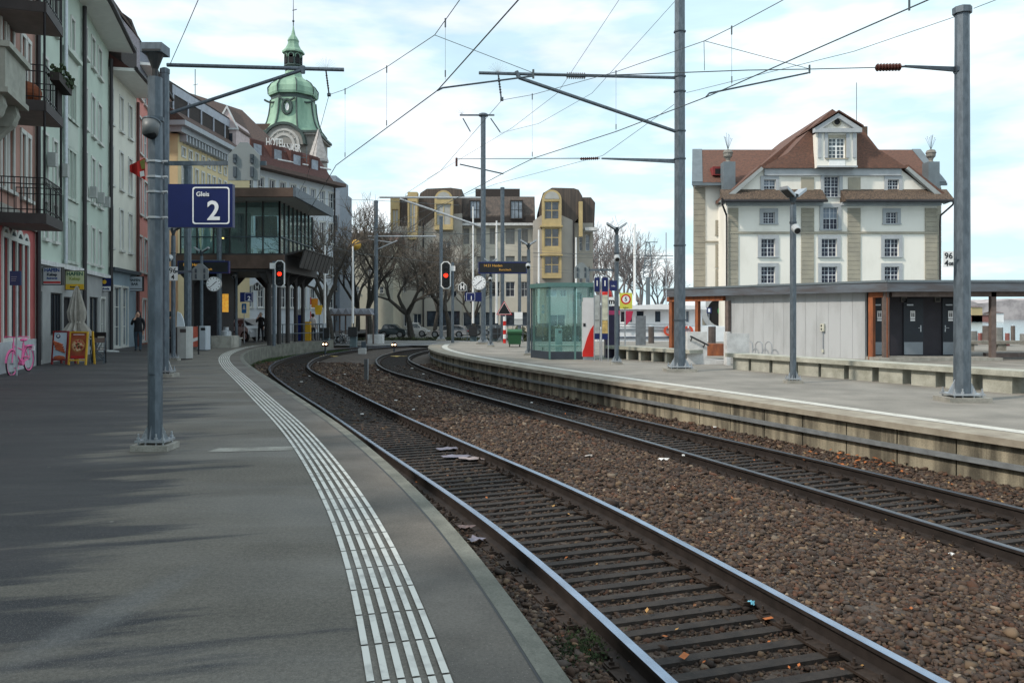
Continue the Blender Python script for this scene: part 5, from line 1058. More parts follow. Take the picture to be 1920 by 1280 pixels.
# low beige house behind left trees
t = thing('beige_house', 'low beige house with a brown roof behind the left bare trees', 'building', at(685, 0, 88)*1)
f2 = Fr((hx(636, 88), 88, 0), (1, 0, 0)); U_ = hx(737, 88)-hx(636, 88); RR = [(hx(a, 88)-hx(636, 88), hx(b, 88)-hx(636, 88), ztop(d, 88), ztop(c, 88)) for a, b, c, d in ((632+8, 646, 537, 556), (652, 659, 537, 550), (668, 674, 537, 550), (690, 697, 537, 550), (712, 719, 537, 550), (652, 659, 500, 515), (690, 697, 500, 515))]
mb = MB(M('sand_render', (.46, .44, .36), .85, 0, .1, .6)); holes(mb, f2, 0, U_, -.6, ztop(455, 88), RR, .2); body(mb, f2, U_, 9, -.6, ztop(455, 88)); mb.build('wall', t)
for r in RR: window(t, f2, *r, dep=.18, nx=1, ny=1, sw=.1)
mb = MB(roofbr); mb.prism([f2.P(-.4, .6, ztop(456, 88)), f2.P(-.4, -4.5, ztop(432, 90)), f2.P(-.4, -9.6, ztop(456, 88))], f2.u*(U_+.8)); mb.build('roof', t)
# ================================================================== granary (right white building)
YG = 76.0; gran = thing('granary', 'big white granary with grey-green quoins, red-brown tiled roof and tall central gable', 'building', (hx(1560, YG), YG, 0))
ivory = M('granary_render', (.80, .775, .71), .85, 0, .06, .5, .1, 20, c2=(.69, .665, .60), stretch=(1, 1, .35), lo=.3, hi=.52); quoin = M('quoin_sandstone', (.365, .335, .265), .85, 0, .1, .9, .15, 20, c2=(.28, .26, .215)); gframe = M('granary_stone_trim', (.38, .40, .42), .8, 0, .08, 1.5)
gtile = M('red_clay_tiles', (.16, .078, .055), .85, 0, .3, 3.2, 1.0, 12, c2=(.085, .05, .04), lo=.35, hi=.65, stretch=(1.5, 1.5, 3)); gtile2 = M('mossy_clay_tiles', (.15, .105, .075), .9, 0, .3, 2.6, 1.0, 10, c2=(.035, .028, .024), stretch=(3, 3, 1)); zinc = M('zinc_cladding', (.15, .18, .20), .5, .2, .1, 1.5)
X0 = hx(1365, YG); fr = Fr((X0, YG, 0), (1, 0, 0)); UGr = hx(1757, YG)-X0
def G(x, y): return (x-1365)/FPX*YG, ztop(y, YG)
def grect(a, b, c, d): return (*[G(a, 0)[0], G(b, 0)[0]], G(0, d)[1], G(0, c)[1])
main = [grect(1427, 1453, 500, 531), grect(1540, 1569, 500, 531), grect(1658, 1685, 500, 531), grect(1427, 1453, 448, 481), grect(1540, 1569, 448, 481), grect(1658, 1685, 448, 481), grect(1431, 1452, 398, 419), grect(1661, 1682, 398, 419), grect(1543, 1571, 389, 430)]
lowr = [grect(a, b, c, d) for c, d in ((560, 590), (605, 640)) for a, b in ((1427, 1453), (1540, 1569), (1658, 1685))]
up_ = [grect(1432, 1454, 337, 359), grect(1664, 1685, 337, 359), grect(1545, 1573, 331, 369)]
mb = MB(ivory); zE = ztop(375, YG); holes(mb, fr, 0, UGr, 0, zE, main+lowr, .25)
P = fr.P
mb.face([P(0, 0, 0), P(0, 0, zE), P(0, -3.6, zE), P(0, -3.6, 0)]); mb.face([P(UGr, 0, 0), P(UGr, -3.6, 0), P(UGr, -3.6, zE), P(UGr, 0, zE)]); mb.build('wall', gran)
# upper gable wall with holes : central rectangle + slanted ends
zT = ztop(317, YG); gl, gr_ = G(1432, 0)[0], G(1688, 0)[0]
mb = MB(ivory); holes(mb, fr, gl, gr_, zE, zT, [(max(r[0], gl+.01), min(r[1], gr_-.01), r[2], r[3]) for r in up_], .25)
mb.face([P(-.3, 0, zE), P(gl, 0, zE), P(gl, 0, zT)]); mb.face([P(gr_, 0, zE), P(UGr+.3, 0, zE), P(gr_, 0, zT)]); mb.build('gable_wall', gran)
def gwin(r, nx, ny, arch=False, fw=.32):
    window(gran, fr, *r, sur=gframe, sash=M('gran_sash', (.55, .58, .62), .5, 0, 0), g=M('gran_glass', (.012, .017, .038), .25, 0, .5, 1.3, spec=.35), dep=.22, sw=fw, nx=nx, ny=ny, sill=True, mu=.03, sa=.05, pr=.1)
for i, r in enumerate(main+lowr): gwin(r, 3, 3)
for r in up_: r = (max(r[0], gl+.01), min(r[1], gr_-.01), r[2], r[3]); gwin(r, 3, 3 if r[3]-r[2] < 1.5 else 5)
mb = MB(M('half_blind', (.17, .21, .27), .3, 0, .1)); 
for r in (main[8], up_[0]): mb.fbox(fr, r[0]+.08, r[1]-.08, -.204, -.20, (r[2]+r[3])/2, r[3]-.08)
mb.build('blind', gran)
mb = MB(quoin)
for a, b in ((1365, 1384), (1502, 1526), (1589, 1613), (1734, 1757)):
    for y0, y1 in ((390, 434), (439, 640)):
        u0, u1 = G(a, 0)[0], G(b, 0)[0]; z0, z1 = ztop(y1, YG), ztop(y0, YG); n = max(1, int((z1-z0)/.42)); h = (z1-z0)/n
        for i in range(n): mb.fbox(fr, u0, u1, .002, .09, z0+i*h+.015, z0+(i+1)*h-.015)
mb.fbox(fr, 0, UGr, .002, .12, ztop(438.5, YG), ztop(434.5, YG))
for a, b in ((1502, 1526), (1590, 1613)): mb.fbox(fr, G(a, 0)[0], G(b, 0)[0], .002, .08, ztop(358, YG), ztop(333, YG))
mb.build('pilasters', gran)
mb = MB(gframe); mb.fbox(fr, -.2, G(1541, 0)[0], .002, .45, ztop(386, YG), ztop(379, YG)); mb.fbox(fr, G(1575, 0)[0], UGr+.2, .002, .45, ztop(386, YG), ztop(379, YG)); mb.fbox(fr, gl, gr_, .002, .25, ztop(330, YG), ztop(317, YG)); mb.build('cornice', gran)
# pent roofs
for a, b in ((1350, 1541), (1575, 1775)):
    u0, u1 = G(a, 0)[0], G(b, 0)[0]; z0, z1 = ztop(377, YG-1.2), ztop(361, YG); mb = MB(gtile2); mb.prism([P(u0, 1.3, z0), P(u0, 1.3, z0+.18), P(u0, .003, z1+.3), P(u0, .003, z0)], fr.u*(u1-u0)); mb.build('pent_roof', gran)
    mb = MB(gut); mb.cyl(P(u0, 1.38, z0), P(u1, 1.38, z0), .13, n=8); mb.build('gutter', gran)
# main roof: steep hip face, ridge running back
apex = ztop(203, YG); ua = G(1563, 0)[0]
mb = MB(gtile)
def roofpts(y): return None
hip = [P(gl-.4, .5, zT), P(gr_+.5, .5, zT), P(gr_-2.2, .2, ztop(280, YG)), P(G(1618, 0)[0], 0, ztop(243, YG)), P(ua, -.3, apex), P(G(1512, 0)[0], 0, ztop(250, YG)), P(gl+2.2, .2, ztop(288, YG))]
mb.prism(hip, (0, 3.0, 0))
# flanks down to the eaves
L_ = [P(-.3, .6, ztop(374, YG)), P(gl-.4, .5, zT+.05), P(gl-.4, -7, zT), P(-.3, -3.5, ztop(374, YG))]
R__ = [P(UGr+1.0, .6, ztop(379, YG)), P(gr_+.5, .5, zT+.05), P(gr_+.5, -7, zT), P(UGr+1.0, -4, ztop(379, YG))]
mb.prism(L_, (0, 0, .3)); mb.prism(R__, (0, 0, .3)); 
mb.prism([P(gl-.4, -3, zT), P(ua, -3, apex), P(gr_+.5, -3, zT)], (0, 12, 0)); mb.build('roof', gran)
mb = MB(M('granary_parapet', (.30, .32, .32), .8, 0, .08)); 
for s in (0, 1):
    q = [P(-1.0, .62, ztop(380, YG)), P(gl-.4, .62, zT+.1), P(gl-.2, .62, zT-.1), P(-.5, .62, ztop(382, YG)-.1)] if s == 0 else [P(UGr+1.0, .62, ztop(380, YG)), P(gr_+.5, .62, zT+.1), P(gr_+.3, .62, zT-.1), P(UGr+.5, .62, ztop(382, YG)-.1)]
    mb.prism(q, (0, .4, 0)); mb.build('verge', gran); mb = MB(MATS['granary_parapet'])
# lucarne
fl = Fr(P(0, 1.0, 0), (1, 0, 0)); u0, u1 = G(1524, 0)[0], G(1598, 0)[0]; z0, z1 = ztop(318, YG), ztop(254, YG); wn_ = (G(1546, 0)[0], G(1576, 0)[0], ztop(301, YG), ztop(263, YG))
mb = MB(ivory); holes(mb, fl, u0, u1, z0, z1, [wn_], .25); body(mb, Fr(fl.P(u0, 0, 0), (1, 0, 0)), u1-u0, 4, z0, z1)
uc = (u0+u1)/2; mb.prism([fl.P(u0+.2, .001, z1+.3), fl.P(u1-.2, .001, z1+.3), fl.P(uc, .001, ztop(226, YG))], (0, 4, 0)); lu = mb.build('lucarne', gran)
window(lu, fl, *wn_, sur=quoin, sash=white, dep=.22, sw=.25, nx=3, ny=4, mu=.05, sa=.07)
mb = MB(gframe); mb.fbox(fl, u0-.35, u1+.35, -.1, .35, z1, z1+.38)
for s in (-1, 1):
    e_ = fl.P(uc+s*((u1-u0)/2+.35), .35, z1+.38); tp = fl.P(uc, .35, ztop(219, YG)); dn = Vector((0, 0, -.42)); mb.prism([e_, tp, tp+dn, e_+dn*.9+Vector((-s*.75, 0, .38))], (0, .5, 0))
for a in (u0+.1, u0+.72, u1-.72-.3, u1-.4): mb.fbox(fl, a, a+.3, .002, .12, z0+.9, z1)
mb.fbox(fl, u0, u1, .002, .2, z0, z0+.15); mb.mat(white); mb.fbox(fl, wn_[0], wn_[1], .002, .06, z0+.1, wn_[2]-.12)
mb.mat(quoin).disc(fl, uc, ztop(234, YG), .42, .002, .08, 16); mb.mat(darkhole).disc(fl, uc, ztop(234, YG), .27, .081, .09, 16); mb.build('trim', lu)
mb = MB(gtile); 
for s in (-1, 1):
    a, b = fl.P(uc+s*((u1-u0)/2+.45), .5, z1+.5), fl.P(uc, .5, ztop(216, YG)); mb.prism([a, b, b+Vector((0, 0, .12)), a+Vector((0, 0, .12))], (0, 5, 0))
mb.build('roof', lu)
# rear transverse wing
YW = 79.6; fw = Fr((hx(1300, YW), YW, 0), (1, 0, 0)); UW = hx(1764, YW)-hx(1300, YW); ze, zr = ztop(348, YW), ztop(269, YW)
rr = [((1346-1300)/FPX*YW, (1352-1300)/FPX*YW, ztop(d, YW), ztop(c, YW)) for c, d in ((418, 440), (463, 500), (510, 540))]
mb = MB(ivory); holes(mb, fw, 0, UW, 0, ze, rr, .25); F_ = fw.P
mb.face([F_(0, 0, 0), F_(0, 0, ze), F_(2.8, -12, ze), F_(2.8, -12, 0)]); mb.face([F_(UW, 0, 0), F_(UW, -12, 0), F_(UW, -12, ze), F_(UW, 0, ze)]); mb.face([F_(2.8, -12, 0), F_(2.8, -12, ze), F_(UW, -12, ze), F_(UW, -12, 0)]); mb.build('wing_wall', gran)
for r in rr: window(gran, fw, *r, sur=quoin, dep=.22, sw=.25, nx=1, ny=3)
mb = MB(quoin); 
for a, b in ((1300, 1322), (1742, 1764)):
    u0, u1 = (a-1300)/FPX*YW, (b-1300)/FPX*YW; n = 26; h = (ze-.2)/n
    for i in range(n): mb.fbox(fw, u0, u1, .002, .1, i*h+.015, (i+1)*h-.015)
mb.fbox(fw, 0, UW, .002, .12, ztop(455, YW), ztop(452, YW)); mb.build('pilasters', gran)
def slope(m, nm, a0, a1, b0, b1, th=.15):
    mb = MB(m); q = [F_(a0, .9, ze+.02), F_(a1, .9, ze+.02), F_(b1, -3.8, zr), F_(b0, -3.8, zr)]; mb.prism(q, (0, -.06, th)); mb.build(nm, gran)
slope(gtile, 'wing_roof', .7, UW-.7, 1.75, UW-1.0); slope(zinc, 'zinc_hip', -.35, .699, .75, 1.749, .22); slope(zinc, 'zinc_hip', UW-.699, UW+.05, UW-.999, UW-.1, .22)
mb = MB(gtile); mb.face([F_(.75, -3.8, zr), F_(UW-.1, -3.8, zr), F_(UW, -12.5, ze), F_(3.2, -12.5, ze)]); mb.build('wing_roof', gran)
mb = MB(zinc); mb.face([F_(-.3, .9, ze), F_(.75, -3.8, zr+.1), F_(3.2, -12.5, ze)]); mb.face([F_(UW+.04, .9, ze), F_(UW+.02, -12.5, ze), F_(UW-.1, -3.8, zr+.1)]); mb.fbox(fw, -.35, UW+.05, .9, 1.1, ze-.15, ze+.1); mb.build('zinc_hip', gran)
mb = MB(M('red_dormer', (.20, .03, .03), .7)); u = (1344-1300)/FPX*YW; mb.fbox(fw, u-.5, u+.5, -.8, .5, ztop(330, YW), ztop(314, YW)); mb.mat(darkhole).fbox(fw, u-.3, u+.3, .501, .52, ztop(328, YW), ztop(318, YW)); mb.build('dormer', gran)
for x0, x1 in ((1357, 1379), (1741, 1762)):
    Yc = 77.6; a, b = hx(x0, Yc), hx(x1, Yc); mb = MB(zinc); mb.box(a, b, Yc, Yc+1.2, ztop(368, Yc), ztop(303, Yc)); mb.build('chimney', gran)
    mb = MB(M('stone_urn', (.20, .19, .17), .85, 0, .2, 3)); c = ((a+b)/2, Yc+.6, ztop(303, Yc)); mb.lathe(c, [(.3, 0), (.18, .2), (.24, .4), (.42, .6), (.44, .85), (.5, .95), (.38, 1.2), (.1, 1.3)], 12); mb.mat(wiremat)
    for i in range(9): an = R(-40+10*i); q = Vector(c)+Vector((0, 0, 1.25)); e_ = q+Vector((math.sin(an)*.7, random.uniform(-.3, .3), math.cos(an)*random.uniform(1.1, 1.7))); mb.cyl(q, e_, .015, n=3); mb.ball(e_, .035, n=5, k=3)
    mb.build('urn', gran)
mb = MB(wiremat); c = at(1606, 240, YG+3); mb.cyl(c, at(1606, 155, YG+3), .035, n=5); mb.build('antenna', gran)
mb = MB(gtile2); c = at(1613, 245, YG+3); mb.box(c.x-.4, c.x+.5, YG+2.5, YG+3.6, c.z-1, c.z+.3); mb.build('chimney', gran)
for s, ux, dx in ((-1, -.05, -1), (1, UGr+.05, 1)):
    mb = MB(gut); mb.tube([P(ux+s*.85, 1.3, zE), P(ux+s*.8, 1.2, zE-.6), P(ux+s*.15, .25, zE-1.5), P(ux+s*.12, .2, zE-2.3), P(ux+s*.12, .2, 0)], .09, 6); mb.build('drainpipe', gran)
mb = MB(gframe); c = Fr(fw.P((1352-1300)/FPX*YW-.1, .12, 0), (1, 0, 0)); mb.disc(c, 0, ztop(585, YW), 1.9, 0, .3, 24, 1.4); mb.mat(darkhole).disc(c, 0, ztop(585, YW), 1.4, .01, .05, 24); mb.mat(M('green_disc', (.05, .3, .12), .5)).disc(c, .2, ztop(583, YW), .5, .06, .09, 16); mb.build('arched_door', gran)
# ================================================================== kiosk
K0 = Vector((7.35, 38.0)); K1 = Vector((13.6, 29.0)); frK, UK = frAB((K0.x, K0.y), (K1.x, K1.y)); zb, zt = 2.44, 2.84
k = thing('harbour_pavilion', 'low flat-roofed pavilion with a pale panelled wall and dark doors on the right platform', 'pavilion', (K0.x, K0.y, ZP1))
fas = M('weathered_fascia', (.13, .155, .185), .6, .2, .2, 1.5, .1, 10, c2=(.09, .085, .09), stretch=(.5, .5, 3)); orange = M('orange_timber', (.34, .11, .04), .7, 0, .2, 5, .2, 20, c2=(.16, .055, .03), stretch=(1, 1, .3)); olt = M('aged_timber', (.13, .10, .09), .8, 0, .2, 5, .2, 20); wallp = M('pavilion_panel', (.43, .45, .465), .7, 0, .04, 1.1, c2=(.35, .365, .375), stretch=(1.5, 1.5, .4), lo=.3, hi=.55)
mb = MB(fas); mb.fbox(frK, 0, UK, -5, .0, zb, zt)
a2 = frK.P(UK, 0, 0); mb.prism([Vector((a2.x, a2.y, zb)), Vector((32, a2.y, zb)), Vector((32, a2.y+6, zb)), Vector((a2.x+2.5, a2.y+6, zb)), Vector((a2.x+3.2, a2.y+2.9, zb))], (0, 0, zt-zb)); mb.mat(zinc).fbox(frK, -.03, UK, .001, .03, zt-.06, zt+.02); mb.box(a2.x, 32, a2.y-.03, a2.y-.001, zt-.06, zt+.02); mb.build('roof', k)
# wall panels between x=1359 and 1622
frW = Fr(frK.P(0, -.35, 0), frK.u); u0 = frW.px(1359, 600)[0]; u1 = frW.px(1622, 600)[0]; n = 13; w_ = (u1-u0)/n
mb = MB(wallp)
for i in range(n): mb.fbox(frW, u0+i*w_+.004, u0+(i+1)*w_-.004, -.12, 0, ZP1, zb)
mb.mat(blackish).fbox(frW, u0, u1, -.2, -.1205, ZP1, zb); mb.build('panel_wall', k)
mb = MB(M('socket_box', (.5, .5, .42), .6)); uu = frW.px(1544, 625)[0]; mb.fbox(frW, uu-.08, uu+.08, .002, .1, .95, 1.25); mb.mat(black).fbox(frW, uu-.05, uu, .101, .105, 1.13, 1.2); mb.fbox(frW, uu-.05, uu, .101, .105, 1.0, 1.07); mb.mat(steel_lt).cyl(frW.P(uu, .03, .95), frW.P(uu, .03, .15), .02, n=6); mb.mat(MATS['socket_box']).fbox(frW, uu-.04, uu+.04, .002, .07, .12, .24); mb.build('socket', k)
# orange timber frame
mb = MB(orange); u2 = frK.px(1246, 600)[0]; 
for x in (1252, 1301): u = frK.px(x, 600)[0]; mb.fbox(frK, u-.09, u+.09, -.35, -.17, ZP1, zb)
mb.fbox(frK, u2, u0+.05, -.37, -.15, zb-.22, zb-.002); mb.build('timber_frame', k)
mb = MB(olt); u = frK.px(1358, 600)[0]; mb.fbox(frK, u-.09, u+.09, -.33, -.15, ZP1, zb-.23); mb.build('post', k)
fD = Fr((13.3, 30.6, 0), (1, 0, 0)); 
darkpanel = M('dark_door_panel', (.022, .020, .028), .6, 0, .15, 3); doorm = M('dark_blue_door', (.016, .022, .032), .5, 0, .12, 3); kick = M('kick_plate', (.22, .25, .28), .4, .4, .08)
X_ = lambda x: (x-960)/FPX*30.6-13.3
mb = MB(darkpanel); mb.fbox(fD, X_(1626), X_(1800), -.1, 0, .04, zb); mb.fbox(fD, X_(1800)-.1, X_(1800), -2.5, -.1, .04, zb); mb.build('door_wall', k)
for x0, x1, lx in ((1632, 1665, 1648), (1693, 1730, 1710), (1766, 1803, 1781)):
    a, b = X_(x0), X_(x1); mb = MB(doorm); mb.fbox(fD, a, b, .001, .05, .08, 2.22); d_ = mb.build('door', k)
    mb = MB(kick); mb.fbox(fD, a+.02, b-.02, .051, .056, .08, .56); mb.build('kick_plate', d_)
    hx_ = b-.1 if lx < 1760 else a+.1; mb = MB(steel_lt); mb.fbox(fD, hx_-.02, hx_+.02, .051, .06, .95, 1.2); mb.cyl(fD.P(hx_, .05, 1.1), fD.P(hx_, .1, 1.1), .012, n=6); mb.cyl(fD.P(hx_, .1, 1.1), fD.P(hx_+(-.12 if lx < 1760 else .12), .1, 1.1), .014, n=6); mb.fbox(fD, a+.1, a+.35, .051, .1, 1.95, 2.0); mb.build('handle', d_)
    mb = MB(MATS['sign_white']); c = X_(lx); mb.fbox(fD, c-.09, c+.09, .051, .056, 1.45, 1.75); mb.fbox(fD, c-.09, c+.09, .051, .056, 1.36, 1.43); mb.mat(black).disc(fD, c-.03, 1.69, .018, .057, .06, 8); mb.fbox(fD, c-.05, c-.01, .057, .06, 1.52, 1.66); mb.disc(fD, c+.04, 1.69, .018, .057, .06, 8); mb.fbox(fD, c+.02, c+.06, .057, .06, 1.52, 1.66); mb.build('door_sign', d_)
for x in (1694, 1757): mb = MB(M('wall_lamp_frame', (.10, .095, .09), .5)); c = X_(x); mb.fbox(fD, c-.11, c+.11, .001, .05, 2.08, 2.28); mb.mat(black).fbox(fD, c-.07, c+.07, .051, .055, 2.12, 2.24); mb.build('wall_lamp', k)
mb = MB(orange); a = Vector(frK.P(UK-.12, -.3, 0)); u = frK.px(1626, 600)[0]; mb.fbox(frK, u-.08, u+.10, -.38, -.2, ZP1, zb-.001); mb.fbox(frK, u+.10, UK-.15, -.38, -.2, zb-.2, zb-.003); u = frK.px(1655, 600)[0]; mb.fbox(frK, u-.05, u+.05, -.36, -.22, ZP1, zb-.201); mb.build('door_frame', k)
mb = MB(olt); 
for x in (1661, 1862): c = (x-960)/FPX*29.3; mb.box(c-.09, c+.09, 29.25, 29.43, ZP1, zb)
mb.box(13.9, 30, 29.25, 29.4, zb-.18, zb-.004); mb.build('post', k)
mb = MB(conc); mb.box(13.3, 17.8, 29.0, 30.4, ZP1, .04); mb.build('step', k)
mb = MB(olt); mb.box(17.9, 30, 30.2, 30.4, .0, .16); mb.build('timber_sill', k)
mb = MB(steel_lt); 
for i in range(3):
    c = 1415+i*18; u = frW.px(c, 650)[0]; pts = [frW.P(u+dx, .35, ZP1+.02+z) for dx, z in ((-.18, 0), (-.16, .42), (-.06, .52), (.06, .52), (.16, .42), (.18, 0))]; mb.tube(pts, .02, 6)
tag(mb.build('bicycle_rack'), 'three low hoop bicycle racks against the pale panelled wall', 'bicycle rack')
# ================================================================== benches
bl = layered('bench_concrete', (.34, .34, .28), (.46, .46, .40), (.3, .3, .26), s1=2, s2=100, bump=.2); bdark = layered('dark_concrete', (.13, .14, .14), (.24, .25, .24), (.3, .3, .3), s1=2, s2=100, bump=.2)  # second tone is a darker concrete for a back panel and a leg
Bq0, Bq1 = gp(1366, 691.5, ZP1), gp(1905, 739, ZP1); frN, UN = frAB((Bq0.x, Bq0.y), (Bq1.x, Bq1.y)); 
t = thing('concrete_bench', 'long pale concrete bench on many block legs in front of the pavilion', 'bench', (Bq0.x, Bq0.y, ZP1))
mb = MB(bl); mb.fbox(frN, -.1, UN+2.5, -.62, .06, .30, .42); mb.build('seat', t)
cm = MB(bl)
for x0, x1 in ((1406, 1441), (1446, 1478), (1494, 1533), (1537, 1581), (1589, 1634), (1645, 1691), (1706, 1753), (1770, 1822), (1840, 1897), (1372, 1402), (1925, 1990)):
    u0, u1 = frN.px(x0, 700)[0], frN.px(x1, 700)[0]; mb = MB(bl); mb.fbox(frN, u0, u1-.02, -.55, -.05, ZP1, .299); mb.build('leg', t)
Bq0, Bq1 = gp(1150, 672, ZP1), gp(1262, 681, ZP1); frN2, UN2 = frAB((Bq0.x, Bq0.y), (Bq1.x, Bq1.y))
t = thing('concrete_bench', 'shorter concrete bench on the right platform between the lamp post and the tallest mast', 'bench', (Bq0.x, Bq0.y, ZP1))
mb = MB(bl); mb.fbox(frN2, -.5, UN2+.9, -.55, .06, .30, .42); mb.build('seat', t)
mb = MB(bdark); 
for i in range(6): u = .05+i*UN2/4.7; mb = MB(bl if i % 1 == 0 else bdark); mb.fbox(frN2, u, u+.12, -.5, -.02, ZP1, .299); mb.build('leg', t)
mb = MB(bdark); mb.fbox(frN2, -.4, UN2+.8, -.5, -.42, ZP1, .299); mb.build('back_panel', t)
# stair wall with handrail
t = thing('stair_wall', 'low white concrete wall with a slanting dark handrail behind the tallest mast', 'wall', gp(1320, 690, ZP1)*1)
Yw = 27.; f2 = Fr((hx(1289, Yw), Yw, 0), (1, 0, 0)); def_ = lambda x: hx(x, Yw)-hx(1289, Yw)
mb = MB(conc_lt); mb.prism([f2.P(a, 0, b) for a, b in ((def_(1289), ZP1), (def_(1363), ZP1), (def_(1363), ztop(675, Yw)), (def_(1326), ztop(672, Yw)), (def_(1326), ztop(622, Yw)), (def_(1289), ztop(622, Yw)))], (0, .3, 0)); mb.build('wall_panel', t)
mb = MB(blackish); mb.cyl(f2.P(def_(1293), .12, ztop(630, Yw)), f2.P(def_(1327), .12, ztop(647, Yw)), .03, n=6); [mb.cyl(f2.P(def_(x), .12, ztop(y, Yw)), f2.P(def_(x-1), .0, ztop(y+7, Yw)), .02, n=5) for x, y in ((1296, 632), (1320, 644))]; mb.build('handrail', t)
mb = MB(conc_lt); f3 = Fr((hx(1363, 26.5), 26.5, 0), (1, 0, 0)); mb.fbox(f3, 0, .12, -.4, .0, ZP1, ztop(622, 26.5)); mb.fbox(f3, .12, 42/FPX*26.5, -.1, 0, ztop(664, 26.5), ztop(625, 26.5)); tag(mb.build('bench_end_wall'), 'pale concrete end wall at the left end of the long bench', 'wall')
t = thing('planter_box', 'small orange timber box behind the white stair wall', 'box', at(1340, 655, 30)*1); mb = MB(orange); a = at(1328, 667, 30); mb.box(a.x, a.x+.62, 30, 30.5, a.z, a.z+.45); mb.build('box', t)
# ================================================================== shelter
Ys = 29.8; hgt = 2.88; t = thing('glass_shelter', 'teal framed glass waiting shelter on the right platform', 'shelter', (hx(1030, Ys), Ys, ZP1))
teal = M('teal_metal', (.10, .20, .19), .5, .2, .1, 3); tealg = glassmat('shelter_glass', (.84, .95, .94), .06); x0, x1 = hx(1030.5, Ys), hx(1112, Ys); xl = hx(997, 31.2)
fA = Fr((x0, Ys, 0), (1, 0, 0)); fB, uB = frAB((xl, 31.3), (x0, Ys))
mb = MB(teal); mb.prism([(x0-.08, Ys-.1, ZP1+hgt-.18), (x1+.1, Ys-.1, ZP1+hgt-.18), (x1+.1, Ys+2, ZP1+hgt-.18), (xl-.05, Ys+2, ZP1+hgt-.18), (xl-.08, 31.2, ZP1+hgt-.18)], (0, 0, .16)); mb.build('roof', t)
for p in ((x0, Ys), (xl, 31.3), (x1, Ys), (xl+.1, Ys+1.9), (x1, Ys+1.9), (x0+.95, Ys)):
    mb = MB(teal if p != (xl, 31.3) else steel_dk); mb.box(p[0]-.035, p[0]+.035, p[1]-.035, p[1]+.035, ZP1, ZP1+hgt-.181); mb.build('post', t)
mb = MB(M('shelter_base', (.03, .04, .055), .5)); mb.fbox(fA, .04, x1-x0-.04, -.03, .03, ZP1+.02, ZP1+.30); mb.fbox(fB, .04, uB-.04, -.03, .03, ZP1+.02, ZP1+.30); mb.build('base_panel', t)
for f_, a, b in ((fA, .04, .91), (fA, .99, x1-x0-.04), (fB, .04, uB-.04)):
    mb = MB(tealg); mb.fbox(f_, a, b, -.008, .008, ZP1+.31, ZP1+hgt-.19); mb.build('glass_pane', t)
fC = Fr((xl+.14, Ys+1.9, 0), (1, 0, 0)); mb = MB(tealg); mb.fbox(fC, 0, x1-xl-.2, -.01, .01, ZP1+.2, ZP1+hgt-.19); mb.build('glass_pane', t)
fE_ = Fr((x1, Ys+.04, 0), (0, 1, 0)); mb = MB(tealg); mb.fbox(fE_, 0, 1.82, -.01, .01, ZP1+.2, ZP1+hgt-.19); mb.build('glass_pane', t)
mb = MB(M('bench_grey_green', (.33, .38, .35), .6)); mb.box(xl+.3, x1-.1, Ys+1.35, Ys+1.8, ZP1+.42, ZP1+.48); mb.box(xl+.4, xl+.46, Ys+1.5, Ys+1.56, ZP1, ZP1+.42); mb.box(x1-.3, x1-.24, Ys+1.5, Ys+1.56, ZP1, ZP1+.42); mb.build('bench', t)
def bin_(x0, x1, yt, yb, z, label, m, dark, dark_side=True):
    p = gp((x0+x1)/2, yb, z); s = p.y/FPX; w = (x1-x0)*s/2; h = (yb-yt)*s; t = thing('litter_bin', label, 'litter bin', p, 'litter bins')
    mb = MB(m); ch = w*.25; mb.prism([(p.x-w+ch, p.y-w, z+.04), (p.x+w-ch, p.y-w, z+.04), (p.x+w, p.y-w+ch, z+.04), (p.x+w, p.y+w, z+.04), (p.x-w, p.y+w, z+.04), (p.x-w, p.y-w+ch, z+.04)], (0, 0, h-.04)); mb.build('body', t)
    mb = MB(dark); mb.box(p.x-w*.15, p.x+w*.75, p.y-w-.004, p.y-w+.01, z+h*.82, z+h*.93); mb.box(p.x-w*.9, p.x+w*.9, p.y-w*.9, p.y+w*.9, z, z+.04)
    if dark_side: mb.prism([(p.x-w-.003, p.y-w+ch, z+.05), (p.x-w+ch-.003, p.y-w-.003, z+.05), (p.x-w*.55, p.y-w-.003, z+.05), (p.x-w*.55, p.y-w-.001, z+.05), (p.x-w+ch, p.y-w-.001, z+.05)], (0, 0, h-.07))
    mb.build('slot', t)
bin_(332, 357, 612, 673.5, 0, 'pale grey tall litter bin, nearer of the two behind the nearest lamp post', M('bin_grey', (.42, .43, .42), .5, .2, .08), M('bin_brown', (.06, .05, .05), .6))
bin_(372, 391, 611, 657, 0, 'light blue-grey tall litter bin, right of the red board', M('bin_blue', (.45, .50, .55), .5, .2, .05), black, False)
bin_(1041, 1054, 616, 662, ZP1, 'teal grey litter bin seen through the shelter glass', M('bin_teal', (.25, .33, .33), .5, .2, .05), black, False)
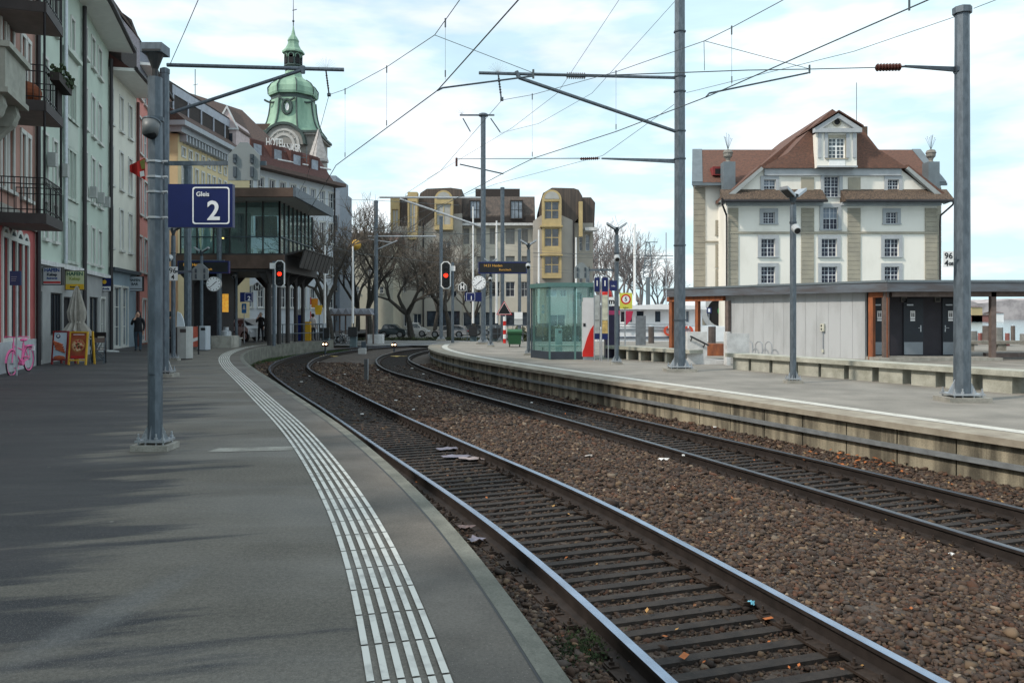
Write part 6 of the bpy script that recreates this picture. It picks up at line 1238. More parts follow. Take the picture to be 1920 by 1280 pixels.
# ticket machine
Yk = 29.6; s = Yk/FPX; p = at(1092, 675, Yk); t = thing('ticket_machine', 'white and red ticket machine right of the glass shelter', 'ticket machine', (p.x, Yk, ZP1)); f2 = Fr((p.x, Yk, 0), (1, 0, 0)); h = ztop(558, Yk); W_ = 22*s
mb = MB(M('machine_white', (.62, .62, .63), .45, 0, .04)); mb.fbox(f2, 0, W_, -.5, 0, ZP1+.12, h-.15); mb.fbox(f2, .03, W_, -.45, -.02, h-.15, h); mb.build('case', t)
mb = MB(red); pts = [(0, ZP1+.12), (W_, ZP1+.12), (W_, ztop(608, Yk)), (W_*.7, ztop(617, Yk)), (W_*.4, ztop(633, Yk)), (W_*.15, ztop(652, Yk)), (0, ztop(660, Yk))]; mb.prism([f2.P(a, .002, b) for a, b in pts], f2.v*.02); mb.build('red_panel', t)
mb = MB(steel_lt); mb.fbox(f2, .03, W_-.03, -.45, -.05, ZP1, ZP1+.12); mb.build('base', t)
mb = MB(black); mb.fbox(f2, .03, .12, .001, .012, ztop(612, Yk), ztop(606, Yk)); mb.build('slot', t)
# timetable frames
for i, (xa, xb) in enumerate(((1113.5, 1125.5), (1127.5, 1141))):
    Yf = 28.9-.25*i; a, b = hx(xa, Yf), hx(xb, Yf); h = ztop(518, Yf); f2 = Fr((a, Yf, 0), (1, 0, 0)); W_ = b-a; t = thing('timetable_frame', ('left', 'right')[i]+' steel timetable frame with a blue header beside the ticket machine', 'timetable stand', (a, Yf, ZP1), 'timetable frames')
    mb = MB(steel_lt); mb.cyl(f2.P(.01, 0, ZP1), f2.P(.01, 0, h-.08), .02, n=8); mb.cyl(f2.P(W_-.01, 0, ZP1), f2.P(W_-.01, 0, h-.08), .02, n=8); mb.tube([f2.P(.01, 0, h-.08), f2.P(.06, 0, h), f2.P(W_-.06, 0, h), f2.P(W_-.01, 0, h-.08)], .02, 8); mb.build('tube_frame', t)
    mb = MB(navy); mb.fbox(f2, .03, W_-.03, -.02, .02, h-.55, h-.04); mb.fbox(f2, .03, W_-.03, -.02, .02, ztop(636, Yf), ztop(625, Yf)); mb.build('header', t); mb = MB(white); mb.fbox(f2, W_/2-.02, W_/2+.02, .021, .024, h-.35, h-.15); mb.build('numeral', t)
    mb = MB(M('poster_paper', (.50, .50, .40), .6, 0, .2, 6) if i else M('poster_paper_grey', (.40, .43, .43), .6, 0, .2, 6)); mb.fbox(f2, .03, W_-.03, -.02, .012, ztop(600, Yf), ztop(553, Yf)); mb.mat(M('poster_ochre', (.5, .36, .13), .6, 0, .3, 8) if i else MATS['poster_paper_grey']).fbox(f2, .03, W_-.03, -.02, .015, ztop(625, Yf), ztop(601, Yf)); mb.build('poster', t)
# vending machine behind with dome
Yv = 31.; t = thing('vending_machine', 'dark vending machine with a red dome top behind the timetable frames', 'vending machine', (hx(1143, Yv), Yv, ZP1)); f2 = Fr((hx(1136, Yv), Yv, 0), (1, 0, 0)); W_ = 26/FPX*Yv
mb = MB(M('vending_dark', (.02, .015, .05), .4, 0, .2)); mb.fbox(f2, 0, W_, -.6, 0, ZP1, ztop(574, Yv)); mb.build('case', t); mb = MB(red); mb.ball(f2.P(W_*.0+.02, -.3, ztop(553, Yv)), .26, .2, .3, 14, 8); mb.build('dome', t)
mb = MB(white); mb.fbox(f2, 0, W_, -.02, .01, ztop(573.5, Yv), ztop(557, Yv)); mb.mat(M('vending_pink', (.5, .05, .15), .5)).fbox(f2, .1, W_, .002, .015, ztop(590, Yv), ztop(582, Yv)); mb.build('sign_band', t); text('mu', .3, f2, W_*.55, .012, ztop(565, Yv), black, t, bold=.01)
# blue plate on lamp 1156
c = at(1143, 545, 23.6); fr_ = Fr(c, (1, 0, 0)); t = thing('info_plate', 'small blue plate on the lamp post beside the ticket machine', 'sign', c); mb = MB(navy); mb.fbox(fr_, 0, 14/FPX*23.6, -.02, 0, 0, 19/FPX*23.6); mb.build('board', t); text('Info', .07, fr_, .11, .002, .14, white, t)
# yellow speed sign
Yy = 34.; c = at(1173.5, 564, Yy); t = thing('speed_sign', 'square yellow sign with a red ring and the number 5 near the ship', 'sign', (c.x, Yy, ZP1)); fr_ = Fr((c.x, Yy, c.z), (1, 0, 0)); q = 12/FPX*Yy
mb = MB(M('sign_yellow', (.60, .58, .08), .5, 0, .04)); mb.fbox(fr_, -q, q, -.02, 0, -q*1.25, q*1.25); mb.build('board', t); mb = MB(red); mb.disc(fr_, 0, .07, q*.78, .001, .006, 24); mb.mat(white).disc(fr_, 0, .07, q*.55, .007, .009, 24); mb.build('ring', t); text('5', q*.9, fr_, 0, .011, .07, black, t, bold=.005); text('halten', q*.35, fr_, 0, .002, -q*1.05, black, t)
mb = MB(steel_lt); mb.cyl((c.x-.03, Yy+.04, ZP1), (c.x-.03, Yy+.04, c.z+q), .03, n=8); mb.build('post', t)
# small leaning board and sea-front panel
Yb = 40; t = thing('harbour_board', 'grey information panel standing in front of the white ship', 'sign', at(1201, 648, Yb)*1); f2 = Fr((hx(1192, Yb), Yb, 0), (1, 0, 0)); mb = MB(M('panel_grey', (.16, .18, .20), .6, 0, .2, 5)); mb.fbox(f2, 0, 19/FPX*Yb, -.05, 0, ztop(647, Yb), ztop(592, Yb)); mb.build('board', t)
for i in range(7): pass
# timber dolphins
for x, yt, w in ((1221, 612, 11), (1335, 612, 14), (1204, 611, 5)):
    Yp = 47; c = at(x, 650, Yp); mb = MB(M('mooring_timber', (.09, .075, .07), .85, 0, .2, 4)); r = w/FPX*Yp/2; mb.cyl((c.x, Yp, -1.1), (c.x, Yp, ztop(yt, Yp)), r, r, 8); mb.mat(steel_lt).cyl((c.x, Yp, ztop(yt, Yp)), (c.x, Yp, ztop(yt, Yp)+.08), r*.9, r*.5, 8)
    tag(mb.build('mooring_post'), {1221: 'thick dark mooring post left of the tallest mast, in front of the ship', 1335: 'thick dark mooring post right of the tallest mast by the stair wall', 1204: 'thinner dark mooring post behind the grey harbour panel'}[x], 'mooring post')
# ================================================================== ship
Yb = 54.; t = thing('passenger_ship', 'white passenger ship moored behind the right platform with red-white life rings', 'ship', (hx(1240, Yb), Yb, -1)); f2 = Fr((hx(1150, Yb), Yb, 0), (1, 0, 0)); sx = lambda x: (x-1150)/FPX*Yb
shipw = M('ship_white', (.78, .79, .80), .4, 0, .04); mb = MB(shipw)
mb.prism([f2.P(sx(a), 0, ztop(b, Yb)) for a, b in ((1120, 662), (1355, 662), (1370, 612), (1120, 616))], (0, 6, 0)); mb.build('hull', t)
cab = [(sx(1196), sx(1212), ztop(605, Yb), ztop(582, Yb)), (sx(1231), sx(1244), ztop(605, Yb), ztop(582, Yb)), (sx(1262), sx(1276), ztop(605, Yb), ztop(582, Yb)), (sx(1290), sx(1298), ztop(605, Yb), ztop(582, Yb)), (sx(1166), sx(1190), ztop(605, Yb), ztop(583, Yb))]
f3 = Fr(f2.P(0, -.8, 0), (1, 0, 0)); mb = MB(shipw); holes(mb, f3, sx(1160), sx(1322), ztop(616, Yb), ztop(580, Yb), cab, .1); body(mb, Fr(f3.P(sx(1160), 0, 0), (1, 0, 0)), sx(1322)-sx(1160), 4.5, ztop(616, Yb), ztop(580, Yb)); mb.build('cabin', t)
for c in cab: window(t, f3, *c, sash=shipw, dep=.09, nx=0, ny=0, sill=False)
mb = MB(shipw); mb.prism([f2.P(sx(a), .1, ztop(b, Yb)) for a, b in ((1155, 579.9), (1325, 579.9), (1322, 574), (1240, 570), (1170, 573))], (0, 6, 0)); mb.build('roof', t)
mb = MB(shipw); mb.box(f2.P(sx(1300), 0, 0).x, f2.P(sx(1330), 0, 0).x, Yb+1, Yb+4, ztop(580, Yb), ztop(558, Yb)); mb.build('wheelhouse', t)
for y in (608, 613, 618, 632): mb = MB(steel_lt if y < 620 else M('ship_stripe', (.12, .15, .2), .5)); mb.cyl(f2.P(sx(1150), .05, ztop(y, Yb)), f2.P(sx(1290), .05, ztop(y, Yb)), .04 if y < 620 else .05, n=5); mb.build('rail', t)
for x in (1253, 1289): mb = MB(M('lifebuoy_red', (.6, .08, .04), .6)); mb.disc(f2, sx(x), ztop(620, Yb), .34, .12, .24, 20, .2); mb.mat(white).fbox(f2, sx(x)-.05, sx(x)+.05, .24, .26, ztop(620, Yb)+.19, ztop(620, Yb)+.35); mb.build('life_ring', t)
mb = MB(M('ship_flag', (.45, .03, .08), .8)); mb.prism([f2.P(sx(a), .3, ztop(b, Yb)) for a, b in ((1170, 612), (1172, 583), (1186, 583), (1182, 600))], (0, .05, 0)); mb.build('flag', t)
for x, yt, nm in ((1190, 420, 'ship_mast'), (1249, 436, 'ship_mast')):
    mb = MB(white if x == 1190 else steel_lt); mb.cyl(at(x, 575, Yb+3), at(x, yt, Yb+3), .09 if x == 1190 else .035, n=6); mb.build('mast', t)
mb = MB(MATS['zinc_cladding']); Yl = 75
a = [at(x, y, Yl) for x, y in ((1206, 520), (1212, 455), (1218, 455), (1224, 520))]; mb.tube([a[0], a[1], a[2], a[3]], .06, 4)
for i in range(7): f = i/6.5; mb.cyl(a[0].lerp(a[1], f), a[3].lerp(a[2], f), .035, n=4); mb.cyl(a[0].lerp(a[1], f), a[3].lerp(a[2], min(1, f+.14)), .03, n=4)
mb.cyl(at(1208, 454, Yl), at(1233, 454, Yl), .05, n=4); mb.cyl(at(1215, 520, Yl), at(1215, 600, Yl), .2, n=6); tag(mb.build('radar_mast'), 'slim lattice mast with a short crossbar above the ship', 'mast')
t = thing('blue_info_sign', 'small blue sign with a white figure beside the arched granary door', 'sign', at(1329, 590, 60)*1); f2 = Fr(at(1325, 587, 60), (1, 0, 0)); mb = MB(navy); mb.fbox(f2, 0, .36, -.03, 0, 0, .42); mb.build('board', t); mb = MB(white); mb.fbox(f2, .1, .26, .001, .006, .08, .34); mb.build('symbol', t); mb = MB(steel_lt); mb.cyl(f2.P(.18, -.05, -3), f2.P(.18, -.05, 0), .03, n=6); mb.build('post', t)
# ================================================================== cafe pavilion over the left platform
pv = thing('cafe_pavilion', 'raised glass cafe pavilion with a flat brown-edged roof standing over the left platform', 'pavilion', (-15, 42, 0))
dkb = M('pavilion_dark_metal', (.045, .042, .042), .55, .2, .15, 2); cafeg = glassmat('cafe_glass', (.72, .86, .86), .12); rust = M('brown_fascia', (.10, .065, .05), .7, .1, .2, 2)
mb = MB(rust); mb.box(-16.6, -10.95, 40, 40.25, 7.5, 7.95); mb.mat(dkb).box(-16.6, -10.9, 40.26, 48.3, 7.62, 7.93); mb.mat(M('pavilion_soffit', (.34, .34, .33), .7, 0, .05)).box(-16.5, -10.95, 40.3, 48.25, 7.56, 7.615); mb.mat(steel).box(-10.94, -10.80, 40.0, 48.3, 7.5, 7.98); mb.build('roof', pv)
mb = MB(dkb); mb.box(-17.5, -11.95, 41.7, 49, 3.85, 4.8); mb.mat(rust).box(-17.6, -11.85, 41.55, 41.69, 4.0, 4.7); mb.build('floor_slab', pv)
fP = Fr((-17.4, 42, 0), (1, 0, 0)); fQ, uQ = frAB((-12.2, 42), (-12.2, 48.8))
for i in range(6):
    mb = MB(cafeg); mb.fbox(fP, i*.865+.03, (i+1)*.865-.03, -.01, .01, 4.82, 7.48); mb.build('glass_pane', pv)
for i in range(8):
    mb = MB(cafeg); mb.fbox(fQ, i*.85+.03, (i+1)*.85-.03, -.01, .01, 4.82, 7.48); mb.build('glass_pane', pv)
for i in range(7): mb = MB(dkb); mb.fbox(fP, i*.865-.03, i*.865+.03, -.05, .04, 4.805, 7.55); mb.build('mullion', pv)
for i in range(9): mb = MB(dkb); mb.fbox(fQ, i*.85-.04, i*.85+.04, -.05, .06, 4.805, 7.55); mb.build('mullion', pv)
mb = MB(M('cafe_interior', (.06, .05, .045), .8, 0, .3, 2)); mb.box(-17.3, -15.2, 46.5, 46.6, 4.81, 7.5); mb.mat(M('cafe_brown', (.2, .07, .04), .8, 0, .2)).box(-14.6, -13.4, 45.5, 45.7, 6.0, 7.2); mb.build('inner_wall', pv)
mb = MB(steel_dk); mb.fbox(fP, 0, 5.2, .05, .09, 5.65, 5.70); mb.fbox(fQ, 0, 6.8, .07, .11, 5.65, 5.70); mb.build('rail', pv)
for i, (u, h) in enumerate(((.75, 2.0), (1.35, 1.9), (1.75, 1.1))):
    mb = MB(M('paper_white', (.6, .63, .64), .8, 0, 0)); mb.prism([fP.P(u+a, -.08, 4.83+b*h) for a, b in ((-.32, 0), (.32, 0), (.17, .38), (.24, .38), (.1, .7), (.16, .7), (0, 1), (-.16, .7), (-.1, .7), (-.24, .38), (-.17, .38))], fP.v*.02); mb.build('paper_tree', pv)
for x, y in ((387, 438), (418, 446)):
    mb = MB(M('warm_bulb', (1, .7, .3), .4, 0, 0, emit=((1, .55, .15), 4))); mb.ball(at(x, y, 43), .06); mb.build('pendant_lamp', pv)
for i in range(8):
    y0 = 42.4+i*.82; mb = MB(dkb); mb.prism([(-11.98, y0, 4.85), (-10.9, y0, 5.1), (-10.9, y0, 5.04), (-11.98, y0, 4.72)], (0, .7, 0)); mb.prism([(-10.95, y0, 5.08), (-11.25, y0, 4.1), (-11.31, y0, 4.1), (-11.02, y0, 5.08)], (0, .7, 0)); mb.build('awning_louvre', pv)
for x, y in ((-12.7, 41.9), (-12.7, 43.6), (-12.7, 45.3), (-12.7, 47.0), (-12.7, 48.6), (-16.9, 42.2), (-14.9, 48.6), (-16.9, 48.6)):
    mb = MB(dkb); mb.cyl((x, y, 0), (x, y, 3.84), .13, .11, 10)
    for sx, sy in ((1, 0), (-1, 0), (0, 1), (0, -1)): mb.prism([(x+sx*.1-sy*.03, y+sy*.1-sx*.03, 3.2), (x+sx*.7-sy*.03, y+sy*.7-sx*.03, 3.84), (x+sx*.1-sy*.03, y+sy*.1-sx*.03, 3.84)], (sy*.06, sx*.06, 0))
    mb.build('column', pv)
mb = MB(M('back_room', (.03, .03, .034), .5, 0, .2)); mb.box(-17.3, -15.75, 43.2, 45.3, .001, 3.84); mb.build('ground_floor_room', pv)
mb = MB(M('lit_poster', (.9, .5, .1), .5, 0, .4, 9, emit=((1, .45, .05), .35))); mb.box(at(417, 0, 43.1).x, at(428, 0, 43.1).x, 43.08, 43.14, ztop(585, 43.1), ztop(551, 43.1)); mb.build('lit_poster', pv)
# concrete planter box with tank, small bench
p = gp(413, 650, 0); t = thing('concrete_planter', 'concrete box around a mast foot on the left platform, carrying a small metal tank', 'planter', (p.x+.2, p.y, 0)); mb = MB(conc); a, b = hx(396, 38.5), hx(434, 38.5); mb.box(a, b, 38.5, 39.6, 0, .58); mb.build('box', t)
mb = MB(steel_lt); mb.lathe((hx(424, 39), 39, .58), [(.25, 0), (.25, .2), (.13, .28), (.13, .42), (.16, .43)], 14); mb.build('tank', t)
t = thing('wall_bench', 'short bench with a concrete end beside the concrete planter box', 'bench', (hx(440, 40.5), 40.5, 0)); mb = MB(conc); a = hx(435, 40.5); b = hx(448, 40.5); mb.box(a, b, 40.5, 41.1, .38, .44); mb.build('seat', t); mb = MB(bdark); mb.box(a+.02, a+.3, 40.52, 41, 0, .379); mb.build('leg', t)
# fences on the platform end
def railing(pts, h, label, n, group=None, mid=1, m=None, thick=.025):
    mb = MB(m or steel); pts = [Vector(p) for p in pts]
    for a, b in zip(pts[:-1], pts[1:]):
        k = max(1, round((b-a).length/n))
        for i in range(k+1): p = a.lerp(b, i/k); mb.cyl(p, p+Vector((0, 0, h)), thick, n=5)
        for j in range(mid+1): z = Vector((0, 0, h*(1-j/(mid+1)))); mb.cyl(a+z, b+z, thick, n=5)
    o = mb.build('railing'); return tag(o, label, 'railing', group)
railing([(hx(513, 44.2), 44.2, 0), (hx(530, 45.4), 45.4, 0), (hx(606, 48.8), 48.8, 0)], 1.05, 'grey tubular railing on the left platform end in front of the dark columns', 1.6, mid=1)
railing([(hx(548, 49.4), 49.4, 0), (hx(604, 49.6), 49.6, 0)], 1.0, 'dark barred railing along the road behind the left platform end', .14, mid=0, m=blackish, thick=.02)
railing([(hx(850, 58), 58, -.57), (hx(902, 58), 58, -.57)], 1.1, 'low railing near the crossing, left of the tall far mast', 1.2, mid=1)
railing([(hx(905, 48.5), 48.5, ZP1), (hx(990, 48.5), 48.5, ZP1)], 1.05, 'dark barred fence behind the green waste container', .3, mid=1, m=steel_dk, thick=.02)
# level crossing barriers raised
for x, yt, Y, lab in ((609, 460, 50.5, 'raised white barrier pole at the end of the left platform'), (661.5, 462, 54, 'raised white barrier pole in front of the bicycle shelter'), (887, 388, 56, 'raised white barrier pole just left of the tall far mast'), (931, 414, 50, 'raised white barrier pole between the tall far mast and the triangle sign'), (1010, 431, 52, 'raised white barrier pole behind the glass shelter'), (1080, 445, 58, 'raised white barrier pole in front of the right end of the hotel')):
    c = at(x, 636, Y); z0 = -.57; t = thing('level_crossing_barrier', lab, 'barrier', (c.x, Y, z0), 'raised level crossing barriers')
    mb = MB(white); mb.cyl((c.x, Y, ztop(606, Y)), (c.x, Y, ztop(yt, Y)), .085, .05, 8); mb.build('boom', t)
    mb = MB(M('barrier_box', (.12, .17, .19), .5, .2, .2)); mb.box(c.x-.22, c.x+.22, Y+.05, Y+.5, z0, z0+.95); mb.build('drive_box', t)
    mb = MB(blackish); mb.box(c.x-.3, c.x+.3, Y-.12, Y+.04, z0+.7, z0+1.35); mb.build('counterweight', t)
# triangle sign on red-white post
c = at(945.5, 590, 47); t = thing('warning_triangle', 'dark warning triangle with a red border on a red and white post', 'sign', (c.x, 47, ZP1)); f2 = Fr((c.x, 47, c.z), (1, 0, 0)); s = 47/FPX
mb = MB(M('triangle_red', (.45, .03, .04), .5)); mb.prism([f2.P(a*s, 0, b*s) for a, b in ((-15, 0), (15, 0), (0, 26))], f2.v*.02); mb.mat(white).prism([f2.P(a*s, .021, b*s) for a, b in ((-12.7, 1.4), (12.7, 1.4), (0, 23.6))], f2.v*.003); mb.mat(black).prism([f2.P(a*s, .025, b*s) for a, b in ((-11.6, 2), (11.6, 2), (0, 22.4))], f2.v*.003); mb.build('plate', t)
mb = MB(white)
for i in range(6): mb.mat(red if i % 2 == 0 else white).cyl((c.x+.02, 47.06, ZP1+i*.26), (c.x+.02, 47.06, ZP1+(i+1)*.26), .09, n=10)
mb.mat(steel).cyl((c.x+.02, 47.06, ZP1+1.56), (c.x+.02, 47.06, c.z+.3), .03, n=6); mb.build('post', t)
c = at(972, 601, 46); t = thing('notice_board', 'white notice board above the green waste container', 'sign', (c.x, 46, ZP1)); f2 = Fr((c.x, 46, 0), (1, 0, 0)); mb = MB(white); mb.fbox(f2, -.24, .24, -.03, 0, ztop(598, 46), ztop(585, 46)); mb.mat(M('notice_grey', (.4, .42, .42), .6)).fbox(f2, -.24, .24, -.03, 0, ztop(609, 46), ztop(599, 46)); mb.build('board', t); mb = MB(steel); mb.cyl((c.x, 46.06, ZP1), (c.x, 46.06, ztop(586, 46)), .03, n=6); mb.build('post', t)
# green waste container
p = gp(965, 650, ZP1); s = p.y/FPX; t = thing('waste_container', 'green wheeled waste container on the right platform', 'waste container', p); gg = M('container_green', (.02, .085, .035), .5, 0, .1); w = 13.5*s
mb = MB(gg); mb.add([(p.x+a*w*k, p.y+b*.4*k, z) for z, k in ((ZP1+.14, .84), (ZP1+.8, 1.0)) for a, b in ((-1, -1), (1, -1), (1, 1), (-1, 1))], [(0, 3, 2, 1), (4, 5, 6, 7), (0, 1, 5, 4), (1, 2, 6, 5), (2, 3, 7, 6), (3, 0, 4, 7)]); mb.fbox(WF, p.x-w*1.05, p.x+w*1.05, -p.y-.44, -p.y+.44, ZP1+.72, ZP1+.80); mb.build('body', t)
mb = MB(M('container_lid', (.03, .11, .05), .4, 0, .1)); mb.prism([(p.x-w*1.03, p.y-.45, ZP1+.801), (p.x-w*1.03, p.y+.45, ZP1+.801), (p.x-w*1.03, p.y+.3, ZP1+.92), (p.x-w*1.03, p.y-.3, ZP1+.92)], (w*2.06, 0, 0)); mb.build('lid', t)
for sx in (-1, 1):
    for sy in (-1, 1): mb = MB(black); mb.cyl((p.x+sx*w*.7-.03, p.y+sy*.28, ZP1+.08), (p.x+sx*w*.7+.03, p.y+sy*.28, ZP1+.08), .08, n=12); mb.build('wheel', t)
# ================================================================== bare trees
bark = M('grey_bark', (.042, .038, .033), .9, 0, .3, 6, .4, 20); twigm = M('twig_bark', (.105, .09, .076), .9, 0, .2, 3); twigl = M('reddish_twigs', (.20, .175, .17), .9, 0, .2, 1)
def tree(base, h, r, label, seed, spread=.62, depth=6, m1=None, m2=None, trunk=.28, dens=3, lean=0, group='bare trees around the level crossing', tscale=1., twigr=.012):
    rnd = random.Random(seed); t = thing('bare_tree', label, 'tree', base, group); tr = MB(m1 or bark); cr_ = MB(m2 or twigm); base = Vector(base)
    def grow(p, d, L, rad, k):
        segs = 3 if k < 3 else 2; q = p; dd = d
        for i in range(segs):
            dd = (dd+Vector((rnd.uniform(-1, 1), rnd.uniform(-1, 1), rnd.uniform(-.35, .8)))*.17).normalized(); n = q+dd*(L/segs); r1 = rad*(1-.35*(i+1)/segs)
            (tr if k < 3 else cr_).cyl(q, n, max(rad*(1-.35*i/segs), twigr), max(r1, twigr*.8), 7 if k < 2 else 3, k < 1); q = n
            if k >= 2 and k < depth and rnd.random() < .6: grow(q, (dd+Vector((rnd.uniform(-1, 1), rnd.uniform(-1, 1), rnd.uniform(-.5, .8)))*.8).normalized(), L*rnd.uniform(.5, .75), r1*.5, k+1)
        if k >= depth: return
        for j in range(dens+(1 if k == 0 else 0) if k < 3 else 2):
            a = rnd.uniform(0, 2*math.pi); sp = spread*rnd.uniform(.6, 1.35)
            e = dd.orthogonal().normalized(); g = dd.cross(e); nd = (dd+(e*math.cos(a)+g*math.sin(a))*sp*1.3+Vector((0, 0, .34))).normalized()
            grow(q, nd, L*rnd.uniform(.62, .85)*(tscale if k > 0 else 1.25), rad*.6, k+1)
    grow(base, Vector((lean, 0, 1)).normalized(), h*trunk, r, 0)
    tr.build('trunk', t); cr_.build('crown', t); return t
def tb(x, Y, z=-.57): return Vector((hx(x, Y), Y, z))
tree(tb(622, 58), 9.6, .30, 'bare pollarded tree right of the cafe pavilion, above the bicycle shelter', 3, spread=.75, lean=-.05)
tree(tb(693, 66), 9.8, .30, 'bare tree with a dark trunk behind the left far mast', 11, spread=.7)
tree(tb(668, 78), 10, .28, 'thin bare tree in front of the low beige house', 23, spread=.7)
tree(tb(772, 72), 9.4, .34, 'bare tree with a forked trunk in front of the left hotel bays', 31, spread=.8, trunk=.24)
tree(tb(843, 74), 9.4, .28, 'bare tree directly behind the red signal on the hotel side', 47, spread=.6, trunk=.26)
tree(tb(815, 82), 9, .24, 'slender bare tree close to the hotel wall between the two thicker ones', 53, spread=.7)
tree(tb(892, 80), 6.5, .2, 'small bare tree behind the clock of the right platform', 59, spread=.7)
for i, (x, Y, h) in enumerate(((1128, 120, 15), (1150, 150, 18), (1178, 150, 17.5), (1205, 150, 15), (1232, 160, 13))):
    tree(tb(x, Y, -1), h, .4, ('bare tree peeking out right of the hotel roof line', 'tallest hazy bare tree right of the platform lamp', 'hazy bare tree behind the left ship mast', 'hazy bare tree behind the lattice mast', 'hazy bare tree nearest the tallest mast')[i], 70+i, spread=.6, m1=twigl, m2=twigl, depth=5, dens=3, group='distant bare trees behind the ship', twigr=.032)
# far woods and shore
def woods(name, label, pts, h, seed, col, n=900, dep=12, sz=1.0):
    rnd = random.Random(seed); mb = MB(col)
    for i in range(n):
        f = rnd.random()*(len(pts)-1); k = int(f); a = Vector(pts[k]).lerp(Vector(pts[k+1]), f-k); hh = h*rnd.random()**.7
        c = a+Vector((rnd.uniform(-1, 1), rnd.uniform(0, dep), hh)); e = [Vector((rnd.gauss(0, sz), rnd.gauss(0, sz), rnd.gauss(0, sz))) for _ in range(4)]
        mb.face([c+e[0], c+e[1], c+e[2]]); mb.face([c-e[0], c+e[3], c+e[1]])
    return tag(mb.build(name), label, 'woods', kind='stuff')
woods('evergreen_hedge', 'dark evergreen bushes behind the white ship', [(hx(1120, 110), 110, -1), (hx(1300, 110), 110, -1)], 3.2, 5, M('hedge_dark', (.035, .032, .025), .9, 0, .4, .6), 1400, 8, .5)
woods('crossing_greenery', 'low winter shrubs along the road behind the level crossing', [(hx(640, 68), 68, -.6), (hx(850, 68), 68, -.6), (hx(1000, 66), 66, -.6)], .18, 8, M('shrub_green', (.05, .06, .03), .9, 0, .4, 1), 1500, .8, .09)
woods('harbour_hedge', 'dark low bushes behind the glass shelter', [(hx(985, 60), 60, -.6), (hx(1130, 60), 60, -.6)], 1.2, 9, MATS['shrub_green'], 1200, 1.5, .12)
rn_ = random.Random(3); mb = MB(M('far_shore', (.44, .40, .40), .95, 0, .3, .12, c2=(.27, .245, .25), lo=.42, hi=.58)); top = [(hx(1690+12*i, 450), 450, ztop(574-.2*i-10*abs(math.sin(i*.23))*rn_.uniform(.7, 1)-rn_.uniform(0, 4), 450)) for i in range(60)]; mb.prism([(hx(1690, 450), 450, -2), (hx(2400, 450), 450, -2)]+top[::-1], (0, 60, 0)); struct('far_hill', mb)
# rooftop lettering on the white house
t = thing('rooftop_sign', 'white rooftop letters reading HOTEL ANKER in front of the church tower', 'sign', at(530, 300, 68)*1); rs = Fr(at(520, 285, 68), (1, -.0, 0)); wl = M('letter_white', (.75, .74, .72), .6, 0, 0); text('HOTEL', .95, Fr(at(516, 268, 66), (.9, .3, 0)), 0, 0, 0, wl, t, bold=.015, sx=.5); text('ANKER', .95, Fr(at(547, 278, 69), (.9, .3, 0)), 0, 0, 0, wl, t, bold=.015, sx=.5)
mb = MB(wiremat); mb.cyl(at(497, 285, 66), at(540, 285, 68), .04, n=4); mb.cyl(at(500, 262, 66), at(500, 300, 66), .04, n=4); mb.cyl(at(575, 275, 69), at(575, 305, 69), .04, n=4); mb.cyl(at(530, 294, 68), at(575, 296, 69), .04, n=4); mb.build('frame', t)
# distant houses and parked things at the far right
for i, (x0, x1, y0, y1, c, lab) in enumerate(((1822, 1842, 573, 590, (.45, .36, .2), 'tiny ochre house on the far shore under the pavilion roof'), (1868, 1882, 584, 591, (.75, .75, .75), 'tiny white house on the far shore right of the timber post'), (1800, 1860, 588, 600, (.22, .10, .09), 'long low reddish shed on the far shore'))):
    Y = 300; m_ = M('far_house_%d' % i, c, .9, 0, .1, .2); mb = MB(m_); a, b = hx(x0, Y), hx(x1, Y); mb.box(a, b, Y, Y+8, -2, ztop(y0+3, Y)); mb.mat(M('far_roof', (.12, .09, .085), .9)).prism([(a-.3, Y-.3, ztop(y0+3, Y)), (a-.3, Y+4, ztop(y0, Y)), (a-.3, Y+8.3, ztop(y0+3, Y))], (b-a+.6, 0, 0)); tag(mb.build('shore_house'), lab, 'house')
for i in range(14):
    x = 1800+i*17+random.uniform(-4, 4); Y = 44+random.uniform(-2, 2); w = random.choice((.25, .5, .7)); mb = MB(M('dolphin_%d' % (i % 3), ((.12, .10, .09), (.2, .2, .19), (.25, .10, .09))[i % 3], .85, 0, .2, 3)); cx = hx(x, Y); h = random.uniform(.5, 1.0)
    mb.cyl((cx, Y, -1), (cx, Y, h), w*.5, w*.45, 8); mb.mat(steel_lt).cyl((cx, Y, h), (cx, Y, h+.05), w*.4, w*.2, 8); tag(mb.build('bollard'), 'mooring bollard at the harbour edge beyond the right end of the pavilion', 'bollard', 'harbour bollards')
t = thing('harbour_barrier_beam', 'low concrete beam along the harbour edge beyond the pavilion posts', 'barrier', (hx(1860, 37), 37, ZP1)); mb = MB(conc); mb.box(hx(1800, 37), hx(2050, 37), 37, 37.4, .25, .4); mb.build('beam', t)
for x in (1812, 1872, 1932): mb = MB(conc); a = hx(x, 37); mb.box(a, a+.4, 37.05, 37.35, ZP1, .249); mb.build('leg', t)
